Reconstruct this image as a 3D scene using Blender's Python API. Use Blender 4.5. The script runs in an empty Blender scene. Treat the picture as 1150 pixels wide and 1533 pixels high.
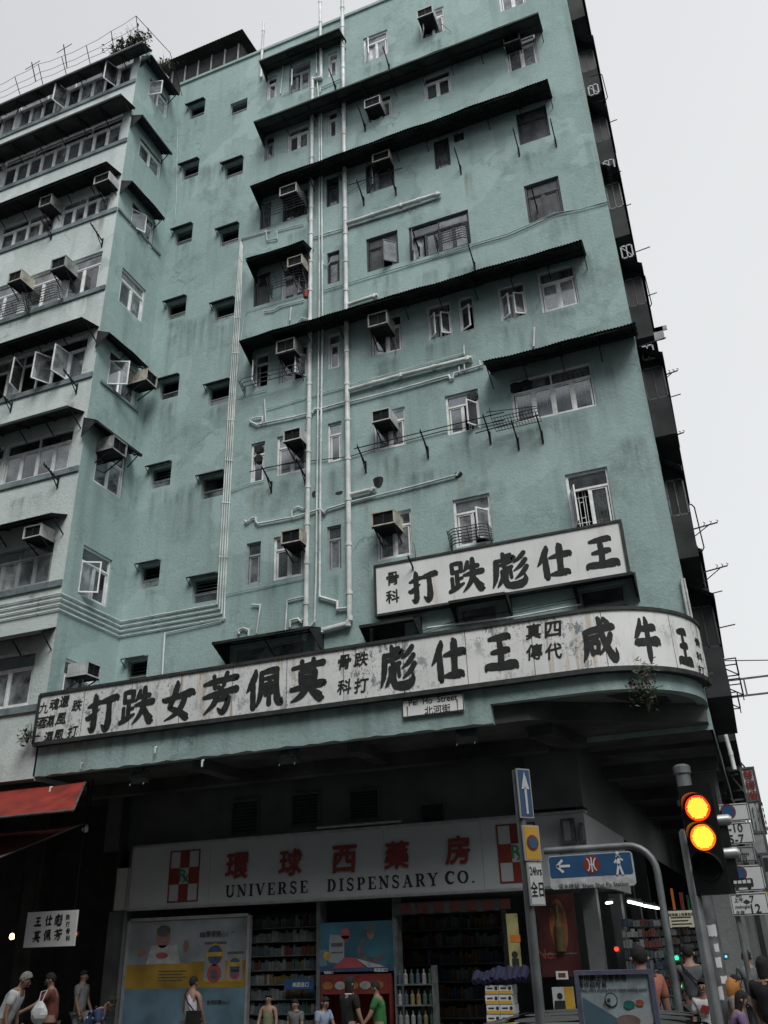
import bpy, bmesh, math, random
from mathutils import Vector, Matrix
random.seed(11)
S = bpy.context.scene
COL = S.collection
rad = math.radians

# ------------------------------------------------------------------ camera
CAMH = 2.0
R = Matrix(((0.9272312707, 0.1927474840, 0.3210772150),
            (0.3732122634, -0.4048706514, -0.8347408952),
            (-0.0308994661, 0.8938278151, -0.4473444535)))
FPX, CX, CY = 1288.49, 575.0, 766.5
cam = bpy.data.cameras.new('camera')
camo = bpy.data.objects.new('camera', cam)
COL.objects.link(camo)
cam.sensor_fit = 'VERTICAL'; cam.sensor_height = 24.0; cam.sensor_width = 18.0
cam.lens = 24.0 * FPX / 1533.0
cam.clip_start = 0.05; cam.clip_end = 2000
camo.matrix_world = Matrix.Translation((0, 0, CAMH)) @ R.to_4x4()
S.camera = camo

# ------------------------------------------------------------------ world, sun, exposure
SUN_EL, SUN_AZ = rad(52), rad(144)
w = bpy.data.worlds.new('World'); S.world = w; w.use_nodes = True
nt = w.node_tree; N = nt.nodes; L = nt.links
bg = N['Background']
sky = N.new('ShaderNodeTexSky'); sky.sky_type = 'NISHITA'; sky.sun_disc = False
sky.sun_elevation = SUN_EL; sky.sun_rotation = SUN_AZ; sky.air_density = 1.5; sky.dust_density = 4
tc = N.new('ShaderNodeTexCoord')
dot = N.new('ShaderNodeVectorMath'); dot.operation = 'DOT_PRODUCT'; dot.inputs[1].default_value = (0.80, 0.60, 0.0)
L.new(tc.outputs['Generated'], dot.inputs[0])
noi = N.new('ShaderNodeTexNoise'); noi.inputs['Scale'].default_value = 2.2; noi.inputs['Detail'].default_value = 4
L.new(tc.outputs['Generated'], noi.inputs['Vector'])
add = N.new('ShaderNodeMath'); add.operation = 'MULTIPLY_ADD'; add.inputs[1].default_value = 0.22
L.new(noi.outputs['Fac'], add.inputs[0]); L.new(dot.outputs['Value'], add.inputs[2])
mr = N.new('ShaderNodeMapRange'); mr.inputs[1].default_value = -0.3; mr.inputs[2].default_value = 0.75
L.new(add.outputs[0], mr.inputs[0])
ramp = N.new('ShaderNodeMix'); ramp.data_type = 'RGBA'
ramp.inputs[6].default_value = (3.9, 3.95, 4.05, 1); ramp.inputs[7].default_value = (5.1, 5.2, 5.22, 1)
L.new(mr.outputs[0], ramp.inputs[0])
mx = N.new('ShaderNodeMix'); mx.data_type = 'RGBA'; mx.inputs[0].default_value = 0.95
L.new(sky.outputs[0], mx.inputs[6]); L.new(ramp.outputs[2], mx.inputs[7]); L.new(mx.outputs[2], bg.inputs[0])
bg.inputs[1].default_value = 0.1
sun = bpy.data.lights.new('sun', 'SUN'); sun.energy = 1.5; sun.angle = rad(30); sun.color = (1, .985, .96)
suno = bpy.data.objects.new('sun', sun); COL.objects.link(suno)
suno.rotation_euler = (rad(38), 0, rad(36))
S.view_settings.view_transform = 'Standard'; S.view_settings.look = 'None'
S.view_settings.gamma = 1; S.view_settings.use_curve_mapping = False
S.view_settings.exposure = 0.72
S.render.engine = 'CYCLES'
S.cycles.max_bounces = 6; S.cycles.diffuse_bounces = 3; S.cycles.transparent_max_bounces = 12

# ------------------------------------------------------------------ helpers
def ray(px, py):
    return R @ Vector((px - CX, -(py - CY), -FPX))
def P(px, py, Y=None, X=None):
    """photo pixel to the point of a wall plane it lies on"""
    r = ray(px, py); t = (Y / r.y) if Y is not None else (X / r.x)
    return Vector((r.x * t, r.y * t, r.z * t + CAMH))

class MB:
    def __init__(s): s.v = []; s.f = []; s.m = []
    def face(s, pts, mi=0):
        b = len(s.v); s.v += [tuple(p) for p in pts]; s.f.append(list(range(b, b + len(pts)))); s.m.append(mi)
    def box(s, x0, y0, z0, x1, y1, z1, mi=0, T=None):
        b = len(s.v)
        ps = [(x0,y0,z0),(x1,y0,z0),(x1,y1,z0),(x0,y1,z0),(x0,y0,z1),(x1,y0,z1),(x1,y1,z1),(x0,y1,z1)]
        if T is not None: ps = [tuple(T @ Vector(p)) for p in ps]
        s.v += ps
        for q in ((0,3,2,1),(4,5,6,7),(0,1,5,4),(1,2,6,5),(2,3,7,6),(3,0,4,7)):
            s.f.append([b + i for i in q]); s.m.append(mi)
        return s
    def bar(s, a, b, w, h=None, mi=0):
        a = Vector(a); b = Vector(b); d = b - a; l = d.length
        if l < 1e-6: return s
        q = d.to_track_quat('X', 'Z').to_matrix().to_4x4(); T = Matrix.Translation(a) @ q
        h = h or w
        return s.box(0, -w/2, -h/2, l, w/2, h/2, mi, T)
    def tube(s, pts, r, n=8, mi=0, cap=True):
        pts = [Vector(p) for p in pts]; rings = []
        rr = r if isinstance(r, (list, tuple)) else [r] * len(pts)
        for i, p in enumerate(pts):
            d1 = (pts[i] - pts[i-1]).normalized() if i else (pts[1] - pts[0]).normalized()
            d2 = (pts[i+1] - pts[i]).normalized() if i < len(pts) - 1 else d1
            d = d1 + d2
            d = d.normalized() if d.length > 1e-4 else d1
            k = 1 / max(0.5, math.sqrt(max(.01, (1 + d1.dot(d2)) / 2)))
            if i == 0:
                u = d.orthogonal().normalized()
            else:
                u = (u - d * u.dot(d)); u = u.normalized() if u.length > 1e-4 else d.orthogonal().normalized()
            v2 = d.cross(u); b = len(s.v); rings.append(b)
            for j in range(n):
                a = 2 * math.pi * j / n
                s.v.append(tuple(p + (u * math.cos(a) + v2 * math.sin(a)) * rr[i] * (k if 0 < i < len(pts) - 1 else 1)))
        for i in range(len(rings) - 1):
            for j in range(n):
                s.f.append([rings[i] + j, rings[i] + (j+1) % n, rings[i+1] + (j+1) % n, rings[i+1] + j]); s.m.append(mi)
        if cap:
            s.f.append([rings[0] + j for j in range(n)][::-1]); s.m.append(mi)
            s.f.append([rings[-1] + j for j in range(n)]); s.m.append(mi)
        return s
    def disc(s, c, r, y, n=20, mi=0, sx=1, sz=1):
        s.face([(c[0] + r*sx*math.cos(2*math.pi*k/n), y, c[1] + r*sz*math.sin(2*math.pi*k/n)) for k in range(n)], mi)
    def add(s, vs, fs, mi=0, fn=None):
        b = len(s.v); s.v += [tuple(fn(Vector(v))) if fn else tuple(v) for v in vs]
        s.f += [[b + i for i in f] for f in fs]; s.m += [mi] * len(fs)
        return s
    def mesh(s, name, mats, smooth=False):
        me = bpy.data.meshes.new(name); me.from_pydata(s.v, [], s.f)
        for m in mats: me.materials.append(m)
        if len(mats) > 1: me.polygons.foreach_set('material_index', s.m)
        if smooth:
            me.polygons.foreach_set('use_smooth', [True] * len(me.polygons))
            try: me.set_sharp_from_angle(angle=rad(40))
            except Exception: pass
        me.update(); return me
    def build(s, name, mats, parent=None, loc=None, rz=0, smooth=False, **tags):
        if not isinstance(mats, (list, tuple)): mats = [mats]
        return put(s.mesh(name, mats, smooth), name, parent, loc, rz, **tags)

WL = {}
def put(me, name, parent=None, loc=None, rz=0, **tags):
    """loc None: mesh is already in the parent's frame; else loc is a world position"""
    o = bpy.data.objects.new(name, me); COL.objects.link(o)
    if parent is not None:
        o.parent = parent
        if loc is not None: o.location = Vector(loc) - WL.get(parent.name, Vector((0,0,0)))
    elif loc is not None: o.location = loc
    WL[o.name] = Vector(loc) if loc is not None else WL.get(parent.name, Vector((0,0,0))) if parent else Vector((0,0,0))
    o.rotation_euler = (0, 0, rz)
    for k, v in tags.items(): o[k] = v
    return o
def thing(name, label, cat, loc=(0,0,0), rz=0, group=None):
    t = {'label': label, 'category': cat}
    if group: t['group'] = group
    return put(None, name, None, loc, rz, **t)
def clone(root, loc, label, rz=0):
    r = root.copy(); COL.objects.link(r); r.location = loc; r.rotation_euler = (0,0,rz); r['label'] = label
    for ch in list(root.children):
        c = ch.copy(); COL.objects.link(c); c.parent = r
        for g in ch.children:
            d = g.copy(); COL.objects.link(d); d.parent = c
    return r

# ------------------------------------------------------------------ materials
def mat(name, col, rough=.7, metal=0, var=.12, scale=3.0, bump=0, bscale=40, emit=None, spec=.4):
    m = bpy.data.materials.new(name); m.use_nodes = True
    n = m.node_tree.nodes; l = m.node_tree.links; b = n['Principled BSDF']
    b.inputs['Roughness'].default_value = rough; b.inputs['Metallic'].default_value = metal
    b.inputs['Specular IOR Level'].default_value = spec
    c = (*col, 1)
    t = n.new('ShaderNodeTexCoord')
    if var:
        no = n.new('ShaderNodeTexNoise'); no.inputs['Scale'].default_value = scale; no.inputs['Detail'].default_value = 6
        l.new(t.outputs['Object'], no.inputs['Vector'])
        r = n.new('ShaderNodeMapRange'); r.inputs[1].default_value = .3; r.inputs[2].default_value = .7
        r.inputs[3].default_value = 1 - var*1.6; r.inputs[4].default_value = 1 + var
        l.new(no.outputs['Fac'], r.inputs[0])
        mm = n.new('ShaderNodeVectorMath'); mm.operation = 'SCALE'; mm.inputs[0].default_value = col
        l.new(r.outputs[0], mm.inputs['Scale']); l.new(mm.outputs[0], b.inputs['Base Color'])
    else: b.inputs['Base Color'].default_value = c
    if bump:
        no2 = n.new('ShaderNodeTexNoise'); no2.inputs['Scale'].default_value = bscale; no2.inputs['Detail'].default_value = 5
        l.new(t.outputs['Object'], no2.inputs['Vector'])
        bp = n.new('ShaderNodeBump'); bp.inputs['Strength'].default_value = bump; bp.inputs['Distance'].default_value = .02
        l.new(no2.outputs['Fac'], bp.inputs['Height']); l.new(bp.outputs[0], b.inputs['Normal'])
    if emit:
        b.inputs['Emission Color'].default_value = (*emit[0], 1); b.inputs['Emission Strength'].default_value = emit[1]
    return m

def mixrgb(n, l, a, b, fac, blend='MIX'):
    m = n.new('ShaderNodeMix'); m.data_type = 'RGBA'; m.blend_type = blend
    for k, v in ((6, a), (7, b)):
        if hasattr(v, 'is_output') or isinstance(v, bpy.types.NodeSocket): l.new(v, m.inputs[k])
        else: m.inputs[k].default_value = (*v, 1)
    if isinstance(fac, bpy.types.NodeSocket): l.new(fac, m.inputs[0])
    else: m.inputs[0].default_value = fac
    return m.outputs[2]
def noise_fac(n, l, vec, scale, lo, hi, detail=6, rough=.55):
    no = n.new('ShaderNodeTexNoise'); no.inputs['Scale'].default_value = scale; no.inputs['Detail'].default_value = detail
    no.inputs['Roughness'].default_value = rough
    l.new(vec, no.inputs['Vector'])
    r = n.new('ShaderNodeMapRange'); r.inputs[1].default_value = lo; r.inputs[2].default_value = hi
    l.new(no.outputs['Fac'], r.inputs[0]); return r.outputs[0], no
def scaled(n, l, vec, sc, loc=(0,0,0)):
    mp = n.new('ShaderNodeMapping'); mp.inputs['Scale'].default_value = sc; mp.inputs['Location'].default_value = loc
    l.new(vec, mp.inputs['Vector']); return mp.outputs[0]
def mul(n, l, a, k):
    m = n.new('ShaderNodeMath'); m.operation = 'MULTIPLY'; l.new(a, m.inputs[0])
    if isinstance(k, bpy.types.NodeSocket): l.new(k, m.inputs[1])
    else: m.inputs[1].default_value = k
    return m.outputs[0]

def stucco(name, base, light, stain, stainamt=.6, streak=.55):
    m = bpy.data.materials.new(name); m.use_nodes = True
    n = m.node_tree.nodes; l = m.node_tree.links; b = n['Principled BSDF']
    g = n.new('ShaderNodeNewGeometry'); pos = g.outputs['Position']
    f1, _ = noise_fac(n, l, pos, .35, .3, .72, 8, .6)
    c = mixrgb(n, l, base, light, f1)
    f2, _ = noise_fac(n, l, scaled(n, l, pos, (1.6, 1.6, .13)), 1.3, .52, .78, 7)      # rain streaks
    c = mixrgb(n, l, c, stain, mul(n, l, f2, streak))
    f3, _ = noise_fac(n, l, scaled(n, l, pos, (1, 1, 1), (7, 3, 9)), .8, .53, .74, 10, .74)   # mould patches
    c = mixrgb(n, l, c, stain, mul(n, l, f3, stainamt))
    f4, _ = noise_fac(n, l, pos, 7, .35, .7, 5, .75)
    c = mixrgb(n, l, c, tuple(x * .78 for x in base), mul(n, l, f4, .45))
    f5, _ = noise_fac(n, l, scaled(n, l, pos, (.5, .5, .5), (31, 5, 2)), .9, .58, .60, 3)
    c = mixrgb(n, l, c, tuple(x * 1.12 for x in light), mul(n, l, f5, .38))
    rust, _ = noise_fac(n, l, scaled(n, l, pos, (5, 5, .25), (2, 8, 4)), 1, .68, .8, 4)
    c = mixrgb(n, l, c, (.28, .2, .1), mul(n, l, rust, .35))
    f6, _ = noise_fac(n, l, pos, 45, .3, .75, 2)
    c = mixrgb(n, l, c, tuple(x * .7 for x in base), mul(n, l, f6, .22))
    # hairline cracks
    vo = n.new('ShaderNodeTexVoronoi'); vo.feature = 'DISTANCE_TO_EDGE'; vo.inputs['Scale'].default_value = .33
    wn = n.new('ShaderNodeTexNoise'); wn.inputs['Scale'].default_value = 1.8; wn.inputs['Detail'].default_value = 6
    l.new(pos, wn.inputs['Vector'])
    va = n.new('ShaderNodeVectorMath'); va.operation = 'MULTIPLY_ADD'; va.inputs[1].default_value = (1.3, 1.3, 1.3)
    l.new(wn.outputs['Color'], va.inputs[0]); l.new(pos, va.inputs[2]); l.new(va.outputs[0], vo.inputs['Vector'])
    cr = n.new('ShaderNodeMapRange'); cr.inputs[1].default_value = 0; cr.inputs[2].default_value = .012
    cr.inputs[3].default_value = 1; cr.inputs[4].default_value = 0
    l.new(vo.outputs['Distance'], cr.inputs[0])
    msk, _ = noise_fac(n, l, pos, .5, .56, .66, 2)
    c = mixrgb(n, l, c, tuple(x * .4 for x in base), mul(n, l, mul(n, l, cr.outputs[0], msk), .6))
    l.new(c, b.inputs['Base Color'])
    b.inputs['Roughness'].default_value = .92; b.inputs['Specular IOR Level'].default_value = .2
    bn, _no = noise_fac(n, l, pos, 14, 0, 1, 8, .7)
    bp = n.new('ShaderNodeBump'); bp.inputs['Strength'].default_value = .55; bp.inputs['Distance'].default_value = .03
    l.new(bn, bp.inputs['Height'])
    l.new(bp.outputs[0], b.inputs['Normal'])
    return m

GREEN = stucco('green_stucco', (.305, .43, .418), (.425, .56, .545), (.15, .20, .185), .8, .65)
WHITE = stucco('white_stucco', (.58, .67, .655), (.74, .815, .80), (.33, .38, .365), .5, .5)
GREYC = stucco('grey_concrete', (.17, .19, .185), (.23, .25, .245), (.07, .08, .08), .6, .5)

def signboard(name, worn):
    m = bpy.data.materials.new(name); m.use_nodes = True
    n = m.node_tree.nodes; l = m.node_tree.links; b = n['Principled BSDF']
    g = n.new('ShaderNodeNewGeometry'); pos = g.outputs['Position']
    f, _ = noise_fac(n, l, pos, 1.5, .3, .7)
    c = mixrgb(n, l, (.68, .70, .70), (.82, .83, .82), f)
    f, _ = noise_fac(n, l, scaled(n, l, pos, (9, 9, .8)), 1, .58, .8, 5)
    c = mixrgb(n, l, c, (.36, .33, .29), mul(n, l, f, .5 if worn else .2))
    f, _ = noise_fac(n, l, scaled(n, l, pos, (5, 5, .45), (3, 1, 6)), 1, .60, .74, 3)
    c = mixrgb(n, l, c, (.42, .27, .13), mul(n, l, f, .85 if worn else .3))
    if worn:
        big, _ = noise_fac(n, l, scaled(n, l, pos, (1, 1, .8), (0, 0, 3)), .6, .40, .58, 3)
        f, _ = noise_fac(n, l, scaled(n, l, pos, (3.5, 3.5, 2)), 1.5, .53, .57, 10, .75)
        c = mixrgb(n, l, c, (.17, .19, .20), mul(n, l, mul(n, l, f, big), .9))
        f, _ = noise_fac(n, l, pos, 16, .58, .62, 5, .8)
        c = mixrgb(n, l, c, (.10, .11, .11), mul(n, l, mul(n, l, f, big), .9))
    l.new(c, b.inputs['Base Color']); b.inputs['Roughness'].default_value = .65
    return m
SIGN_OLD = signboard('worn_sign_paint', True); SIGN_NEW = signboard('sign_paint', False)

M = dict(
    wframe=mat('white_window_frame', (.84, .86, .86), .5, 0, .15, 6),
    gframe=mat('grey_window_frame', (.36, .39, .395), .5, .2, .15, 6),
    dframe=mat('dark_window_frame', (.055, .06, .065), .45, .3, .2, 6),
    bracket=mat('black_iron', (.022, .022, .024), .6, .6, .3, 15),
    rail=mat('grey_rail', (.13, .14, .145), .5, .6, .3, 12),
    pipe=mat('pipe_paint', (.66, .70, .69), .45, 0, .22, 2.5),
    pipeg=mat('pipe_green', (.38, .50, .475), .5, 0, .2, 3),
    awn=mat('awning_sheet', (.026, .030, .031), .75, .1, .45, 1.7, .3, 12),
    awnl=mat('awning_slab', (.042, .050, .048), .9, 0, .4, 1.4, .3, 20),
    acbody=mat('ac_casing', (.50, .53, .52), .55, 0, .2, 3),
    accream=mat('ac_casing_cream', (.46, .45, .38), .6, 0, .3, 5), acold=mat('ac_casing_old', (.30, .33, .32), .7, 0, .4, 5),
    acdark=mat('ac_grille', (.028, .032, .034), .6, .3, .3, 8),
    ink=mat('black_sign_ink', (.020, .022, .022), .75, 0, .3, 9),
    rim=mat('sign_rim', (.045, .05, .05), .7, .2, .3, 5),
    curtain=mat('curtain_cloth', (.76, .79, .80), .9, 0, .35, 2.2),
    curtain2=mat('faded_curtain', (.42, .46, .49), .9, 0, .4, 3),
    redcloth=mat('red_curtain', (.5, .06, .05), .9, 0, .3, 5),
    teal=mat('teal_blind', (.10, .46, .45), .8, 0, .25, 2),
    tarp=mat('old_paper', (.20, .215, .16), .95, 0, .5, 3),
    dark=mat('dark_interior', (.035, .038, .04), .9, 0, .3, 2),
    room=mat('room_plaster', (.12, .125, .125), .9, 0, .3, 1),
    sill=mat('sill_paint', (.20, .25, .26), .8, 0, .3, 3),
    roofm=mat('roof_felt', (.06, .065, .065), .95, 0, .3, 1),
    leaf=mat('leaf', (.035, .06, .028), .6, 0, .5, 9),
    twig=mat('twig', (.05, .04, .03), .9, 0, .3, 9),
    flower=mat('pink_petals', (.45, .10, .2), .7, 0, .2, 9),
    skin=mat('skin', (.25, .15, .11), .55, 0, .08, 6),
    hair=mat('black_hair', (.012, .011, .011), .85, 0, .3, 30, .3, 60),
    ghair=mat('grey_hair', (.22, .21, .20), .6, 0, .3, 30, .3, 60),
    asphalt=mat('asphalt', (.05, .051, .052), .9, 0, .25, 2, .4, 60),
    paving=mat('paving', (.17, .17, .165), .85, 0, .2, 3, .2, 30),
    kerb=mat('kerb_stone', (.28, .28, .27), .8, 0, .2, 3),
    yellow=mat('road_yellow', (.6, .42, .06), .7),
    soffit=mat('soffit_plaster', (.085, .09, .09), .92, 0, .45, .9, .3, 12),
    shopsign=mat('shop_sign_white', (.42, .45, .465), .35, 0, .06, 1),
    red=mat('sign_red', (.19, .03, .025), .5, 0, .1, 4),
    redawn=mat('red_awning', (.27, .03, .02), .75, 0, .3, 2),
    blue=mat('sign_blue', (.025, .075, .17), .4, 0, .08, 4),
    green=mat('sign_green', (.03, .20, .10), .5, 0, .1, 4),
    white=mat('white_print', (.55, .57, .58), .5, 0, .06, 4),
    yprint=mat('yellow_print', (.55, .33, .04), .5, 0, .1, 4),
    orange=mat('orange_print', (.6, .17, .03), .5, 0, .1, 4),
    galv=mat('galvanised_post', (.17, .185, .19), .5, .4, .25, 5),
    galvd=mat('dark_post', (.10, .115, .115), .6, .2, .3, 5),
    alum=mat('aluminium_back', (.42, .43, .44), .45, .6, .15, 5),
    blackp=mat('black_plastic', (.014, .015, .016), .45, 0, .2, 8),
    tyre=mat('tyre', (.02, .02, .02), .8), carp=mat('grey_car_paint', (.12, .135, .13), .35, .3, .04, 2),
    tile=mat('shop_tile', (.11, .12, .125), .5, 0, .15, 2),
)
def glass_mat(name, tint, refl):
    m = bpy.data.materials.new(name); m.use_nodes = True
    n = m.node_tree.nodes; l = m.node_tree.links; n.remove(n['Principled BSDF'])
    out = n['Material Output']; tr = n.new('ShaderNodeBsdfTransparent'); tr.inputs[0].default_value = (*tint, 1)
    gl = n.new('ShaderNodeBsdfGlossy'); gl.inputs['Roughness'].default_value = .06; gl.inputs[0].default_value = (.85, .9, .92, 1)
    df = n.new('ShaderNodeBsdfDiffuse'); df.inputs[0].default_value = (.50, .54, .56, 1)
    g = n.new('ShaderNodeNewGeometry')
    f, _ = noise_fac(n, l, g.outputs['Position'], 2.5, .3, .75, 5)
    oi = n.new('ShaderNodeObjectInfo'); rr_ = n.new('ShaderNodeMapRange'); rr_.inputs[1].default_value = .25; rr_.inputs[2].default_value = 1; rr_.inputs[3].default_value = .25; rr_.inputs[4].default_value = 1.0; l.new(oi.outputs['Random'], rr_.inputs[0])
    ms = n.new('ShaderNodeMixShader'); l.new(mul(n, l, f, rr_.outputs[0]), ms.inputs[0]); l.new(tr.outputs[0], ms.inputs[1]); l.new(df.outputs[0], ms.inputs[2])
    fr = n.new('ShaderNodeFresnel'); fr.inputs[0].default_value = 1.5
    ad = n.new('ShaderNodeMath'); ad.operation = 'MULTIPLY_ADD'; ad.inputs[1].default_value = 1.0; ad.inputs[2].default_value = refl
    l.new(fr.outputs[0], ad.inputs[0])
    m2 = n.new('ShaderNodeMixShader'); l.new(ad.outputs[0], m2.inputs[0]); l.new(ms.outputs[0], m2.inputs[1]); l.new(gl.outputs[0], m2.inputs[2])
    l.new(m2.outputs[0], out.inputs[0]); return m
GLASS = glass_mat('window_glass', (.95, .97, .98), .10)
SCREEN = mat('dark_screen', (.065,.075,.08), .6, 0, .35, 4)
def emis(name, col, st):
    m = bpy.data.materials.new(name); m.use_nodes = True; b = m.node_tree.nodes['Principled BSDF']
    b.inputs['Base Color'].default_value = (*col, 1); b.inputs['Emission Color'].default_value = (*col, 1); b.inputs['Emission Strength'].default_value = st
    return m
_cl = {}
def cloth(c, r=.85):
    k = tuple(c)
    if k not in _cl: _cl[k] = mat('cloth_%d' % len(_cl), c, r, 0, .2, 7, .6, 9)
    return _cl[k]

# ------------------------------------------------------------------ lettering (built-in font) turned into meshes
TXT = {}
def glyphs(keys):
    objs = []
    for (s, off, bold) in keys:
        cu = bpy.data.curves.new('t', 'FONT'); cu.body = s; cu.size = 1; cu.offset = 0; cu.resolution_u = 3
        cu.align_x = 'CENTER'; cu.extrude = 0
        o = bpy.data.objects.new('t', cu); COL.objects.link(o); objs.append(((s, off), o))
    return objs
KEYS = []
def want(s, off=0.0): KEYS.append((s, off, 0))
for c in '骨科魂還跌酒濕風打真四傳代': want(c, .012)
for c in '打跌女芳佩莫彪仕王咸牛': want(c, .024)
for c in '環球西藥房發得順': want(c, .018)
for c in ['Pei  Ho  Street', '北河街', 'R', 'x', '24hrs', '全日', '深水埗站  Sham Shui Po Station', '使用網上投寄表格', '寄件話咁易',
          'Using online posting forms makes posting easier', '上網', 'Click', 'BB學得開心！”', '全港銷量No.1', '美國進口', '7-10', 'pm', '下午', '5-7', 'Except',
          'Sundays', '假日', 'am', '上午', '7', 'midnight', '午夜', '12', 'No.1', '深水埗汽車', '九', '跌打骨科', '王仕彪', '莫佩芳', '同樂', 'P']:
    want(c, .004)
want('UNIVERSE', .0); 
KEYS = list(dict.fromkeys(KEYS))

# ------------------------------------------------------------------ people: skinned skeletons
PEOPLE = []   # filled below, harvested in one depsgraph pass
def skel(chains, rads, root=0):
    """chains: list of joint lists [(x,y,z,r)...]; the first joint of later chains may name an index (int) of an existing joint"""
    vs, es, rs = [], [], []
    for ch in chains:
        prev = None
        for j in ch:
            if isinstance(j, int): prev = j; continue
            vs.append(j[:3]); rs.append(j[3]); i = len(vs) - 1
            if prev is not None: es.append((prev, i))
            prev = i
    me = bpy.data.meshes.new('sk'); bm = bmesh.new()
    ly = bm.verts.layers.skin.verify()
    bv = [bm.verts.new(v) for v in vs]
    for b_, r_ in zip(bv, rs): b_[ly].radius = (r_, r_)
    bv[root][ly].use_root = True
    for e in es: bm.edges.new((bv[e[0]], bv[e[1]]))
    bm.to_mesh(me); bm.free()
    o = bpy.data.objects.new('sk', me); COL.objects.link(o)
    md = o.modifiers.new('s', 'SKIN'); md.use_smooth_shade = True
    sb = o.modifiers.new('d', 'SUBSURF'); sb.levels = 1; sb.render_levels = 1
    return o

def person(label, px, py, Y, h=1.68, rz=0, lean=0, shirt=(.5,.5,.5), pants=(.05,.06,.08), hair='hair', arm=(0,0), sleeveless=False,
           bag=None, longhair=False, headz=None, extra=None, seat=False):
    """px,py: the head's middle in the photo, Y: how far it stands; rz=0 faces the camera"""
    p = P(px, py, Y=Y); a = rad(lean); s = p.z / (.93 + .67 * math.cos(a) - .02 * math.sin(a))   # feet on the ground, head on its place
    def B(x, y, z):   # bend the upper body forward (-y) about the hips
        z0 = .93
        if z > z0:
            dy, dz = y, z - z0
            y, z = dy * math.cos(a) - dz * math.sin(a), z0 + dz * math.cos(a) + dy * math.sin(a)
        return x * s, y * s, z * s
    J = lambda x, y, z, r: (*B(x, y, z), r * s)
    arms = []
    for sg, up in ((-1, arm[0]), (1, arm[1])):
        sh = (sg*.175, 0, 1.40); u = rad(up)
        el = (sg*.225, -.27*math.sin(u), 1.40 - .27*math.cos(u)); fo = rad(up + 18)
        wr = (sg*.225, el[1] - .24*math.sin(fo), el[2] - .24*math.cos(fo))
        ha = (sg*.22, wr[1] - .08*math.sin(fo), wr[2] - .08*math.cos(fo))
        arms.append((sh, el, wr, ha, fo, sg))
    spine = [J(0,0,.93,.135), J(0,0,1.08,.125), J(0,.0,1.25,.14), J(0,.0,1.39,.11), J(0,-.005,1.47,.056), J(0,-.015,1.53,.06), J(0,-.025,1.60,.094), J(0,-.02,1.66,.082)]
    ch = [spine]
    for (sh, el, wr, ha, fo, sg) in arms:
        ch.append([3, J(*sh, .062), J(*el, .043), J(*wr, .029), J(*ha, .036)])
    for sg in (-1, 1):
        ch.append([0, J(sg*.09,0,.86,.095), J(sg*.10,-.01,.49,.062), J(sg*.105,.02,.11,.042), J(sg*.11,-.12,.045,.035)])
    body = skel(ch, None)
    sc = [[J(0,0,.88,.155), J(0,0,1.08,.142), J(0,0,1.25,.155), J(0,0,1.385,.122), J(0,-.002,1.425,.07)]]
    if not sleeveless:
        for (sh, el, wr, ha, fo, sg) in arms:
            m_ = tuple(sh[i]*.3 + el[i]*.7 for i in range(3))
            sc.append([3, J(*sh, .078), J(*m_, .066)])
    so = skel(sc, None)
    pc = [[J(0,0,.93,.142)]]
    for sg in (-1, 1): pc.append([0, J(sg*.092,0,.84,.108), J(sg*.10,-.01,.49,.078), J(sg*.105,.02,.13,.066)])
    po = skel(pc, None)
    # the standing point: put the head on the ray, feet on the ground
    hx, hy, hz = B(0, -.02, 1.60)
    c, sn = math.cos(rz), math.sin(rz)
    base = Vector((p.x - (hx*c - hy*sn), p.y - (hx*sn + hy*c), 0.0))
    PEOPLE.append(dict(label=label, base=base, rz=rz, body=body, shirt=so, pants=po, B=B, s=s, arms=arms, c=(shirt, pants, hair), bag=bag,
                       longhair=longhair, extra=extra, a=a))

# --- the people of the photograph
person('stooping grey-haired man in a white short-sleeved shirt near the red awnings', 38, 1468, 13.2, 1.66, rad(115), 24, (.62,.64,.66), (.06,.07,.09), 'ghair', (10, 15), headz=.0)
person('person in a rust-brown top holding up a white plastic bag', 76, 1468, 14.3, 1.60, rad(-60), 6, (.20,.07,.05), (.05,.05,.06), arm=(15, 55), extra='plastic')
person('man in a pale grey shirt standing alone in the dark shop entrance', 126, 1462, 17.2, 1.62, rad(100), 0, (.26,.28,.29), (.17,.18,.18), arm=(5, 10))
person('person bending over in a navy blouse printed with white stars', 165, 1502, 13.4, 1.60, rad(110), 42, (.035,.07,.16), (.03,.03,.04), arm=(50, 40), extra='stars')
person('woman in a white sleeveless top seen from behind with a black shoulder bag', 290, 1472, 15.6, 1.58, rad(172), 0, (.55,.54,.60), (.04,.04,.05), arm=(8, 8), sleeveless=True, bag=(.012,.012,.012))
person('man in an olive sleeveless vest facing the street by the medicine shelves', 402, 1496, 15.8, 1.55, rad(10), 0, (.19,.22,.12), (.05,.05,.05), arm=(12, 5), sleeveless=True)
person('round-faced man in a plain grey T-shirt below the small blue shelf sign', 442, 1504, 15.4, 1.50, rad(-8), 5, (.17,.18,.18), (.05,.05,.06), arm=(10, 15))
person('woman with dark bobbed hair and a pale blue blouse looking down', 487, 1502, 14.6, 1.48, rad(70), 12, (.30,.38,.52), (.04,.04,.06), arm=(20, 35), longhair=True)
person('tall dark-haired woman in a black top with a white collar', 524, 1474, 14.2, 1.62, rad(150), 0, (.014,.015,.016), (.02,.02,.02), arm=(10, 25), longhair=True, extra='collar')
person('man in a bright green T-shirt beside the red drinks fridge', 562, 1480, 14.9, 1.60, rad(-80), 6, (.04,.20,.06), (.05,.05,.06), arm=(12, 30))
person('man in a salmon pink shirt standing behind the postal poster', 957, 1436, 11.5, 1.70, rad(205), 0, (.42,.16,.11), (.09,.09,.09), arm=(5, 10))
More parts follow.
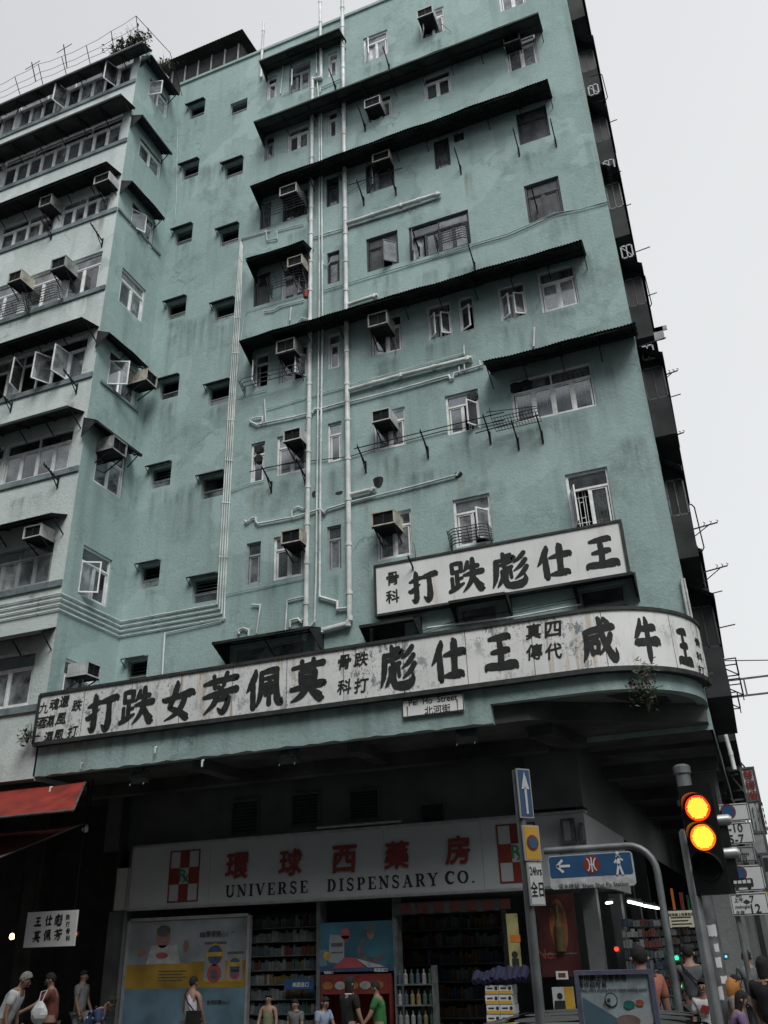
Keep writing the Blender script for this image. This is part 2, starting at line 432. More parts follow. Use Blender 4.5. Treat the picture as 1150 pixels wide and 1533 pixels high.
person('man in a grey shirt with dark backpack straps under the arcade', 1030, 1428, 16.5, 1.70, rad(185), 0, (.10,.11,.12), (.04,.04,.05), arm=(8, 8), bag=(.012,.012,.014))
person('small child in a white T-shirt with a red print', 1053, 1478, 14.0, 1.22, rad(-15), 0, (.60,.60,.63), (.03,.03,.04), arm=(6, 6), extra='print')
person('child with dark hair in a lilac top at the far right', 1110, 1498, 12.5, 1.16, rad(100), 14, (.24,.16,.32), (.05,.05,.06), arm=(25, 30), longhair=True)
person('shopper in an orange headscarf beside the stickered post', 1101, 1474, 13.6, 1.36, rad(80), 4, (.30,.25,.23), (.05,.05,.06), arm=(10, 10), extra='scarf')
person('man in a loose grey shirt walking away up the side street', 1118, 1434, 19.0, 1.72, rad(180), 0, (.16,.18,.19), (.04,.04,.05), arm=(10, -8))
person('long-haired woman in black at the right edge of the street', 1143, 1448, 13.5, 1.62, rad(150), 0, (.018,.02,.024), (.02,.02,.02), arm=(8, 10), longhair=True)

tobjs = glyphs(KEYS)
bpy.context.view_layer.update()
dg = bpy.context.evaluated_depsgraph_get()
def harvest(o):
    me = bpy.data.meshes.new_from_object(o.evaluated_get(dg)); return me
for key, o in tobjs:
    me = harvest(o); TXT[key] = ([tuple(v.co) for v in me.vertices], [list(p.vertices) for p in me.polygons])
for q in PEOPLE:
    for k in ('body', 'shirt', 'pants'):
        o = q[k]; q[k] = harvest(o); bpy.data.objects.remove(o)
for key, o in tobjs: bpy.data.objects.remove(o)

BOLD = {.012: .026, .018: .030, .004: .014}
def fit(s, off, w=None, h=None):
    """glyph mesh centred on 0 in (x, z), scaled to fit width and height, thickened by a few shifted layers"""
    vs, fs = TXT[(s, off)]
    x0 = min(v[0] for v in vs); x1 = max(v[0] for v in vs); y0 = min(v[1] for v in vs); y1 = max(v[1] for v in vs)
    sx = (w / (x1 - x0)) if w else None; sz = (h / (y1 - y0)) if h else None
    sx = sx or sz; sz = sz or sx
    d = BOLD.get(off, 0); V, Fc = [], []
    for k, (ox, oz) in enumerate(((0,0),(-1,0),(1,0),(0,-1),(0,1),(-.7,-.7),(.7,.7),(-.7,.7),(.7,-.7))[:9 if off > .005 else 5]):
        b = len(V); V += [((v[0] - (x0+x1)/2 + ox*d) * sx, -.0004*k, (v[1] - (y0+y1)/2 + oz*d) * sz) for v in vs]; Fc += [[b+i for i in f] for f in fs]
    return V, Fc

# ------------------------------------------------------------------ brush lettering: strokes with swelling ends on a 100 x 100 grid (y down)
BR = {
 '王': [[(22,20,5),(45,18,8),(74,17,9),(80,21,5)],[(50,20,8),(52,50,9),(50,82,10)],[(27,51,5),(50,49,8),(72,48,8),(76,51,4)],[(7,88,5),(14,82,9),(50,83,10),(86,82,12),(94,88,6)]],
 '仕': [[(33,8,5),(31,18,9),(20,40,8),(6,58,2)],[(28,32,7),(28,60,9),(29,92,9),(28,97,4)],[(40,40,4),(60,37,8),(90,35,10),(95,40,5)],[(66,6,5),(68,14,10),(67,50,9),(66,84,9)],[(42,86,5),(60,85,9),(82,84,10),(88,88,5)]],
 '打': [[(8,34,4),(24,30,8),(42,25,7)],[(27,6,5),(29,16,9),(29,50,9),(29,84,10),(24,94,8),(15,88,3)],[(7,62,6),(14,62,8),(30,52,6),(42,44,2)],[(44,26,5),(66,22,9),(92,18,10),(97,23,5)],[(71,22,8),(73,50,9),(73,82,11),(66,95,9),(54,84,3)]],
 '跌': [[(10,12,6),(12,36,7)],[(10,12,6),(24,11,7),(36,12,7)],[(37,12,7),(36,34,7)],[(12,36,6),(36,34,6)],[(24,38,7),(25,78,7)],[(26,56,6),(38,54,5)],[(10,52,6),(11,80,6)],[(3,88,6),(20,80,8),(42,70,4)],
       [(56,12,6),(52,26,7),(44,38,2)],[(52,28,5),(70,26,8),(84,26,7)],[(44,48,4),(68,45,8),(95,43,9)],[(70,6,7),(70,30,9),(66,60,8),(54,80,6),(40,94,2)],[(68,52,6),(80,74,9),(92,90,12),(98,92,4)]],
 '女': [[(44,4,5),(44,14,9),(36,40,9),(26,62,8),(30,68,7),(56,80,9),(76,94,10),(80,96,4)],[(70,38,8),(62,62,9),(44,82,7),(12,96,2)],[(4,44,5),(14,46,8),(50,40,8),(86,34,11),(96,38,5)]],
 '芳': [[(6,24,5),(30,20,8),(70,16,8),(94,15,9),(96,19,4)],[(32,6,6),(36,34,7)],[(68,2,7),(60,30,6)],[(46,34,6),(54,42,9)],[(6,56,5),(30,52,8),(70,46,8),(94,44,10)],[(42,54,8),(34,74,8),(8,96,2)],[(42,66,5),(66,62,8),(74,64,8),(68,84,9),(58,96,8),(46,86,3)]],
 '佩': [[(26,6,5),(24,20,9),(14,40,8),(3,56,2)],[(20,34,7),(20,60,8),(21,94,8)],[(42,14,7),(42,50,8),(38,74,7),(30,92,3)],[(42,14,6),(64,10,8),(82,10,9)],[(82,10,8),(82,50,8),(86,82,10),(96,90,6),(97,78,2)],[(52,28,5),(72,26,6)],[(54,42,6),(54,66,6)],[(54,42,5),(70,40,6),(70,62,6)],[(63,30,5),(63,88,7)]],
 '莫': [[(8,18,5),(40,15,7),(92,12,9)],[(34,4,7),(36,26,6)],[(66,2,7),(62,24,6)],[(30,30,7),(31,54,7)],[(30,30,6),(68,28,8),(69,52,7)],[(32,42,5),(66,40,5)],[(32,54,6),(68,52,6)],[(5,68,6),(40,64,8),(90,60,10),(96,64,4)],[(50,54,8),(42,74,9),(24,88,7),(4,96,2)],[(54,68,6),(68,80,10),(84,92,12),(92,94,4)]],
 '彪': [[(34,2,6),(36,12,8),(35,20,5)],[(36,9,5),(54,7,6)],[(14,22,7),(40,19,6),(62,16,8),(58,25,5)],[(14,22,8),(13,50,9),(9,74,7),(1,94,2)],[(24,34,5),(42,30,6),(56,27,5)],[(38,20,6),(36,38,7),(42,44,6),(56,42,6)],[(30,52,7),(30,68,7),(22,84,6),(14,94,2)],[(40,52,8),(38,80,9),(46,93,10),(76,94,12),(90,84,9),(91,70,3)],[(52,50,6),(54,72,5)],
       [(92,8,7),(80,20,7),(62,32,2)],[(95,28,7),(82,42,7),(62,55,2)],[(97,48,7),(84,64,7),(64,78,2)]],
 '咸': [[(12,32,6),(40,27,8),(92,22,9),(96,26,4)],[(16,32,8),(16,56,9),(12,76,8),(2,94,2)],[(56,2,6),(60,12,9),(64,44,9),(76,72,10),(90,92,11),(98,84,6),(97,70,2)],[(72,4,6),(82,14,8)],[(86,40,8),(76,58,8),(50,82,2)],[(26,44,5),(50,41,6)],[(28,56,6),(30,78,7)],[(28,56,5),(48,54,7),(46,76,6)],[(30,76,5),(47,75,6)]],
 '牛': [[(32,8,6),(28,22,9),(16,38,8),(6,46,2)],[(24,28,5),(50,25,8),(80,22,9),(86,26,4)],[(6,58,5),(14,56,9),(50,54,9),(88,52,12),(96,57,5)],[(52,4,6),(54,16,10),(53,50,10),(52,84,10),(50,99,3)]],
}
def brush(ch, w, h):
    """each stroke is a ribbon of varying width; returns verts (x,z centred) and faces"""
    vs, fs = [], []
    for k, st in enumerate(BR[ch]):
        pts = []
        for i in range(len(st) - 1):           # Catmull-Rom through the stroke points
            p0 = st[max(i-1, 0)]; p1 = st[i]; p2 = st[i+1]; p3 = st[min(i+2, len(st)-1)]
            for q in range(6):
                t = q / 6
                pts.append([.5*((2*p1[j]) + (-p0[j]+p2[j])*t + (2*p0[j]-5*p1[j]+4*p2[j]-p3[j])*t*t + (-p0[j]+3*p1[j]-3*p2[j]+p3[j])*t**3) for j in range(3)])
        pts.append(list(st[-1]))
        b = len(vs); n = len(pts); y = -k * .0004
        L_, R_ = [], []
        for i, p in enumerate(pts):
            a = pts[max(i-1, 0)]; c = pts[min(i+1, n-1)]
            dx, dy = c[0]-a[0], c[1]-a[1]; d = math.hypot(dx, dy) or 1; nx, ny = -dy/d, dx/d
            hw = max(p[2], .6) * .97 * (1 + .04*math.sin(i*1.7 + k*2.1))
            L_.append((p[0]+nx*hw, p[1]+ny*hw)); R_.append((p[0]-nx*hw, p[1]-ny*hw))
        def cap(i, sgn):
            p = pts[i]; a = pts[max(i-1, 0)]; c = pts[min(i+1, n-1)]
            ang = math.atan2((c[1]-a[1])*sgn, (c[0]-a[0])*sgn); hw = max(p[2], .6)*.97
            return [(p[0]+math.cos(ang+u)*hw, p[1]+math.sin(ang+u)*hw) for u in (1.1, .55, 0, -.55, -1.1)]
        loop = L_ + cap(n-1, 1) + R_[::-1] + cap(0, -1)
        # fan strips: quads along the ribbon plus end fans
        base = len(vs); vs += [((x-50)/100*w, y, -(z-50)/100*h) for x, z in L_ + R_]
        for i in range(n-1): fs.append([base+i, base+i+1, base+n+i+1, base+n+i])
        for (i, sg) in ((n-1, 1), (0, -1)):
            cc = cap(i, sg); bb = len(vs)
            seq = ([L_[i]] + cc + [R_[i]]) if sg == 1 else ([R_[i]] + cc + [L_[i]])
            vs += [((x-50)/100*w, y, -(z-50)/100*h) for x, z in seq]; fs.append([bb+j for j in range(len(seq))])
    return vs, fs

# ================================================================== THE SETTING
YF, YW = 17.5, 15.2            # planes: recessed green facade, projecting white block and canopy
XE, XC = -0.25, -14.25         # building corner edge, return wall
YS = 17.5                      # shop front line
ROOF = 30.75
b = MB(); b.face([(-150,-150,-.02),(150,-150,-.02),(150,250,-.02),(-150,250,-.02)]); b.build('ground', M['asphalt'], kind='structure')
b = MB(); b.box(-150,3.2,-.1,3.2,4.0,0,0) ; b.box(-60,13.6,-.1,.9,60,.0,0)
b.build('pavement', M['paving'], kind='structure')
b = MB(); b.face([(-60,4.0,-.012),(60,4.0,-.012),(60,13.6,-.012),(-60,13.6,-.012)]); b.build('road', M['asphalt'], kind='structure')
b = MB()
for x in range(-60, 1): b.box(x+.01,13.45,-.1,x+.99,13.6,.004)
b.build('kerb', M['kerb'], kind='structure')
b = MB()
for y in (13.2, 4.3): b.face([(-60,y,-.008),(-1,y,-.008),(-1,y+.08,-.008),(-60,y+.08,-.008)])
b.build('road_marking', M['yellow'], kind='structure')

# ------------------------------------------------------------------ openings, measured on the photograph: floor by floor
# (left-top px, right-bottom px, frame, columns, has top light, options)
MAIN = [
 # top storey
 ((400,118),(413.6,144),'wframe',1,1,{}), ((433.5,102.6),(464.8,128.7),'gframe',2,1,{'open':{0:60}}), ((491,81.7),(505.5,110.6),'wframe',1,1,{'cur':1}),
 ((543.7,58),(581.3,80),'wframe',2,1,{'open':{0:55},'cur':1}), ((626.5,23.6),(667,45),'wframe',2,1,{'open':{0:65}}), ((745,-14),(788.7,2.6),'wframe',2,1,{'cur':1}),
 ((397,206),(409.8,236.5),'gframe',1,1,{}), ((430.3,195.5),(463,216.3),'wframe',2,1,{'cur':2,'grille':1}), ((489.8,168.7),(505.5,201),'wframe',1,1,{}),
 ((550.7,149.6),(587.2,170.4),'wframe',2,1,{'cur':2}), ((632.4,116.5),(677,136.3),'wframe',2,1,{'cur':2}), ((754,65.2),(807.5,91.8),'wframe',2,1,{'cur':2,'grille':1}),
 ((390.3,304.3),(405,339),'dframe',1,0,{}), ((424,295.6),(460.6,320),'dframe',2,1,{}), ((488.4,267.8),(507.6,304.3),'dframe',1,1,{}),
 ((547.2,247.6),(591,276.5),'dframe',2,1,{'open':{0:50}}), ((648.4,211.5),(675.2,246.3),'dframe',1,0,{'cur':2}), ((678.3,200.7),(695,208.7),'dframe',1,0,{}),
 ((771.7,170.9),(824.4,202.2),'dframe',2,1,{'cur':2}),
 ((381,412.6),(403.6,452.6),'dframe',1,1,{'cur':2}), ((421.7,402),(460.3,438.7),'wframe',2,1,{'grille':1}), ((489.6,379.6),(508.7,420.3),'dframe',1,1,{}),
 ((548,358.7),(597.4,393.5),'dframe',2,1,{'cur':1,'open':{1:40}}), ((611.5,341.5),(705.5,363.4),'dframe',4,1,{'cur':1,'open':{0:70}}), ((784,279),(844.8,318.3),'dframe',2,1,{'cur':2}),
 ((381.7,532.6),(400.9,576),'wframe',1,1,{'open':{0:80}}), ((419.3,525.6),(460,563.9),'wframe',2,1,{'open':{1:55}}), ((490.3,501.3),(509.7,548.2),'wframe',1,1,{}),
 ((554.6,480.4),(603.6,522),'wframe',2,1,{}), ((638,459.6),(678.4,499.6),'wframe',2,1,{'open':{0:45,1:35},'grille':1}), ((685,446.7),(712,490.9),'wframe',1,1,{'open':{0:30}}),
 ((744.2,430.7),(791,470),'wframe',2,1,{'open':{0:40,1:30},'grille':1,'cur':1}), ((803.3,409),(868.7,453.3),'wframe',2,1,{'grille':1,'cur':1}),
 ((376.5,664.8),(395,719.4),'wframe',1,1,{'fan':2}), ((414.8,654.3),(459,703),'wframe',2,1,{'cur':1}), ((490.6,634.5),(511.8,688),'wframe',1,1,{'cur':3}),
 ((559,619.5),(608.5,664.8),'wframe',2,1,{'grille':1,'cur':2}), ((665.9,593.5),(720.9,640.4),'wframe',2,1,{'grille':1,'open':{1:55},'cur':1,'fan':1}),
 ((762.6,570.9),(894.8,606.7),'wframe',4,1,{'grille':1,'cur':1,'fan':2}),
 ((369.6,814),(388.7,872.6),'gframe',1,1,{}), ((410,804.8),(454.8,861),'wframe',2,1,{'grille':1}), ((489.6,789),(511.5,851),'gframe',1,1,{'cur':1}),
 ((562.6,772.4),(618.2,830),'wframe',2,1,{'grille':1}), ((677.4,749),(739.3,810),'wframe',2,1,{'open':{1:50}}), ((845.4,710.9),(922.6,782),'wframe',2,1,{'grille':1,'open':{0:70}}),
]
SMALL = [((284.5,163.5),(306,168.7)), ((345,157),(369.7,164)), ((274,252),(296.7,260.8)), ((337,252),(363.5,257)),
         ((263,349),(287,360)), ((329.7,352),(357,357)), ((252,458),(277.5,470)), ((321.7,464),(350.6,470)),
         ((240,577),(266.8,588)), ((313,588),(343.6,593)), ((226.8,708),(255,720)), ((302,726),(335,731)), ((211.5,855),(238,870)), ((288.7,878),(325,888)), ((191,1002),(219,1012))]
RET = [((226,109.6),(250,179),'wframe',2,{'open':{0:75},'cur':1}), ((211.5,199),(240,271),'wframe',2,{}), ((200,296),(228,374),'wframe',2,{'open':{0:28},'cur':2}),
       ((184,399.4),(213,484),'wframe',2,{'red':1}), ((167,520),(202.4,611),'wframe',2,{'open':{0:65}}), ((148,656),(182,748),'wframe',2,{'grille':1}),
       ((126,815),(160,910),'wframe',2,{'open':{0:60},'cur':1}), ((99,985),(134,1075),'wframe',2,{'open':{0:45}})]
# strips of windows on the white front: right end of the strip (top-right px), (bottom-right px), frame, options
STRIP = [((200,80),(197,121),'wframe',{'cur':1,'open':{-2:70,3:75}}), ((184,169),(180,211),'wframe',{'cur':1,'grey':1}), ((167,278),(163,315),'wframe',{'teal':1}),
         ((151,376),(149,430),'wframe',{'cur':1}), ((132,500),(125,561),'wframe',{'openall':1}), ((110.6,639),(102.6,701),'wframe',{'grille':1,'cur':1}),
         ((84,808),(71,872),'gframe',{'tarp':1}), ((56,972),(41,1056),'wframe',{'grille':1})]

B = put(None, 'apartment_building', None, (-7.2, 17.5, 0), 0,
        label='old pale green apartment block with a white left wing, seven upper storeys and rusty awnings', category='building', group='')
del B['group']
BL = Vector((-7.2, 17.5, 0))

def wall(mb, mapf, u0, u1, z0, z1, holes, dep=.24):
    us = sorted({u0, u1, *[max(u0,min(u1,h[i])) for h in holes for i in (0, 2)]}); zs = sorted({z0, z1, *[max(z0,min(z1,h[i])) for h in holes for i in (1, 3)]})
    for i in range(len(us)-1):
        if us[i+1]-us[i] < 1e-5: continue
        for j in range(len(zs)-1):
            if zs[j+1]-zs[j] < 1e-5: continue
            cu, cz = (us[i]+us[i+1])/2, (zs[j]+zs[j+1])/2
            if any(h[0] < cu < h[2] and h[1] < cz < h[3] for h in holes): continue
            mb.face([mapf(us[i],0,zs[j]), mapf(us[i+1],0,zs[j]), mapf(us[i+1],0,zs[j+1]), mapf(us[i],0,zs[j+1])])
    for (a, c, d, e) in holes:
        mb.face([mapf(a,0,c), mapf(a,dep,c), mapf(d,dep,c), mapf(d,0,c)]); mb.face([mapf(a,0,e), mapf(d,0,e), mapf(d,dep,e), mapf(a,dep,e)])
        mb.face([mapf(a,0,c), mapf(a,0,e), mapf(a,dep,e), mapf(a,dep,c)]); mb.face([mapf(d,0,c), mapf(d,dep,c), mapf(d,dep,e), mapf(d,0,e)])

def rectF(tl, br, Y):
    a = P(*tl, Y=Y); c = P(*br, Y=Y); return (a.x, c.z, c.x, a.z)
mainR = [rectF(w_[0], w_[1], YF) for w_ in MAIN]
smallR = []
for (tl, br) in SMALL:
    a = P(*tl, Y=YF); c = P(*br, Y=YF); zc = (a.z + c.z)/2
    smallR.append((a.x, zc-.33, c.x, zc+.33))
# windows of the lowest flats, half hidden by the long sign under their awnings
LOWPX = [(350,455,982), (553,608,950), (688,745,925), (868,937,898)]
lowR = []
for (x0, x1, yt) in LOWPX:
    a = P(x0, yt, Y=YF); c = P(x1, yt-8, Y=YF); lowR.append((a.x, 7.15, c.x, (a.z+c.z)/2+.25))
retR = []
for (tl, br, *_r) in RET:
    a = P(*tl, X=XC); c = P(*br, X=XC); retR.append((a.y, c.z, min(c.y, YF-.15), a.z))
stripR = []
for (tr, br, fr, op) in STRIP:
    a = P(*tr, Y=YW); c = P(*br, Y=YW); x1 = (a.x+c.x)/2; stripR.append((-24.0, c.z, x1, a.z, fr, op))
# break the strips where the photograph shows piers
XCL = XC
wallholesW = []
STW = []      # (x0,z0,x1,z1,frame,ncols,opts)
def brk(i, spans, cols):
    z0, z1, x1, fr, op = stripR[i][1], stripR[i][3], stripR[i][2], stripR[i][4], stripR[i][5]
    xr = x1
    for (wd, gap), nc in zip(spans, cols):
        STW.append((xr-wd, z0, xr, z1, fr, nc, op)); xr -= wd + gap
brk(0, [(5.0,.08),(4.8,.1)], [9,8]); brk(1, [(5.0,.08),(4.8,.1)], [9,8]); brk(2, [(1.95,.18),(2.3,.15),(3.6,.1)], [4,4,6]); brk(3, [(1.3,.12),(1.5,.05),(3.4,.1)], [2,2,5])
brk(4, [(4.6,.2),(3.0,.1)], [8,5]); brk(5, [(2.3,.06),(2.2,.1),(2.5,.1)], [4,3,4]); brk(6, [(2.2,.15),(2.4,.1)], [4,4]); brk(7, [(1.5,.2),(2.5,.1)], [2,4])
stripH = [(a, z0, c, z1) for (a, z0, c, z1, *_q) in STW]

mb = MB()
fF = lambda u, d, z: (u, YF + d, z)
fW = lambda u, d, z: (u, YW + d, z)
fR = lambda u, d, z: (XC - d, u, z)
fS = lambda u, d, z: (XE - d, u, z)
wall(mb, fF, XC, XE, 5.4, ROOF, mainR + smallR + lowR)
mb.build('wall', GREEN, B, (0,0,0))
mb = MB(); wall(mb, fR, YW, YF, 5.4, P(205,66,Y=YW).z + .05, retR); mb.build('wall', GREEN, B, (0,0,0))
mb = MB(); WT = P(205,66,Y=YW).z + .05
wall(mb, fW, -27, XC, 5.45, WT, stripH); mb.build('wall', WHITE, B, (0,0,0))
mb = MB(); sideH = []
for k in range(8):
    for y0 in (19.2, 22.4, 25.6, 28.8, 32, 35.2, 38.4): sideH.append((y0, 9.4+3.0*k, y0+1.7, 10.7+3.0*k))
wall(mb, fS, YF, 42, 5.4, ROOF, sideH); mb.build('wall', GREEN, B, (0,0,0))
mb = MB(); mb.face([(-27,YW,WT),(XC,YW,WT),(XC,30,WT),(-27,30,WT)]); mb.face([(XC,YF,ROOF-.02),(XE,YF,ROOF-.02),(XE,42,ROOF-.02),(XC,42,ROOF-.02)])
mb.face([(XC,YF,5.45),(XC,42,5.45),(XC,42,ROOF),(XC,YF,ROOF)])
mb.build('roof', M['roofm'], B, (0,0,0))
mb = MB()
mb.box(XC+.0,YF-.06,ROOF-.02,XE+.06,YF+.2,ROOF+.1); mb.box(XE-.14,YF+.2,ROOF-.02,XE+.06,42,ROOF+.1)
mb.build('parapet', stucco('coping', (.30,.42,.39), (.42,.50,.47), (.12,.16,.14)), B, (0,0,0))
# rooms behind the windows
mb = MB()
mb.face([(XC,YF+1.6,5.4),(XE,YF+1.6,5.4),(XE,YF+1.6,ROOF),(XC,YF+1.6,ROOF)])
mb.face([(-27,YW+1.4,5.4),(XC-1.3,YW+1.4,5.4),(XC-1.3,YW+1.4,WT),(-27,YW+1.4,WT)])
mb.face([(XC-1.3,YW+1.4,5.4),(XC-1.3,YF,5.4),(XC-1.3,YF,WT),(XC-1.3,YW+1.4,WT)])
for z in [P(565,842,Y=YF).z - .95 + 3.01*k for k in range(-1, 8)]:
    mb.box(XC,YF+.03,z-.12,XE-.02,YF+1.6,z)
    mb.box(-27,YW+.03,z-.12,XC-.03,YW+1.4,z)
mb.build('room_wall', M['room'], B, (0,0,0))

# ------------------------------------------------------------------ windows
def window(host, loc, rz, w, h, frame='wframe', ncol=2, top=1, o=None, host_loc=True):
    """local x right, y into the wall, z up, origin at the opening's outer lower left corner"""
    o = o or {}; t = .055 if w > .5 else .045; y0, y1 = .055, .11
    zt = h * (.70 if h > 1 else .72) if top else h - t
    b = MB()
    b.box(0,y0,0,w,y1,t); b.box(0,y0,h-t,w,y1,h); b.box(0,y0,t,t,y1,h-t); b.box(w-t,y0,t,w,y1,h-t)
    if top: b.box(t,y0-.005,zt-.025,w-t,y1-.003,zt+.025)
    cw = (w - 2*t) / ncol
    ops = dict(o.get('open', {}))
    if o.get('openall'): ops = {i: (72 + 12*math.sin(i*2.3)) * (1 if i % 3 else -1) for i in range(ncol) if i % 4 != 3}
    ops = {(k % ncol): v for k, v in ops.items()}
    for i in range(1, ncol): b.box(t+i*cw-.022,y0+.003,t,t+i*cw+.022,y1-.006,zt-.025)
    ntop = max(1, ncol // 2) if ncol > 1 else 1
    tw = (w - 2*t) / ntop
    if top:
        for i in range(1, ntop): b.box(t+i*tw-.02,y0+.003,zt+.025,t+i*tw+.02,y1-.006,h-t)
    for i in range(ncol):                       # fixed sash edges
        if i in ops: continue
        x0, x1 = t+i*cw+.022, t+(i+1)*cw-.022
        for q in ((x0,t+.0,x0+.036,zt-.03),(x1-.036,t,x1,zt-.03),(x0+.036,t,x1-.036,t+.036),(x0+.036,zt-.062,x1-.036,zt-.028)):
            b.box(q[0],y0+.012,q[1],q[2],y1-.01,q[3])
    f = b.build('window', M[frame], host, loc, rz)
    if o.get('label'): f['label'] = o['label']
    yg = y0 + .03; GL = SCREEN if frame == 'dframe' and random.random() < .75 else GLASS
    for i in range(ncol):
        x0, x1 = t+i*cw+.03, t+(i+1)*cw-.03
        if i in ops: continue
        MB().box(x0,yg,t,x1,yg+.006,zt-.03).build('pane', GL, f)
    if top:
        for i in range(ntop):
            MB().box(t+i*tw+.015,yg,zt+.025,t+(i+1)*tw-.015,yg+.006,h-t).build('pane', GL, f)
    for i, ang in ops.items():                  # casements swung out over the street
        left = (i % 2 == 0) if ang > 0 else (i % 2 == 1)
        ang = abs(ang)
        x0, x1 = t+i*cw+.01, t+(i+1)*cw-.01; ww = x1-x0; zb, zu = t+.01, zt-.03
        c = MB(); e = .034
        for q in ((0,zb,e,zu),(ww-e,zb,ww,zu),(e,zb,ww-e,zb+e),(e,zu-e,ww-e,zu)): c.box(q[0],-.015,q[1],q[2],.015,q[3])
        c.box(e,-.003,zb+e,ww-e,.003,zu-e,1)
        hx = x0 if left else x1; A = rad(-ang) if left else rad(ang)
        T = Matrix.Translation((hx, y0, 0)) @ Matrix.Rotation(A, 4, 'Z') @ (Matrix.Identity(4) if left else Matrix.Translation((-ww,0,0)))
        c.v = [tuple(T @ Vector(v)) for v in c.v]
        c.build('casement', [M[frame], GLASS], f)
    if o.get('grille'):
        g = MB(); yy = y1 + .03; r = .007
        for i in range(ncol):
            x0, x1 = t+i*cw+.06, t+(i+1)*cw-.06; zb, zu = t+.06, zt-.08
            xm = (x0+x1)/2; dx = (x1-x0)
            for xx in (x0+dx*.16, x0+dx*.34, x1-dx*.34, x1-dx*.16): g.box(xx-r,yy,zb-.05,xx+r,yy+.01,zu+.05)
            for zz, a_, b_ in ((zb+.08,x0,x1),(zu-.08,x0,x1),(zb+.2,x0+dx*.34,x1-dx*.34),(zu-.2,x0+dx*.34,x1-dx*.34)): g.box(a_,yy-.002,zz-r,b_,yy+.008,zz+r)
        if top and ncol == 4:
            for zz in (zt+.09, h-.1): g.box(w*.5+.1,yy,zz-r,w-.1,yy+.01,zz+r)
            for k in range(7): g.box(w*.5+.1+k*(w*.5-.2)/6.5,yy+.002,zt+.05,w*.5+.1+k*(w*.5-.2)/6.5+.012,yy+.01,h-.08)
        g.build('grille', M['wframe'] if frame == 'wframe' else M['rail'], f)
    def drape(x0, x1, z0, z1, m, name='curtain', yb=.14):
        c = MB(); n = max(4, int((x1-x0)/.045)); ph = random.random()*9
        for i in range(n):
            for s_ in (0,):
                xa, xb = x0+(x1-x0)*i/n, x0+(x1-x0)*(i+1)/n
                ya, yb_ = yb+.022*math.sin(ph+i*1.35)+.01*math.sin(i*.6), yb+.022*math.sin(ph+(i+1)*1.35)+.01*math.sin((i+1)*.6)
                c.face([(xa,ya,z0),(xb,yb_,z0),(xb,yb_,z1),(xa,ya,z1)])
        return c.build(name, m, f, smooth=True)
    cu = o.get('cur', 0)
    if ncol >= 4 and cu and not o.get('tarp'):
        for i in range(ncol):
            if random.random() < .72:
                x0 = t+i*cw; drape(x0, x0+cw*random.uniform(.55, 1), .02, h-.03 if random.random() < .6 else zt, M['curtain2'] if o.get('grey') or random.random() < .35 else M['curtain'])
        cu = -1
    if cu == 1:
        k = random.random()
        drape(.02, w*(.35+.3*k), .02, h-.03, M['curtain']); drape(w*(.72+.1*k), w-.02, .02, h-.03, M['curtain2'])
    elif cu == 2: drape(.02, w*.48, .02, zt, M['curtain']); drape(w*.5, w-.02, .02, zt, M['curtain'])
    elif cu == 3: drape(.02, w-.02, .02, h-.02, M['curtain'])
    elif not o.get('red') and not o.get('tarp') and random.random() < .75:
        drape(w*.02, w*(.2+.3*random.random()), .02, zt, M['curtain2'])
    if o.get('red'): drape(.02, w*.52, .02, zt, M['redcloth']); drape(w*.56, w-.02, .02, h*.6, M['curtain'])
    if o.get('teal'): drape(.02, w*.95, .02, h-.03, M['teal'] if w < 3 else M['curtain'])
    if o.get('tarp'):
        c = MB(); nx = max(3, int(w/.3)); 
        for i in range(nx):
            for j in range(4):
                xa, xb, za, zb = w*i/nx+.02, w*(i+1)/nx-.01, h*j/4+.01, h*(j+1)/4-.01
                m_ = ((xa+xb)/2, .2-.03*random.random(), (za+zb)/2+.05*random.random())
                for e_ in (((xa,.24,za),(xb,.23,za)),((xb,.23,za),(xb,.24,zb)),((xb,.24,zb),(xa,.22,zb)),((xa,.22,zb),(xa,.24,za))): c.face([*e_, m_])
        c.build('paper_screen', M['tarp'], f)
    for k in range(o.get('fan', 0)):
        fx = (w*.5 if ncol == 1 else (w*.82 if o['fan'] == 1 else w*(.06+.13*k))); fz = (h*(.84-.24*k) if ncol == 1 else h*.84)
        rr = min(.15, w*.3)
        c = MB(); c.tube([(fx,.02,fz),(fx,.13,fz)], rr, 18)
        for q in range(6):
            a_ = q*math.pi/3
            c.bar((fx,.015,fz),(fx+rr*.9*math.cos(a_),.012,fz+rr*.9*math.sin(a_)), .012, rr*.4)
        c.build('extractor_fan', M['acdark'], f)
    return f

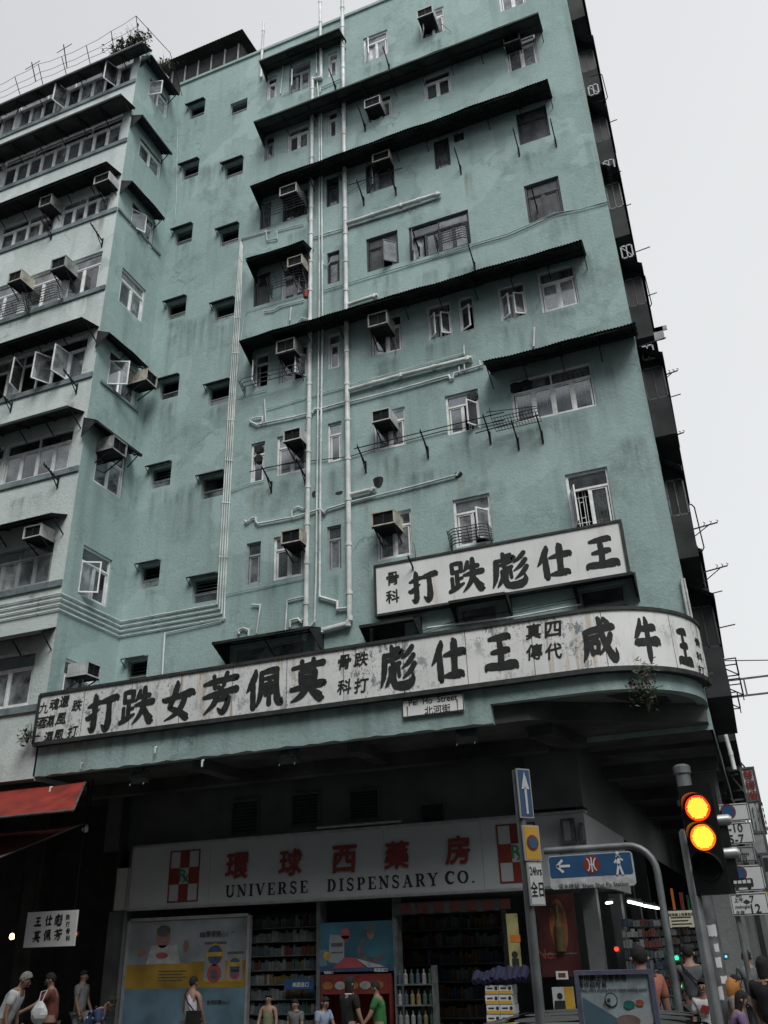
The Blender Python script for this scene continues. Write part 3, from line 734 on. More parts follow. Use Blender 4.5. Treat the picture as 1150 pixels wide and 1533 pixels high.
for (tl, br, fr, nc, top, op), r_ in zip(MAIN, mainR):
    window(B, (r_[0], YF, r_[1]), 0, r_[2]-r_[0], r_[3]-r_[1], fr, nc, top, op)
for r_ in lowR: window(B, (r_[0], YF, r_[1]), 0, r_[2]-r_[0], r_[3]-r_[1], 'gframe', 2, 1, {})
for i, r_ in enumerate(smallR):
    w_, h_ = r_[2]-r_[0], r_[3]-r_[1]
    f = MB(); t = .03
    f.box(0,.09,0,w_,.13,t); f.box(0,.09,h_-t,w_,.13,h_); f.box(0,.09,t,t,.13,h_-t); f.box(w_-t,.09,t,w_,.13,h_-t); f.box(t,.09,h_*.36,w_-t,.13,h_*.36+.03)
    f = f.build('toilet_window', M['gframe'], B, (r_[0], YF, r_[1]), 0)
    MB().box(t,.11,t,w_-t,.115,h_*.36).build('pane', GLASS, f)
    c = MB()
    for k in range(4):
        z = h_*.42 + k*h_*.135; c.face([(t,.14,z+.05),(w_-t,.14,z+.05),(w_-t,.08,z),(t,.08,z)])
    c.build('glass_louvre', M['gframe'] if i % 3 == 1 else M['dframe'], f)
    if i != 1:
        c = MB(); e = .12
        e = .10; c.face([(-e,-.01,h_+.10),(w_+.02,-.01,h_+.10),(w_+.02,-.18,h_+.04),(-e,-.18,h_+.04)]); c.face([(-e,-.18,h_+.01),(w_+.02,-.18,h_+.01),(w_+.02,-.01,h_+.07),(-e,-.01,h_+.07)])
        c.face([(-e,-.18,h_+.01),(-e,-.18,h_+.04),(w_+.02,-.18,h_+.04),(w_+.02,-.18,h_+.01)]); c.face([(-e,-.01,h_+.1),(-e,-.18,h_+.04),(-e,-.18,h_+.01),(-e,-.01,h_+.07)])
        c.bar((-e+.03,-.23,h_-.0),(-e+.03,-.01,h_-.16),.015)
        c.build('window_hood', M['awn'], B, (r_[0], YF, r_[1]), 0)
for (tl, br, fr, nc, op), r_ in zip(RET, retR):
    window(B, (XC, r_[0], r_[1]), math.pi/2, r_[2]-r_[0], r_[3]-r_[1], fr, nc, 1, op)
for (a, z0, c, z1, fr, nc, op) in STW:
    op2 = dict(op)
    if op.get('teal') and abs(c - stripR[2][2]) > .01: op2 = {'cur': 1}
    if 'open' in op and abs(c - stripR[0][2]) > .01: op2.pop('open')
    window(B, (a, YW, z0), 0, c-a, z1-z0, fr, nc, 1, op2)
# painted sill bands of the white wing
for i, (x0, z0, x1, z1, fr, op) in enumerate(stripR):
    e = 0 if i in (0, 1, 3) else .0
    MB().box(-27, YW-.05, z0-.17, XC-.003, YW+.0, z0-.01).build('sill_band', M['sill'], B, (0,0,0))
c = MB(); r6 = retR[2]; c.bar((XC+.03, YW+.02, stripR[2][1]-.06), (XC+.03, YF-.1, stripR[2][1]-.06), .05, .08)
c.bar((XC+.03, YW+.3, retR[4][1]-.05), (XC+.03, YF-.3, retR[4][1]-.05), .05, .08)
c.build('sill_band', M['sill'], B, (0,0,0))

# ------------------------------------------------------------------ awnings
def awning(L_, R_, Yw, w=.75, corr=True, rise=.16, cheek=False, strut=.9, m='awn', rot=0, ridge=None):
    """L_, R_: photo pixels of the outer edge's ends"""
    if rot == 0:
        a = P(*L_, Y=Yw-w); c = P(*R_, Y=Yw-w); x0, x1 = a.x, c.x; zo = (a.z + c.z)/2; loc = (x0, Yw, zo)
    else:
        a = P(*L_, X=XC+w); c = P(*R_, X=XC+w); x0, x1 = a.y, c.y; zo = (a.z + c.z)/2; loc = (XC, x0, zo)
    l = x1 - x0; b = MB(); z1 = rise
    n = max(2, int(l/.019)) if corr else max(2, int(l/.6))
    for s_ in (0, 1):
        prev = None
        for i in range(n+1):
            x = l*i/n; dz = (.014*math.sin(i*math.pi/2) if corr else 0) - s_*.008 + .010*math.sin(x*2.1+zo) + .006*math.sin(x*7.3)
            cur = ((x, -w - .012*math.sin(x*3.1+zo), dz), (x, 0, z1+dz))
            if prev: b.face([prev[0], cur[0], cur[1], prev[1]] if not s_ else [prev[1], cur[1], cur[0], prev[0]])
            prev = cur
    if not corr:
        b.box(0, -w, -.05, l, -w+.03, .012)
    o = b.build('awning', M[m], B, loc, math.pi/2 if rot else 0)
    k = MB(); xs = [0.04] + [l*(j+1)/max(1,int(l/strut)) for j in range(max(1,int(l/strut)))]
    xs[-1] = l - .04
    for x in xs:
        k.bar((x, -w+.05, -.03), (x, 0, z1-.05), .03); k.bar((x, -w*.75, .0), (x, 0, -.32), .022)
    k.bar((0, -w+.06, -.04), (l, -w+.06, -.04), .03); k.bar((0, -w*.45, .03), (l, -w*.45, .03), .025)
    k.build('bracket', M['bracket'] if m == 'awn' else M['awn'], o)
    if cheek:
        k = MB()
        for x in ((0, l) if cheek == 2 else (0,)): k.face([(x,-w,-.03),(x,0,z1),(x,0,-.42)]); k.face([(x+.01,-w,-.03),(x+.01,0,-.42),(x+.01,0,z1)])
        k.build('side_cheek', M[m], o)
    return o
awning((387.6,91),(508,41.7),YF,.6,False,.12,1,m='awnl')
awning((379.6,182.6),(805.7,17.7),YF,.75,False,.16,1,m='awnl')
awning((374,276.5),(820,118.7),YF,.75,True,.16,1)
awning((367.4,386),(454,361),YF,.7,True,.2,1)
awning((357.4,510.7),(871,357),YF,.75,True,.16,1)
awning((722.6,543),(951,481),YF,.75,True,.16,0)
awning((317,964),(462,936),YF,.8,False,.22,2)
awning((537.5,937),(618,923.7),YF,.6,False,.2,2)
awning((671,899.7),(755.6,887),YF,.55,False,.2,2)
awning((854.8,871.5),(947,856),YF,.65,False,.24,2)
# white wing
def wa(rp, w, corr, rise=.18, x0=-24.0, cheek=0, m='awn', wdt=None):
    c = P(*rp, Y=YW-w); a = Vector((x0, 0, 0))
    l = c.x - x0; b = MB(); n = int(l/.019) if corr else 12
    for s_ in (0, 1):
        prev = None
        for i in range(n+1):
            x = l*i/n; dz = (.014*math.sin(i*math.pi/2) if corr else 0) - s_*.008
            cur = ((x, -w, dz), (x, 0, rise+dz))
            if prev: b.face([prev[0], cur[0], cur[1], prev[1]] if not s_ else [prev[1], cur[1], cur[0], prev[0]])
            prev = cur
    if not corr: b.box(0,-w,-.07,l,-w+.04,.012)
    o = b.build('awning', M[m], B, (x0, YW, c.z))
    k = MB(); x = l-.05
    while x > l-9:
        k.bar((x,-w+.05,-.03),(x,0,rise-.05),.035); k.bar((x,-w*.75,0),(x,0,-.32),.025); x -= .9
    k.bar((0,-w+.06,-.05),(l,-w+.06,-.05),.03); k.build('bracket', M['bracket'], o)
    return o
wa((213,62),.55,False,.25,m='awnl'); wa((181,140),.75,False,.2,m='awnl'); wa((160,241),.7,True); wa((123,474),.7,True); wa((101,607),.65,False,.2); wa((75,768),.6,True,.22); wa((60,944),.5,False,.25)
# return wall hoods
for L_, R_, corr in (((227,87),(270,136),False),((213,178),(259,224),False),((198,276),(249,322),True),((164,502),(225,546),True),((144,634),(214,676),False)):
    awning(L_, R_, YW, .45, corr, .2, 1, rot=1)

# ------------------------------------------------------------------ window air conditioners
AC0 = None; ACS = []
def ac(px, py, Yf, label, rz=0, X=None, sc=1.0):
    """px,py: middle of the outer face"""
    global AC0
    p = P(px, py, Y=Yf) if X is None else P(px, py, X=X)
    if AC0 is None:
        AC0 = thing('air_conditioner', label, 'air conditioner', p, rz, 'window air conditioners')
        w_, h_, d = .265, .185, .66
        b = MB(); e = .028
        b.box(-w_,.02,-h_,w_,d,-h_+.02); b.box(-w_,.02,h_-.02,w_,d,h_); b.box(-w_,.02,-h_+.02,-w_+.02,d,h_-.02); b.box(w_-.02,.02,-h_+.02,w_,d,h_-.02)
        b.box(-w_-.004,0,-h_-.004,w_+.004,.03,-h_+e); b.box(-w_-.004,0,h_-e,w_+.004,.03,h_+.004); b.box(-w_-.004,0,-h_+e,-w_+e,.03,h_-e); b.box(w_-e,0,-h_+e,w_+.004,.03,h_-e)
        for sg in (-1, 1):
            for k in range(5): b.box(sg*w_-.006,.12+.1*k,-h_*.5,sg*w_+.006,.15+.1*k,h_*.6)
        b.build('casing', M['acbody'], AC0)
        b = MB(); b.box(-w_+e,.05,-h_+e,w_-e,.07,h_-e)
        for k in range(9): b.box(-w_+e,.028,-h_+.045+k*.041,w_-e,.04,-h_+.052+k*.041)
        b.box(-.012,.025,-h_+e,.012,.045,h_-e)
        b.build('grille', M['acdark'], AC0)
        b = MB(); z = -h_-.02
        for sg in (-1, 1):
            b.bar((sg*w_*.85,.02,z),(sg*w_*.85,d+.02,z),.03); b.bar((sg*w_*.85,.08,z-.01),(sg*w_*.85,d,z-.32),.025)
        b.box(-w_,.02,z-.02,w_,.05,z+.01); b.box(-w_*.95,.05,z+.008,w_*.95,d,z+.018)
        b.build('bracket', M['bracket'], AC0)
        return AC0
    o = clone(AC0, p, label, rz); k = len(ACS); ACS.append(o)
    o.scale = (1 + .10*math.sin(k*2.7), 1 + .12*math.sin(k*1.3), 1 + .13*math.sin(k*4.1))
    for ch in o.children:
        if ch.name.startswith('casing') and k % 3:
            me = ch.data.copy(); me.materials.clear(); me.materials.append((M['acbody'], M['accream'], M['acold'])[k % 3]); ch.data = me
        if ch.name.startswith('bracket') and k % 4 == 1: ch.hide_render = False
    return o
F_ = YF - .50
ac(636,17,F_,'air conditioner over the topmost open window, beside the roof edge')
ac(557,152,F_+.1,'air conditioner on a leaning black bracket, one storey below the open window by the roofline')
ac(570,233,F_+.1,'air conditioner above the dark broken window with a washing bar')
ac(765,55,F_+.2,'air conditioner over the two-part curtained window in the upper right corner')
ac(431,283,F_,'air conditioner over the uppermost curved balcony rail left of the pipes')
ac(441,390,F_,'air conditioner over the curved rail where a red bucket hangs')
ac(427,517,F_,'air conditioner under the long sagging awning left of the pipes')
ac(437,650,F_,'air conditioner over the pale curtained window left of the pipes')
ac(435,802,F_,'lowest air conditioner left of the pipes, above the small black awning')
ac(565,477,F_,'air conditioner just under the long corrugated awning, right of the big pipe')
ac(570,621,F_,'air conditioner over the bright lattice window above a long washing bar')
ac(573,775,F_,'air conditioner above the left corner of the upper white sign')
G_ = YW - .48
ac(68,300,G_,'left air conditioner of two under the third awning of the white wing')
ac(152,266,G_,'right air conditioner of two under the third awning, at the white wing corner')
ac(22,413,G_,'air conditioner furthest left on the white wing, above a curved rail')
ac(87,393,G_,'air conditioner left of the clouded three-part window on the white wing')
ac(48,795,G_,'air conditioner above the window stuffed with old paper on the white wing')
ac(228,566,None,'large air conditioner beside an open casement on the side of the white wing',math.pi/2,XC+.62)
ac(180,668,None,'air conditioner with metal frame over the lattice window on the side of the white wing',math.pi/2,XC+.55)
ac(141,1003,None,'air conditioner peeping over the left end of the long sign',math.pi/2,XC+.6)

# drip hoses
for k, (x0_, y0_, x1_, y1_) in enumerate(((585,243,520,290),(650,30,676,48),(590,505,592,530),(455,290,462,330),(453,655,456,690),(618,812,622,838))):
    a = P(x0_, y0_, Y=YF-.06); c = P(x1_, y1_, Y=YF-.03); m_ = (a+c)/2 + Vector((.06,-.06,-.12))
    b = MB(); b.tube([a, a*.6+m_*.4+Vector((.02,-.02,.03)), m_, c*.6+m_*.4, c], .009, 6); b.build('drip_hose', M['rail'], B, (0,0,0))

# ------------------------------------------------------------------ pipes on the wall
def pw(pts, Y): return [P(x, y, Y=Y) for x, y in pts]
def pipe(pts, r, Y=None, m='pipe', collar=1.0, name='drain_pipe', host=B):
    pp = [Vector(q) for q in pw(pts, (Y or YF) - r - .03)]
    b = MB(); b.tube(pp, r, 12)
    for i in range(len(pp)-1):
        a, c = pp[i], pp[i+1]; l = (c-a).length; d = (c-a).normalized()
        k = max(0, int(l/collar)) if collar else 0
        for j in range(k):
            q = a + d*(l*(j+.5)/k); b.tube([q-d*.04, q+d*.04], r*1.22, 12)
            if r > .03 and j % 2 == 0: b.bar(q, q+Vector((0, r+.05, 0)), .03, .02)
    for q in pp[1:-1]: b.tube([q-Vector((0,0,r*.9)), q+Vector((0,0,r*.9))], r*1.12, 10)
    return b.build(name, M[m], host, (0,0,0) if host else None, smooth=True)
def LB(o):  # world-coordinate mesh under the building
    return o
pipe([(478.5,-40),(481,113)],.055); pipe([(481,111),(481,117),(468,120),(468,125)],.05,collar=0)
pipe([(468,117),(466,330),(463,600),(458,935),(456,958)],.062)
pipe([(473.5,66),(474,110)],.022); pipe([(475,121),(478,160),(478,450),(475,700),(473,870),(471,930),(462,940)],.022,collar=1.4)
pipe([(481,156),(483,480),(480,700),(478.5,895)],.028,collar=1.2)
pipe([(512,-30),(517,330),(520,600),(522,780),(524,926),(521,934),(482,944),(476,952),(475,972)],.066)
pipe([(395,33),(392,88),(391,116)],.05); pipe([(478.5,893),(505,901),(505,912),(521,910)],.032,collar=0)
pipe([(517,335.6),(600,308),(654,291),(660,291)],.06); pipe([(468,355),(517,341),(600,315),(655,296)],.022)
pipe([(519,457),(560,443.5),(566,442)],.055,collar=0); pipe([(522,584),(600,562),(700,537),(707,536)],.06)
pipe([(520,577),(600,555),(695,528)],.012,collar=1.5); pipe([(695,531),(694.5,517)],.018,collar=0)
pipe([(523,602),(600,582),(672,562),(674,567),(678,566),(680,559),(724,546)],.024,collar=1.6)
pipe([(688,559),(687,549)],.02,collar=0); pipe([(696,556),(695,545)],.02,collar=0); pipe([(719,548),(718,540)],.02,collar=0)
pipe([(377,632),(385,636),(440,624),(468,617),(472,612),(480,612),(523,600)],.026,collar=1.4)
pipe([(390,634),(393,630),(393,624),(378,626),(374,630),(378,634)],.022,collar=0)
pipe([(398,632),(397,618),(396,598)],.02,collar=0); pipe([(400,612),(440,600),(460,594),(520,578)],.012,collar=1.5)
pipe([(524,741),(556,733),(563,732)],.055,collar=0)
pipe([(386,784),(440,774),(480,762),(486,768),(490,762),(523,752),(600,733),(684,711),(687,707)],.026,collar=1.4)
pipe([(387,784),(383,781),(383,775),(378,775),(373,779),(369,782),(366,779)],.024,collar=0)
pipe([(437,773),(437,764),(446,758),(455,762),(460,757)],.018,collar=0)
pipe([(384,948),(390,906),(377,905)],.02,collar=0); pipe([(427,945),(430,899),(455,893)],.02,collar=0)
pipe([(434,939),(435,929),(446,926),(451,931),(454,925)],.026,collar=0); pipe([(372,952),(373,943),(364,940),(357,944),(358,949)],.026,collar=0)
pipe([(799,519),(800,490)],.03,collar=0); pipe([(434,480),(436,460)],.022,collar=0); pipe([(444,484),(452,476),(460,478)],.022,collar=0)
pipe([(396,466),(410,464),(420,458),(455,449)],.018,collar=0); pipe([(420,140),(424,100),(413,93)],.018,collar=0); pipe([(424,142),(424,141),(462,127)],.01,collar=0)
pipe([(479,138),(481,131),(512,117)],.02,collar=0); pipe([(447,438),(449,405)],.018,collar=0)
# bundle of four thin conduits that turns at the lower corner
for k in range(4):
    d = k*4.2
    zc = P(184, 943+k*7.3-12, Y=YF).z
    pts = pw([(360+d*.25,358+k*3),(353+d*.6,450),(343+d*.7,600),(331+d*.8,800),(324+d*.85,925+k*6)], YF-.035)
    pts[-1] = Vector((pts[-1].x, YF-.035, zc)); 
    rr = .016
    path = pts + [Vector((XC+.035, YF-.035, zc)), Vector((XC+.035, YW-.035, zc)), Vector((-24, YW-.035, zc))]
    if k == 0: path = [Vector(P(405,345,Y=YF-.035))] + path
    b = MB(); b.tube(path, rr, 8)
    for i in range(len(path)-1):
        l = (path[i+1]-path[i]).length; d_ = (path[i+1]-path[i]).normalized()
        for j in range(int(l/1.3)):
            q = path[i] + d_*(j+.5)*1.3; b.tube([q-d_*.02, q+d_*.02], rr*1.7, 8)
    b.build('conduit', M['pipe'], B, (0,0,0), smooth=True)
pipe([(335,930),(340,745),(352,580),(366,470),(371,465),(455,440)],.008,collar=0,name='cable'); pipe([(337,890),(376,882),(455,865)],.010,collar=0,m='pipeg',name='cable')
pipe([(345,735),(376,723),(395,719)],.010,collar=0,m='pipeg',name='cable'); pipe([(354,595),(380,588),(400,583)],.010,collar=0,m='pipeg',name='cable')
pipe([(243,1012),(245,975),(247,947)],.024,collar=.8); pipe([(247,948),(330,930),(338,925)],.014,collar=0)
pipe([(398,700),(440,693),(525,683),(560,672),(664,645),(700,640),(755,629)],.012,collar=0,m='awn',name='cable')
pipe([(398,344),(400,360),(415,358),(415,345),(455,335)],.014,collar=0,name='cable')
pipe([(600,400),(700,368),(720,362),(760,350),(790,337),(830,319),(870,313),(911,301)],.012,collar=0,m='pipeg',name='cable')
pipe([(702,371),(720,365),(760,354),(790,341),(830,322),(911,303)],.008,collar=0,m='awn',name='cable')
pipe([(483,435),(520,424),(610,397),(705,370)],.014,collar=0,m='pipeg',name='cable')
pipe([(1020,867),(1026,900),(1036,950)],.03,Y=YF-.0,collar=.5); pipe([(1024,866),(1032,905),(1042,955)],.02,Y=YF,collar=.5)
pipe([(640,940),(760,925),(780,922),(870,905)],.02,Y=YF-.1,collar=0); pipe([(620,948),(700,925),(760,916),(865,895)],.008,collar=0,m='awn',name='cable')
pipe([(484,380),(484,395),(491,397),(497,388)],.012,collar=0,name='cable')
pipe([(266,190),(264,300),(262,330),(257,335)],.007,collar=0,name='cable')
# holes knocked round pipe ends
for (x, y, a, c) in ((566,722,.13,.20),(508,738,.1,.06),(686,711,.1,.1),(470,740,.05,.12)):
    p = P(x, y, Y=YF-.004); b = MB()
    b.face([(a*math.cos(t)*(1+.2*math.sin(3*t+x)), 0, c*math.sin(t)*(1+.2*math.cos(2*t))) for t in [2*math.pi*k/14 for k in range(14)]])
    b.build('broken_plaster', M['dark'], B, p)

# grime runs: thin washes of dirt on the plaster under sills, awning ends and pipes
def stain_mat(name, col, k):
    m = bpy.data.materials.new(name); m.use_nodes = True; n = m.node_tree.nodes; l = m.node_tree.links; b = n['Principled BSDF']
    b.inputs['Base Color'].default_value = (*col, 1); b.inputs['Roughness'].default_value = .95; b.inputs['Specular IOR Level'].default_value = .1
    g = n.new('ShaderNodeNewGeometry'); t = n.new('ShaderNodeTexCoord'); sp = n.new('ShaderNodeSeparateXYZ'); l.new(t.outputs['Generated'], sp.inputs[0])
    f, _ = noise_fac(n, l, scaled(n, l, g.outputs['Position'], (6, 6, .5)), 1.1, .36, .85, 7)
    up = n.new('ShaderNodeMath'); up.operation = 'POWER'; up.inputs[1].default_value = 1.4; l.new(sp.outputs['Z'], up.inputs[0])
    ab = n.new('ShaderNodeMath'); ab.operation = 'PINGPONG'; ab.inputs[1].default_value = .5; l.new(sp.outputs['X'], ab.inputs[0])
    e = n.new('ShaderNodeMapRange'); e.inputs[1].default_value = 0; e.inputs[2].default_value = .22; l.new(ab.outputs[0], e.inputs[0])
    tp = n.new('ShaderNodeMapRange'); tp.inputs[1].default_value = 1; tp.inputs[2].default_value = .86; l.new(sp.outputs['Z'], tp.inputs[0])
    l.new(mul(n, l, mul(n, l, mul(n, l, mul(n, l, f, up.outputs[0]), e.outputs[0]), tp.outputs[0]), k), b.inputs['Alpha']); return m
STN = [stain_mat('grime_run', (.06,.085,.075), .62), stain_mat('rust_run', (.24,.17,.09), .75)]
def stain(px, py, w_=.5, h_=1.2, k=0, Y=None):
    p = P(px, py, Y=Y or YF); b = MB(); b.face([(-w_/2,0,-h_),(w_/2,0,-h_),(w_/2,0,0),(-w_/2,0,0)]); b.face([(-w_/2,.0001,-h_),(-w_/2,.0001,0)]+[(-w_/2+.001,.0001,0)])
    b.build('rain_stain', STN[k], B, (p.x, (Y or YF)-.004-.001*(k), p.z))
for a_ in ((558,95,.9,1.1),(648,60,.8,1.0),(584,110,.25,.9,1),(700,255,.3,1.6,1),(690,400,1.2,.9),(640,405,.8,1.1),(576,410,.9,1.3),(835,325,1.0,.9),(795,225,.6,1.2),(450,140,.7,.8),(445,345,.8,.8),(502,425,.4,1.2),
           (580,535,.9,1.3),(655,510,.8,1.0),(770,482,.8,1.2),(845,460,1.1,1.0),(820,625,2.0,1.3),(690,655,.9,1.2),(585,680,.9,1.4),(500,700,.4,1.2),(385,730,.5,1.2,1),(435,715,.8,1.2),(600,845,.8,.5),(880,375,.5,2.2),(365,400,.4,1.6),(358,530,.35,1.5),
           (380,300,.35,1.2),(385,205,.35,1.2),(822,132,.3,1.8),(300,172,.7,1.5),(355,168,.6,1.0),(285,262,.6,1.6),(350,262,.7,1.1),(275,362,.6,1.4),(265,475,.7,1.7),(335,485,.6,1.1),(253,600,.7,1.5),(328,605,.7,1.2),(240,730,.7,1.6),(225,880,.7,1.2),
           (300,470,1.6,2.6),(320,240,1.4,2.2),(290,720,1.8,2.6),(640,700,1.4,1.5),(545,740,.3,1.0,1),(900,540,.8,2.2),(940,650,.8,2.4),(890,200,.7,2.4),(690,712,.25,.9,1),(405,870,.5,.9),(500,860,.4,.9)): stain(*a_)
for a_ in ((60,350,1.4,.9),(150,320,.5,1.4,1),(120,440,1.5,.9),(150,210,.4,1.0),(110,600,.4,1.2,1),(60,575,1.4,.9),(85,710,.4,1.2),(40,740,1.3,1.0),(60,885,1.0,.7)): stain(*a_, Y=YW)
for k in range(26):
    x_ = -14 + k*.42; b = MB(); w_, h_ = .25+.2*math.sin(k*3.1)**2, .5+.3*math.sin(k*1.7); b.face([(-w_/2,0,-h_),(w_/2,0,-h_),(w_/2,0,0),(-w_/2,0,0)]); b.face([(-w_/2,.0001,-h_),(-w_/2,.0001,0),(-w_/2+.001,.0001,0)]); b.build('rain_stain', STN[k % 5 == 2], B, (x_, YW-.0045, P(600,1045,Y=YW).z-.02))

# ------------------------------------------------------------------ drying racks and rails
def basket(l, r, out=.42, nb=6, up=.0, m='rail', Yw=YF, h=.35):
    a = P(*l, Y=Yw); c = P(*r, Y=Yw); x1 = c.x - a.x; b = MB()
    for i in range(nb):
        f = i/(nb-1); z = h*f; o_ = out*(.55+.45*f); e = .12
        b.tube([(0,0,z),(0,-o_+e,z),(e,-o_,z),(x1-e,-o_,z),(x1,-o_+e,z),(x1,0,z)], .011 if i else .014, 6)
    for x in (.0, x1): b.bar((x,0,-.14),(x,-out*.55,0),.02); b.bar((x,-out*.5,0),(x,-out*.95,h),.018)
    for k in range(1, 4): b.bar((x1*k/4,-out*.55,0),(x1*k/4,-out,h),.012)
    return b.build('balcony_rail', M[m], B, (a.x, Yw, (a.z+c.z)/2))
basket((401,328),(462,318)); basket((408,442),(461,425)); basket((368,587),(455,563),.45,3,h=.12); basket((656,370),(704,366),.4,7)
basket((678,818),(738,812),.42,6,h=.28); basket((45,468),(97,448),.4,6,Yw=YW,h=.3); basket((-20,490),(46,470),.4,6,Yw=YW,h=.3)
def arm(px, py, out=.55, dz=.28, spikes=5, Yw=YF, rz=0, X=None):
    p = P(px, py, Y=Yw) if X is None else P(px, py, X=X)
    b = MB(); b.box(-.02,-.03,-.22,.02,0,.12); b.bar((0,0,0),(0,-out,dz),.03); b.bar((0,-.01,-.2),(0,-out*.55,dz*.5),.02)
    for k in range(spikes): t = .3+.65*k/max(1,spikes-1); b.bar((0,-out*t,dz*t),(0,-out*t-.02,dz*t+.07),.014)
    b.build('drying_bracket', M['bracket'], B, p, rz); return p + Vector((0, -out*.9, dz*.9))
def armbar(ps, ext=(0.3,.3), **k):
    q = [arm(*p, **k) for p in ps]
    d = (q[-1]-q[0]).normalized(); a = q[0]-d*ext[0]; c = q[-1]+d*ext[1]
    b = MB(); b.tube([a, c], .013, 8); b.build('washing_bar', M['bracket'], B, (0,0,0))
armbar([(548,697),(641,675),(734,653)],(.1,.5)); armbar([(545,300),(593,285)],(.3,.4)); armbar([(407,727),(458,716)],(.4,.1)); 
armbar([(776,662),(812,652)],(.9,.05)); 
for a_ in ((690,253),(583,100),(503,132),(832,212),(804,312),(624,862),(547,190),(777,226),(711,398),(628,375)): arm(*a_)
for a_ in ((154,362),(78,352),(88,720),(116,580),(18,608)): arm(*a_, Yw=YW, out=.6, dz=.2)
b = MB(); p0 = P(745,650,Y=YF); p1 = P(812,632,Y=YF); x1 = p1.x-p0.x
for k in range(5): b.bar((0,-.1-.1*k,.03*k),(x1,-.1-.1*k,.03*k),.012)
for k in range(16): b.bar((x1*k/15,-.08,0),(x1*k/15,-.52,.12),.01)
b.bar((0,-.52,.12),(0,-.6,.35),.014); b.bar((-.1,-.55,.3),(x1,-.55,.14),.014)
b.build('plant_shelf', M['bracket'], B, (p0.x, YF, (p0.z+p1.z)/2))
# bucket
p = P(458,440,Y=YF-.35); k = thing('bucket', 'small red bucket hanging at the end of a curved balcony rail by the pipes', 'bucket', p)
b = MB(); b.tube([(0,0,-.13),(0,0,.1)], [.07,.095], 14); b.build('body', M['red'], k, smooth=True)
b = MB(); b.tube([(-.09,0,.1),(-.05,0,.2),(.05,0,.2),(.09,0,.1)], .006, 5); b.build('handle', M['rail'], k)

# ------------------------------------------------------------------ things on the roof
T_ = thing('roof_shack', 'dark tin-roofed shack on the roof above the small toilet windows', 'shack', (-13, 19, ROOF))
xa, xb = P(255,100,Y=18.6).x, P(362,60,Y=18.6).x
z0 = ROOF; z1 = P(345,54,Y=18.3).z
b = MB(); 
MB().box(xa,18.6,z0,xb,18.7,z1-.25).box(xa,18.7,z0,xa+.1,22,z1-.25).box(xb-.1,18.7,z0,xb,22,z1-.25).build('wall', M['dark'], T_, (0,0,0))
b = MB(); n = 60
for i in range(n): 
    x, x2 = xa-.2+(xb-xa+.5)*i/n, xa-.2+(xb-xa+.5)*(i+1)/n; s1, s2 = .02*(i % 2), .02*((i+1) % 2)
    b.face([(x,18.15,z1-.14+s1),(x2,18.15,z1-.14+s2),(x2,22.4,z1+.5+s2),(x,22.4,z1+.5+s1)]); b.face([(x,18.15,z1-.17+s1),(x,22.4,z1+.47+s1),(x2,22.4,z1+.47+s2),(x2,18.15,z1-.17+s2)])
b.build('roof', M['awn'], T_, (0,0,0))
fw = window(T_, (xb-1.3,18.56,z1-1.25), 0, .9, .95, 'gframe', 1, 0, {}); 
b = MB()
for k in range(6): b.bar((xa+.2+k*(xb-xa-.3)/5,18.57,z0),(xa+.2+k*(xb-xa-.3)/5,18.57,z1-.25),.05)
b.build('post', M['gframe'], T_, (0,0,0))
# wire frame on the white wing's roof edge
T_ = thing('roof_wire_fence', 'rickety wire fence leaning along the roof edge of the white wing', 'fence', (-18, YW, WT))
b = MB(); zt = P(213,22,Y=YW-.3).z
top = []
for k in range(9):
    x = -14.35 - k*1.05; hh = (zt-WT) * (1 if k == 0 else .62+.12*math.sin(k*1.9)); top.append((x,YW-.35,WT+hh))
    b.tube([(x,YW,WT),(x+.04*math.sin(k),YW-.35,WT+hh)], .015, 5)
for k in range(8):
    for q in (1, .6, .3):
        a, c = top[k], top[k+1]; b.tube([(a[0],YW-.35*q,WT+(a[2]-WT)*q),((a[0]+c[0])/2,YW-.35*q,WT+((a[2]+c[2])/2-WT)*q-.06),(c[0],YW-.35*q,WT+(c[2]-WT)*q)], .007, 4)
b.tube([top[0],(-13.9,16.3,WT+.6),(XC+.2,YF-.1,WT-.3)], .012, 4)
b.build('wire_frame', M['bracket'], T_, (0,0,0))
for x_, h_ in ((-17.3,.9),(-18.7,.7)):
    b = MB(); b.tube([(x_,YW-.2,WT),(x_-.05,YW-.5,WT+h_)], .02, 5); b.tube([(x_-.35,YW-.45,WT+h_*.75),(x_+.35,YW-.5,WT+h_*.8)], .012, 5); b.build('antenna', M['bracket'], T_, (0,0,0))

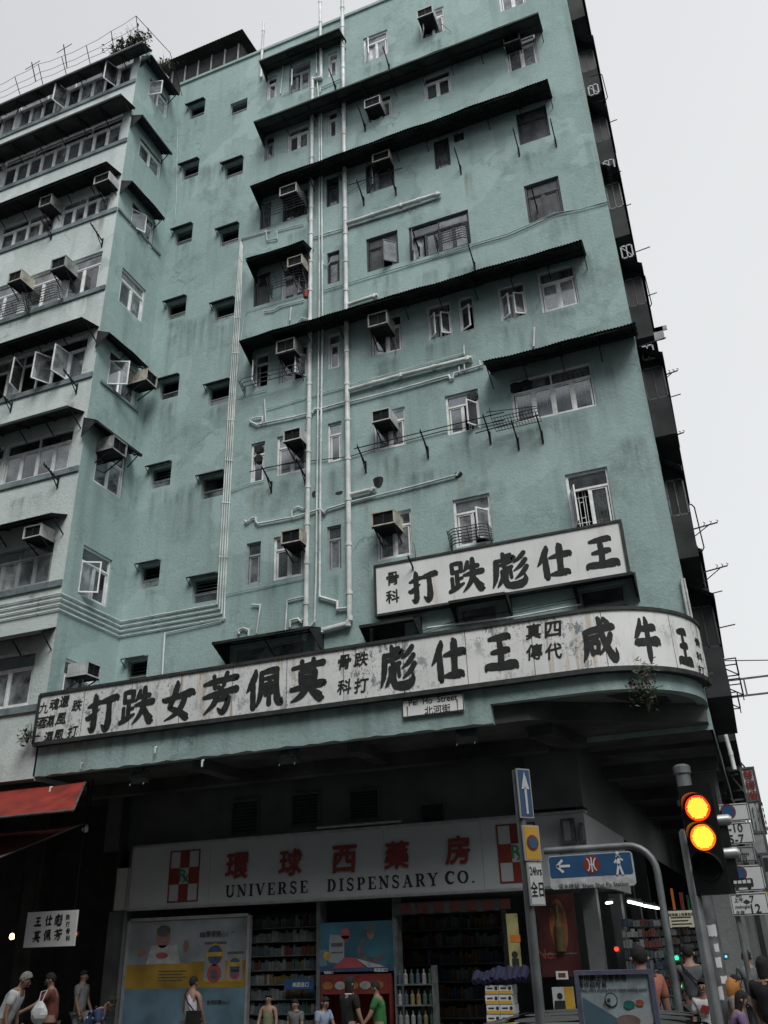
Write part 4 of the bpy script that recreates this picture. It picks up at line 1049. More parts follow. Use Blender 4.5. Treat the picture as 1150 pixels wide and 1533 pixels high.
def plant(name, label, cat, c, n, spread, leaf=.10, grass=0, flowers=0):
    t = thing(name, label, cat, c); rnd = random.Random(int(abs(c[0])*100)); b = MB(); s_ = MB(); fl = MB()
    for i in range(max(5, n//14)):
        e = Vector((rnd.gauss(0,spread[0]*.5), rnd.gauss(0,spread[1]*.4), spread[2]*(.3+rnd.random()*.7)))
        m_ = e*.5 + Vector((rnd.gauss(0,.05),rnd.gauss(0,.05),.05)); s_.tube([(0,0,0), m_, e], [.012,.009,.005], 4)
        for k in range(14):
            q = e*(.4+.65*rnd.random()) + Vector((rnd.gauss(0,.11),rnd.gauss(0,.1),rnd.gauss(0,.09)))
            d = Vector((rnd.gauss(0,1),rnd.gauss(0,1),rnd.gauss(0,.6))).normalized(); u = d.orthogonal().normalized(); l = leaf*(.5+rnd.random())
            b.face([q, q+d*l*.5+u*l*.22, q+d*l, q+d*l*.5-u*l*.22])
            if flowers and rnd.random() < .04: fl.disc((q.x,q.z),.02,q.y-.02,6)
    for i in range(grass):
        a = rnd.random()*6.28; l = spread[2]*(.9+rnd.random()*1.1); o_ = Vector((rnd.gauss(0,.12),rnd.gauss(0,.08),0)); d = Vector((math.cos(a)*.35,math.sin(a)*.3,1))
        tip = o_+Vector((d.x*l,d.y*l,l*(.85+.2*rnd.random()))); mid = o_+Vector((d.x*l*.35,d.y*l*.35,l*.6))
        b.face([o_-Vector((.01,0,0)),o_+Vector((.01,0,0)),mid+Vector((.008,0,0)),mid-Vector((.008,0,0))]); b.face([mid-Vector((.008,0,0)),mid+Vector((.008,0,0)),tip])
    s_.build('stem', M['twig'], t); b.build('foliage', M['leaf'], t)
    if flowers: fl.build('flower', M['flower'], t)
for (x, lab, n, sp, g) in ((200,'tall grassy weed tuft on the roof corner of the white wing',260,(.5,.3,.55),26),(183,'bushy dark shrub growing on the roof edge of the white wing',420,(.75,.35,.6),0)):
    p = P(x, 72 if x > 190 else 80, Y=YW); plant('roof_plant', lab, 'plant', Vector((p.x, YW+.1, WT+.02)), n, sp, .12, g)
plant('roof_plant', 'palm-like weeds sprouting in the gap beside the roof corner', 'plant', Vector((XC+.15, YW+1.1, WT-.02)), 60, (.4,.4,.3), .12, 30)
plant('wall_weed', 'small weed with pink flowers rooted in the curved canopy under the sign', 'plant', P(968,1048,Y=15.25)+Vector((.0,.02,-.2)), 240, (.30,.2,.95), .10, 0, 1)
plant('wall_weed', 'dry twiggy weed sprouting at the left end of the long sign', 'plant', P(40,1112,Y=15.0), 60, (.35,.15,.3), .10, 8)
plant('wall_weed', 'small dark tuft of weeds below the long sign near the right building edge', 'plant', Vector((-.32,16.9,6.0)), 60, (.2,.2,.4), .09, 6)

# ================================================================== CANOPY OVER THE PAVEMENT
RC = 1.95; CXc, CYc = XE - .0 - RC, YW + RC     # centre of the rounded corner
S0 = -14.3
LS = CXc - S0; LA = RC*math.pi/2
def path(s, off=0):
    """s metres along the canopy edge from its left end, off metres outwards -> x, y"""
    if s < LS: return (S0 + s, YW - off)
    if s < LS + LA:
        a = (s - LS)/RC; return (CXc + (RC+off)*math.sin(a), CYc - (RC+off)*math.cos(a))
    return (XE + off, CYc + s - LS - LA)
def ribbon(mb, s0, s1, off, z0, z1, step=.25, mi=0, flip=False):
    n = max(1, int((s1-s0)/step))
    for i in range(n):
        a, c = path(s0+(s1-s0)*i/n, off), path(s0+(s1-s0)*(i+1)/n, off)
        q = [(*a,z0),(*c,z0),(*c,z1),(*a,z1)]; mb.face(q[::-1] if flip else q, mi)
def flat(mb, s0, s1, o0, o1, z, step=.25, mi=0):
    n = max(1, int((s1-s0)/step))
    for i in range(n):
        a, c = s0+(s1-s0)*i/n, s0+(s1-s0)*(i+1)/n
        mb.face([(*path(a,o0),z),(*path(c,o0),z),(*path(c,o1),z),(*path(a,o1),z)], mi)
ST = LS + LA + 26
zb1 = P(600,1098,Y=YW).z         # underside of the straight fascia
zb2 = P(790,1047,Y=YW).z
zt_ = P(61,1044,Y=YW).z - .1      # top of the parapet behind the sign
xs_ = P(735,1065,Y=YW).x; sS = xs_ - S0
b = MB()
n = 60                            # slightly ragged lower edge
for i in range(n):
    s0, s1 = sS*i/n, sS*(i+1)/n; a, c = path(s0), path(s1); r0, r1 = .012*math.sin(i*2.3)+.008*math.sin(i*5.1), .012*math.sin((i+1)*2.3)+.008*math.sin((i+1)*5.1)
    b.face([(*a,zb1+r0),(*c,zb1+r1),(*c,zt_),(*a,zt_)]); a2, c2 = path(s0,-.25), path(s1,-.25); b.face([(*a,zb1+r0),(*a2,zb1+.01),(*c2,zb1+.01),(*c,zb1+r1)])
ribbon(b, sS, ST, 0, zb2, zt_); ribbon(b, sS, ST, -.18, zb2, zt_, flip=True); flat(b, sS, ST, 0, -.18, zb2); flat(b, 0, ST, 0, -.18, zt_)
ribbon(b, 0, sS, -.18, zb1+.3, zt_, flip=True)
b.face([(xs_,YW,zb1),(xs_,YW+.3,zb1),(xs_,YW+.3,zb2),(xs_,YW,zb2)])
b.face([(S0,YW,zb1),(S0,YW,zt_),(S0,YW+.2,zt_),(S0,YW+.2,zb1)])
b.build('canopy_fascia', GREEN, B, (0,0,0))
b = MB()                          # white wing pier below the first-floor window
b.box(-27, YW+.02, zb1-.02, S0+.02, YW+.4, 7.0)
b.build('wall', stucco('pale_blue_stucco', (.40,.44,.44), (.52,.55,.55), (.17,.2,.19)), B, (0,0,0))
# soffits: the low main soffit, the raised curved one and the chamfer face between them
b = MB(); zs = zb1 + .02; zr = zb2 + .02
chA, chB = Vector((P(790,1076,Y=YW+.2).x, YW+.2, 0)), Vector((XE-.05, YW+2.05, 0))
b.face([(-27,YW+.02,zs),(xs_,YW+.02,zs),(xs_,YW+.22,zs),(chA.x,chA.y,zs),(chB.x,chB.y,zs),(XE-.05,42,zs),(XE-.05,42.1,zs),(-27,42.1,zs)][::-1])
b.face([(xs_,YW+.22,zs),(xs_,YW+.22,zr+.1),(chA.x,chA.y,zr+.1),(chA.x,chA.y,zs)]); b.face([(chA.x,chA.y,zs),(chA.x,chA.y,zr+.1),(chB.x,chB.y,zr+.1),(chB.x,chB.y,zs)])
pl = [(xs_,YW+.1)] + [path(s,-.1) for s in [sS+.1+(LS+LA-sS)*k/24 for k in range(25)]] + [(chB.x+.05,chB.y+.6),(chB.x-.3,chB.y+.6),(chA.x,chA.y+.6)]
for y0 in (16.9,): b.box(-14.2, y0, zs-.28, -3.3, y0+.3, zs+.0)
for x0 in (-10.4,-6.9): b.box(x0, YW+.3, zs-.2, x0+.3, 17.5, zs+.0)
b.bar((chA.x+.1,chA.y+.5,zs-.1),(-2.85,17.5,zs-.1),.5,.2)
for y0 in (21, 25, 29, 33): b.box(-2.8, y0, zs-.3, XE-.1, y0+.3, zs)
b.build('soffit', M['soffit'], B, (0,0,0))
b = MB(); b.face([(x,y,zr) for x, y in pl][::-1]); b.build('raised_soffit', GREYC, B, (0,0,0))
b = MB()                          # bracket-shaped rubble patch under the curve, seen dark in the photograph
p = P(960,1062,Y=YW+.8); 
b.face([(p.x-.55,p.y-.3,zr-.012),(p.x-.1,p.y-.35,zr-.012),(p.x+.1,p.y+.1,zr-.012),(p.x+.45,p.y+.3,zr-.012),(p.x+.5,p.y+.75,zr-.012),(p.x+.1,p.y+.7,zr-.012),(p.x-.35,p.y+.1,zr-.012)])
b.build('broken_plaster', M['dark'], B, (0,0,0))
# floor over the canopy up to the facade, columns of the arcade
b = MB(); b.face([(-14.2,YW+.1,7.0),(xs_,YW+.1,7.0),(XE-1.95,YW+.1,7.0),(XE-.3,YW+1.6,7.0),(XE-.3,YF,7.0),(-14.2,YF,7.0)]); b.build('canopy_roof', M['roofm'], B, (0,0,0))
for (x, y) in ((XE-.5, 22.5), (XE-.5, 28), (XE-.5, 34), (XE-.5, 40)):
    MB().box(x-.3,y-.3,0,x+.3,y+.3,zs).build('column', GREYC, B, (0,0,0))
pipe([(1086,1100),(1094,1128),(1100,1152)],.04,Y=17.6,collar=0)
for x_, y0 in ((78,1178),(124,1142),(235,1118),(305,1138)):
    p = P(x_, y0, Y=YW-.02); b = MB(); b.tube([p, p+Vector((0,-.05,-.02)), p+Vector((0,-.05,-.14))], .02, 6); b.build('weep_pipe', M['pipe'], B, (0,0,0))
for (x_, y_) in ((435,1135),(700,1104),(212,1165)):
    p = P(x_, y_, Y=YW+.4); t = thing('floodlight', {435:'unlit floodlight under the canopy above the middle of the dispensary sign',700:'unlit floodlight under the canopy below the street name plate',212:'unlit floodlight under the canopy near the red awnings'}[x_], 'floodlight', p, 0, 'floodlights under the canopy')
    b = MB(); T = Matrix.Rotation(rad(-35), 4, 'X'); b.box(-.2,-.12,-.1,.2,.05,.1,0,T); b.build('housing', M['galvd'], t)
    MB().box(-.18,-.13,-.08,.18,-.122,.08,0,T).build('lens', GLASS, t); MB().bar((0,.0,.08),(0,.05,zs-p.z),.03).build('bracket', M['bracket'], t)
    b = MB()
    for sx in (-.17,.17): b.tube([(sx,-.13,-.12),(sx,-.16,-.16)], .012, 6)
    b.build('clip', M['white'], t)

# ================================================================== SIGNS
def solve_s(px, py, off=.12):
    """metres along the canopy edge for a photo pixel, and its height"""
    r = ray(px, py); best = None
    for i in range(4000):
        s = (LS + LA + 1.2)*i/4000; x, y = path(s, off)
        if s > LS+LA*.999: break
        d = abs(x*r.y - y*r.x)/y
        if best is None or d < best[0]: best = (d, s, y)
    s = best[1]; return s, r.z/r.y*best[2] + CAMH
LSG = thing('long_sign', 'long weathered white signboard with black brush characters wrapping round the rounded corner', 'sign', (-7.2, YW-.1, 7.2))
offS = .12
sl, ztl = solve_s(61,1044); _, zbl = solve_s(52,1118)
sr = LS + LA*.97
mid_t = [solve_s(x, y)[1] for x, y in ((400,985),(760,928),(900,916))]; mid_b = [solve_s(x, y)[1] for x, y in ((400,1067),(760,1018),(900,1000))]
zT = sum([ztl]+mid_t)/4; zB = sum([zbl]+mid_b)/4
print('sign z', ztl, mid_t, zbl, mid_b)
b = MB(); ribbon(b, 0.03, sr, offS, zB+.03, zT-.02, .1); ribbon(b, 0.03, sr, .02, zB+.03, zT-.02, .1, flip=True); flat(b, 0.03, sr, offS, .02, zT-.02, .1); flat(b, .03, sr, offS, .02, zB+.03, .1)
b.build('board', SIGN_OLD, LSG, (0,0,0))
b = MB()
for (za, zc) in ((zB-.05, zB+.035), (zT-.03, zT+.035)):
    ribbon(b, .0, sr+.03, offS+.03, za, zc, .1); flat(b, 0, sr+.03, offS+.03, .0, za, .1); flat(b, 0, sr+.03, offS+.03, .0, zc, .1); ribbon(b, 0, sr+.03, .01, za, zc, .1, flip=True)
b.box(S0-.03, YW-offS-.03, zB, S0+.03, YW-.01, zT); 
b.build('rim', M['rim'], LSG, (0,0,0))
b = MB()
for x_ in (196,): pass
for k in range(1, 12):
    s = sr*k/12; ribbon(b, s-.006, s+.006, offS+.002, zB+.04, zT-.03, .1)
b.build('panel_seam', M['rail'], LSG, (0,0,0))
def on_sign(vs, fs, s, zc, off, name='character', shear=.0, mt=None):
    b = MB(); 
    for v in vs:
        x, y = path(s+v[0]+shear*v[2], off-v[1]*.8); b.v.append((x, y, zc+v[2]))
    b.f = [list(f) for f in fs]; b.m = [0]*len(fs)
    return b.build(name, mt or M['ink'], LSG, (0,0,0))
for ch, xa, ya, xb, yb in (('打',126,1036,178,1100),('跌',180,1027,231,1090),('女',243,1017,292,1084),('芳',302,1006,357,1072),('佩',366,996,426,1068),('莫',432,982,490,1055),
                   ('彪',565,962,626,1032),('仕',638,949,704,1025),('王',716,938,781,1010),('咸',862,923,930,997),('牛',941,922,998,1000),('王',1003,936,1046,1010)):
    sa, za = solve_s(xa, ya); sb_, zb3 = solve_s(xb, yb); s, z = solve_s((xa+xb)/2, (ya+yb)/2)
    v, f = brush(ch, min(.86, (sb_-sa)*(.92 if xa < 1000 else .72)), min(.86, (zB+.0, 0)[1] + abs(solve_s((xa+xb)/2, ya)[1]-solve_s((xa+xb)/2, yb)[1])*.92)); on_sign(v, f, s, (zT+zB)/2 + (z-(zT+zB)/2)*.5, offS+.006)
for ch, x_, y_ in (('九',66,1060),('魂',82,1054),('還',97,1050),('跌',116,1056),('酒',62,1082),('濕',75,1080),('風',92,1076),('濕',73,1104),('風',88,1101),('打',109,1095),
                   ('骨',516,991),('跌',541,987),('科',516,1028),('打',541,1026),('真',799,945),('四',828,942),('傳',800,976),('代',829,975),('骨',1044,962),('科',1047,983),('打',1050,1003)):
    s, z = solve_s(x_, y_); key = .012 if (ch, .012) in TXT else .004
    v, f = fit(ch, key, None, .25 if x_ < 300 else .28); 
    if x_ > 1030: v = [(a*.9, b_, c*.55) for a, b_, c in v]
    on_sign(v, f, s, z, offS+.006, shear=.12)

USG = thing('clinic_sign', 'flat white signboard with black rim and five brush characters under the upper windows', 'sign', P(750,860,Y=YF-.1))
YU = YF - .22
u0, u1 = (P(562.6,849.3,Y=YU).x+P(565.4,921,Y=YU).x)/2, (P(925.4,782.2,Y=YU).x+P(940,855.9,Y=YU).x)/2
uz1 = (P(562.6,849.3,Y=YU).z+P(925.4,782.2,Y=YU).z)/2; uz0 = (P(565.4,921,Y=YU).z+P(940,855.9,Y=YU).z)/2
MB().box(u0,YU,uz0,u1,YU+.1,uz1).build('board', SIGN_NEW, USG, (0,0,0))
b = MB(); e = .055
b.box(u0-e,YU-.025,uz0-e,u1+e,YU+.2,uz0); b.box(u0-e,YU-.025,uz1,u1+e,YU+.2,uz1+e); b.box(u0-e,YU-.025,uz0,u0,YU+.2,uz1); b.box(u1,YU-.025,uz0,u1+e,YU+.2,uz1)
b.build('rim', M['rim'], USG, (0,0,0))
for ch, xa, ya, xb, yb in (('打',608,850,658,904),('跌',669,833,727,891),('彪',733,824,793,882),('仕',798,810,860,870),('王',870,795,929,858)):
    pa, pb = P(xa, (ya+yb)/2, Y=YU), P(xb, (ya+yb)/2, Y=YU); hh = P((xa+xb)/2, ya, Y=YU).z - P((xa+xb)/2, yb, Y=YU).z
    v, f = brush(ch, (pb.x-pa.x)*.92, hh*.92); p = P((xa+xb)/2, (ya+yb)/2, Y=YU); MB().add(v, f).build('character', M['ink'], USG, (p.x, YU-.004, p.z))
for ch, x_, y_ in (('骨',588,866),('科',588,893)):
    v, f = fit(ch, .012, None, .31); p = P(x_, y_, Y=YU); MB().add(v, f).build('character', M['ink'], USG, (p.x, YU-.004, p.z))

def plate(name, label, cat, tl, br, Y, m, d=.03, bevel=True, group=None, rot=0):
    a, c = P(*tl, Y=Y), P(*br, Y=Y); t = thing(name, label, cat, ((a.x+c.x)/2, Y, c.z), 0, group)
    MB().box(a.x, Y, c.z, c.x, Y+d, a.z).build('board', m, t, (0,0,0)); return t, a.x, c.z, c.x, a.z
def text(t, s, off, px, py, Y, w=None, h=None, m='ink', name='lettering', k=0):
    v, f = fit(s, off, w, h); p = P(px, py, Y=Y); return MB().add(v, f).build(name, M[m], t, (p.x, Y-.004-k*.002, p.z))
t, x0, z0, x1, z1 = plate('street_name_plate', 'small white street name plate with rusty fixings below the long sign', 'street sign', (602,1049), (695,1063), YW-.06, SIGN_NEW)
b = MB(); e = .014
for q in ((x0,z0,x1,z0+e),(x0,z1-e,x1,z1),(x0,z0,x0+e,z1),(x1-e,z0,x1,z1)): b.box(q[0],YW-.064,q[1],q[2],YW-.055,q[3])
b.build('rim', M['ink'], t, (0,0,0))
text(t, 'Pei  Ho  Street', .004, 648, 1048, YW-.06, .95, None); text(t, '北河街', .004, 655, 1062, YW-.06, .50, None)
rustm = mat('rust', (.22,.09,.04), .9)
b = MB()
for x_ in (x0+.1, x1-.12): b.disc((x_,z1-.14),.018,YW-.066,8); b.face([(x_-.012,YW-.0655,z1-.15),(x_+.012,YW-.0655,z1-.15),(x_+.006,YW-.0655,z1-.30),(x_-.006,YW-.0655,z1-.30)][::-1])
b.build('fixing', rustm, t, (0,0,0))

# ================================================================== THE DISPENSARY
YB = 17.42                        # face of the shop sign
q0, q1 = P(198,1271,Y=YB), P(195,1363,Y=YB); q2, q3 = P(880,1215,Y=YB), P(880,1320,Y=YB)
sx0, sx1 = (q0.x+q1.x)/2, (q2.x+q3.x)/2; sz1, sz0 = (q0.z+q2.z)/2, (q1.z+q3.z)/2
print('shop sign', sx0, sx1, sz0, sz1, q0.z,q2.z,q1.z,q3.z)
SG = thing('dispensary_sign', 'white dispensary fascia with red brush characters and black serif English name', 'sign', ((sx0+sx1)/2, YB, sz0))
b = MB(); npn = 5
for k in range(npn):
    a = sx0+(sx1-sx0)*k/npn; b.box(a+.003,YB,sz0,a+(sx1-sx0)/npn-.003,YB+.28,sz1)
    b.build('panel', M['shopsign'], SG, (0,0,0)); b = MB()
MB().box(sx1-.28, YB+.285, sz0+.001, sx1-.002, YB+5.4, sz1-.001).build('side_panel', M['shopsign'], SG, (0,0,0))
b = MB(); b.box(sx0-.02,YB-.02,sz1,sx1+.02,YB+.3,sz1+.05); b.box(sx0-.02,YB-.02,sz0-.05,sx1+.02,YB+.3,sz0); b.build('rim', M['alum'], SG, (0,0,0))
def rx(tl_px, w_, rt, zc, t=SG, y=YB):
    p = P(*tl_px, Y=y); X0 = p.x; s_ = w_/3; h = 1.02*rt; hh = h/3; Z0 = zc-h/2; b = MB()
    for (i, j) in ((1,0),(0,1),(2,1),(1,2)): b.box(X0+i*s_, y-.008, Z0+j*hh, X0+(i+1)*s_, y-.002, Z0+(j+1)*hh)
    for q in ((X0-.03,Z0-.03,X0+w_+.03,Z0),(X0-.03,Z0+h,X0+w_+.03,Z0+h+.03),(X0-.03,Z0,X0,Z0+h),(X0+w_,Z0,X0+w_+.03,Z0+h)): b.box(q[0],y-.012,q[1],q[2],y-.002,q[3])
    b.build('cross_emblem', M['red'], t, (0,0,0))
    v, f = fit('R', .004, None, hh*.72); MB().add(v, f).build('lettering', M['green'], t, (X0+1.42*s_, y-.01, Z0+1.55*hh))
    v, f = fit('x', .004, None, hh*.45); MB().add(v, f).build('lettering', M['green'], t, (X0+1.72*s_, y-.011, Z0+1.32*hh))
rx((255,1312), .72, .98, (P(255,1283,Y=YB).z+P(253,1343,Y=YB).z)/2)
rx((748,1278), .72, .98, (P(746,1243,Y=YB).z+P(748,1314,Y=YB).z)/2)
for ch, x_, y_ in (('環',356,1296),('球',436,1291),('西',516,1286),('藥',595,1280),('房',686,1272)):
    v, f = fit(ch, .018, None, .50); b = MB(); p = P(x_, y_, Y=YB)
    vv = [(a+.07*c, _*2-.03, c) for a, _, c in v]; b.add(vv, f); b.build('character', M['red'], SG, (p.x, YB, p.z))
# slab-serif capitals: strokes (x0,y0,x1,y1,weight) on a unit-high box, T = thick, t = thin
Tk, tn = .20, .085
def arc(cx, cy, rx_, ry_, a0, a1, w0, w1, n=12): 
    pts = []
    for i in range(n+1):
        t = i/n; a = rad(a0+(a1-a0)*t); pts.append((cx+rx_*math.cos(a), cy+ry_*math.sin(a), w0+(w1-w0)*math.sin(math.pi*t)))
    return pts
def serif(x, y, w_=.30): return [(x-w_/2, y, tn), (x+w_/2, y, tn)]
LET = {
 'U': (.86, [[(.2,.98,Tk),(.2,.35,Tk)], arc(.45,.35,.25,.30,180,360,Tk*.8,Tk*.9), [(.70,.98,tn),(.70,.35,tn)], serif(.2,.96,.36), serif(.70,.96,.28)]),
 'N': (.90, [[(.2,.04,tn),(.2,.96,tn)], [(.18,.94,Tk),(.72,.06,Tk)], [(.74,.04,tn),(.74,.96,tn)], serif(.2,.04,.3), serif(.74,.96,.3), serif(.16,.96,.26)]),
 'I': (.48, [[(.24,.04,Tk),(.24,.96,Tk)], serif(.24,.96,.4), serif(.24,.04,.4)]),
 'V': (.84, [[(.14,.96,Tk),(.42,.04,Tk)], [(.42,.04,tn),(.70,.96,tn)], serif(.14,.96,.34), serif(.70,.96,.28)]),
 'E': (.74, [[(.22,.04,Tk),(.22,.96,Tk)], [(.06,.96,tn),(.64,.96,tn)], [(.06,.04,tn),(.66,.04,tn)], [(.22,.5,tn),(.48,.5,tn)], [(.64,.98,tn),(.64,.74,tn)], [(.66,.02,tn),(.66,.28,tn)], [(.48,.4,tn),(.48,.6,tn)]]),
 'R': (.86, [[(.22,.04,Tk),(.22,.96,Tk)], [(.06,.96,tn),(.42,.96,tn)], arc(.42,.73,.22,.23,90,-90,tn,Tk), [(.22,.5,tn),(.44,.5,tn)], [(.44,.5,Tk*.8),(.68,.08,Tk)], serif(.22,.04,.36), serif(.74,.04,.18)]),
 'S': (.72, [arc(.36,.72,.22,.24,25,200,tn,Tk*.8), [(.15,.64,Tk*.8),(.55,.38,Tk)], arc(.36,.27,.22,.25,20,-155,Tk*.8,Tk*.6), [(.58,.96,tn),(.58,.70,tn)], [(.12,.04,tn),(.12,.30,tn)]]),
 'D': (.86, [[(.22,.04,Tk),(.22,.96,Tk)], arc(.34,.5,.34,.46,90,-90,tn,Tk*1.1,18), [(.06,.96,tn),(.36,.96,tn)], [(.06,.04,tn),(.36,.04,tn)]]),
 'P': (.76, [[(.22,.04,Tk),(.22,.96,Tk)], arc(.40,.71,.22,.25,90,-90,tn,Tk), [(.06,.96,tn),(.42,.96,tn)], [(.22,.46,tn),(.42,.46,tn)], serif(.22,.04,.38)]),
 'A': (.88, [[(.18,.04,tn),(.44,.96,tn)], [(.42,.96,Tk),(.70,.04,Tk)], [(.26,.34,tn),(.60,.34,tn)], serif(.16,.04,.28), serif(.70,.04,.36)]),
 'Y': (.84, [[(.14,.96,Tk),(.42,.46,Tk)], [(.42,.46,tn),(.70,.96,tn)], [(.42,.5,Tk),(.42,.04,Tk)], serif(.14,.96,.34), serif(.70,.96,.26), serif(.42,.04,.36)]),
 'C': (.80, [arc(.45,.5,.33,.44,45,315,tn,Tk*1.2,22), [(.70,.96,tn),(.70,.68,tn)]]),
 'O': (.92, [arc(.45,.5,.33,.44,90,270,tn,Tk*1.1,14), arc(.45,.5,.33,.44,90,-90,tn,Tk*1.1,14)]),
 '.': (.34, [[(.14,.02,Tk),(.14,.14,Tk)]]), ' ': (.45, []),
}
def serif_text(s, sc, gap=.16):
    """slab-serif capitals as flat ribbons; returns verts, faces centred on x"""
    vs, fs, x = [], [], 0
    for ch in s:
        wd, sts = LET[ch]
        for k, st in enumerate(sts):
            n = len(st); b0 = len(vs)
            for i, p in enumerate(st):
                a, c = st[max(i-1,0)], st[min(i+1,n-1)]; dx, dy = c[0]-a[0], c[1]-a[1]; d = math.hypot(dx,dy) or 1
                nx, ny = -dy/d*p[2]/2, dx/d*p[2]/2
                vs.append((x+p[0]+nx, -k*.0015, p[1]+ny)); vs.append((x+p[0]-nx, -k*.0015, p[1]-ny))
            for i in range(n-1): fs.append([b0+2*i, b0+2*i+1, b0+2*i+3, b0+2*i+2])
        x += wd + gap
    x -= gap
    return [((v[0]-x/2)*sc, v[1], (v[2]-.5)*sc) for v in vs], fs
for s, xa, xb, y_ in (('UNIVERSE',337,460,1331),('DISPENSARY',488,654,1321),('CO.',667,711,1313)):
    v, f = serif_text(s, 1); xs = [q[0] for q in v]; w_ = max(xs)-min(xs); wr = P(xb,y_,Y=YB).x - P(xa,y_,Y=YB).x; sc = wr/w_
    p = P((xa+xb)/2, y_, Y=YB); MB().add([(q[0]*sc, q[1], q[2]*.235) for q in v], f).build('lettering', M['ink'], SG, (p.x, YB-.004, p.z))
# small white end box left of the sign
MB().box(sx0-.45,YB+.02,sz0-.03,sx0-.08,YB+.3,sz0+.85).box(sx0-.08,YB+.05,sz0-.03,sx0-.03,YB+.3,sz1).build('end_box', M['shopsign'], SG, (0,0,0))

# shop front building parts
b = MB(); xl, xr = sx0-.1, sx1
b.face([(-14.2,YB+.3,sz1),(xr-.3,YB+.3,sz1),(xr-.3,YB+.3,5.7),(-14.2,YB+.3,5.7)])
b.box(-3.9, YB+.05, sz1+.12, xr, YB+.6, zs+.01)
b.face([(xr-.05,YB+.6,sz1),(xr-.05,42,sz1),(xr-.05,42,zs+.01),(xr-.05,YB+.6,zs+.01)])
b.face([(xl,21.5,0),(xr,21.5,0),(xr,21.5,sz1),(xl,21.5,sz1)]); b.face([(xl,YB,0),(xl,21.5,0),(xl,21.5,sz1),(xl,YB,sz1)][::-1])
b.face([(xl,YB+.3,sz0+.0),(xr,YB+.3,sz0),(xr,21.5,sz0),(xl,21.5,sz0)])
b.build('wall', M['tile'], B, (0,0,0))
for (x_, y_, xx, yy) in ((345,1250,388,1190),(436,1238,478,1183),(523,1230,567,1178),(630,1240,665,1200)):
    p, q = P(x_, y_, Y=YB+.26), P(xx, yy, Y=YB+.26); w_ = q.x-p.x; h_ = min(q.z-p.z, .75); b = MB()
    b.box(0,0,0,w_,.04,.03); b.box(0,0,h_-.03,w_,.04,h_); b.box(0,0,.03,.03,.04,h_-.03); b.box(w_-.03,0,.03,w_,.04,h_-.03)
    f = b.build('vent_frame', M['galvd'], B, (p.x, YB+.25, p.z)); c = MB()
    for k in range(9): z = .05+k*(h_-.1)/9; c.face([(.03,.03,z+.05),(w_-.03,.03,z+.05),(w_-.03,.005,z),(.03,.005,z)])
    c.build('slat', M['dark'], f)
b = MB(); b.tube([(P(475,1225,Y=YB).x,YB+.0,sz1+.12),(P(600,1215,Y=YB).x,YB+.0,sz1+.12)], .03, 8); b.build('conduit', M['alum'], B, (0,0,0))
# dark shop to the left behind the red awnings, and the arcade shops to the right
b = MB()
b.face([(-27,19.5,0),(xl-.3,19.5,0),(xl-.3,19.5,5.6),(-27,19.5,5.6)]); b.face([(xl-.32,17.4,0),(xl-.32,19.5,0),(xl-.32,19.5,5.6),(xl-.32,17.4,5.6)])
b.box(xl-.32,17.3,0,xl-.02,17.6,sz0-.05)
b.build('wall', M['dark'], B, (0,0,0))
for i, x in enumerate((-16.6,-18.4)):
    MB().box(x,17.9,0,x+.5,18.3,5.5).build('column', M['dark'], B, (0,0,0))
# side of the shop along the street: glazed bays, pilasters
for k in range(7):
    y = YB + .6 + k*3.3
    MB().box(xr-.25, y+2.9, 0, xr-.02, y+3.3, sz0-.06).build('pilaster', M['tile'], B, (0,0,0))
MB().box(xr-.3, YB+.35, 0, xr-.02, YB+.6, sz0-.06).build('pilaster', M['tile'], B, (0,0,0))
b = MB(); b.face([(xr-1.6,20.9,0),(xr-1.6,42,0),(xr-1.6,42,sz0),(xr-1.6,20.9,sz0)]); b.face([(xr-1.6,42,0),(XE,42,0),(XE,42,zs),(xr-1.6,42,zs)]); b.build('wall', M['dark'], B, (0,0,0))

# ------------------------------------------------------------------ shop front: posters, shelves, goods
def quadpx(b, tl, br, Y, mi=0, dy=0):
    a, c = P(*tl, Y=Y), P(*br, Y=Y); b.face([(a.x,Y-dy,c.z),(c.x,Y-dy,c.z),(c.x,Y-dy,a.z),(a.x,Y-dy,a.z)], mi)
YP = YB + .15
grey1 = mat('print_grey', (.20,.22,.24), .35, 0, .12, 2); mist = mat('print_mist', (.22,.25,.27), .35, 0, .3, 1.1)
bluem = mat('print_teal', (.035,.10,.14), .35, 0, .35, 1.2); navy = cloth((.03,.05,.10)); gold = mat('print_gold', (.26,.17,.03), .35, 0, .25, 2)
skinp = mat('print_skin', (.20,.12,.10), .4); pinkp = mat('print_pink', (.26,.06,.07), .4); paleb = mat('print_blue', (.10,.17,.22), .35, 0, .3, 1.5)
PM = [mist, gold, paleb, cloth((.28,.30,.31)), cloth((.03,.06,.13)), skinp, cloth((.07,.075,.08)), pinkp, cloth((.32,.22,.04)), grey1, bluem]
a, c = P(196,1378,Y=YP), P(366,1533,Y=YP)
t = thing('milk_poster', 'large glazed poster of milk powder tins and a baby on the left of the shopfront', 'poster', ((a.x+c.x)/2, YP, .35))
X0, X1, Zt = a.x, c.x, P(280,1376,Y=YP).z
b = MB(); b.box(X0,YP,.35,X1,YP+.05,Zt,9)
Wd = X1-X0; Z = lambda f: Zt - f*(Zt-.95)
def q(x0,z0,x1,z1,mi,k=1): b.face([(X0+Wd*x0,YP-.002*k,Z(z1)),(X0+Wd*x1,YP-.002*k,Z(z1)),(X0+Wd*x1,YP-.002*k,Z(z0)),(X0+Wd*x0,YP-.002*k,Z(z0))], mi)
q(0,0,1,.62,0); q(0,.52,1,.80,1,2); q(0,.80,1,1.35,2,2); q(.55,.50,1,.80,1,3)
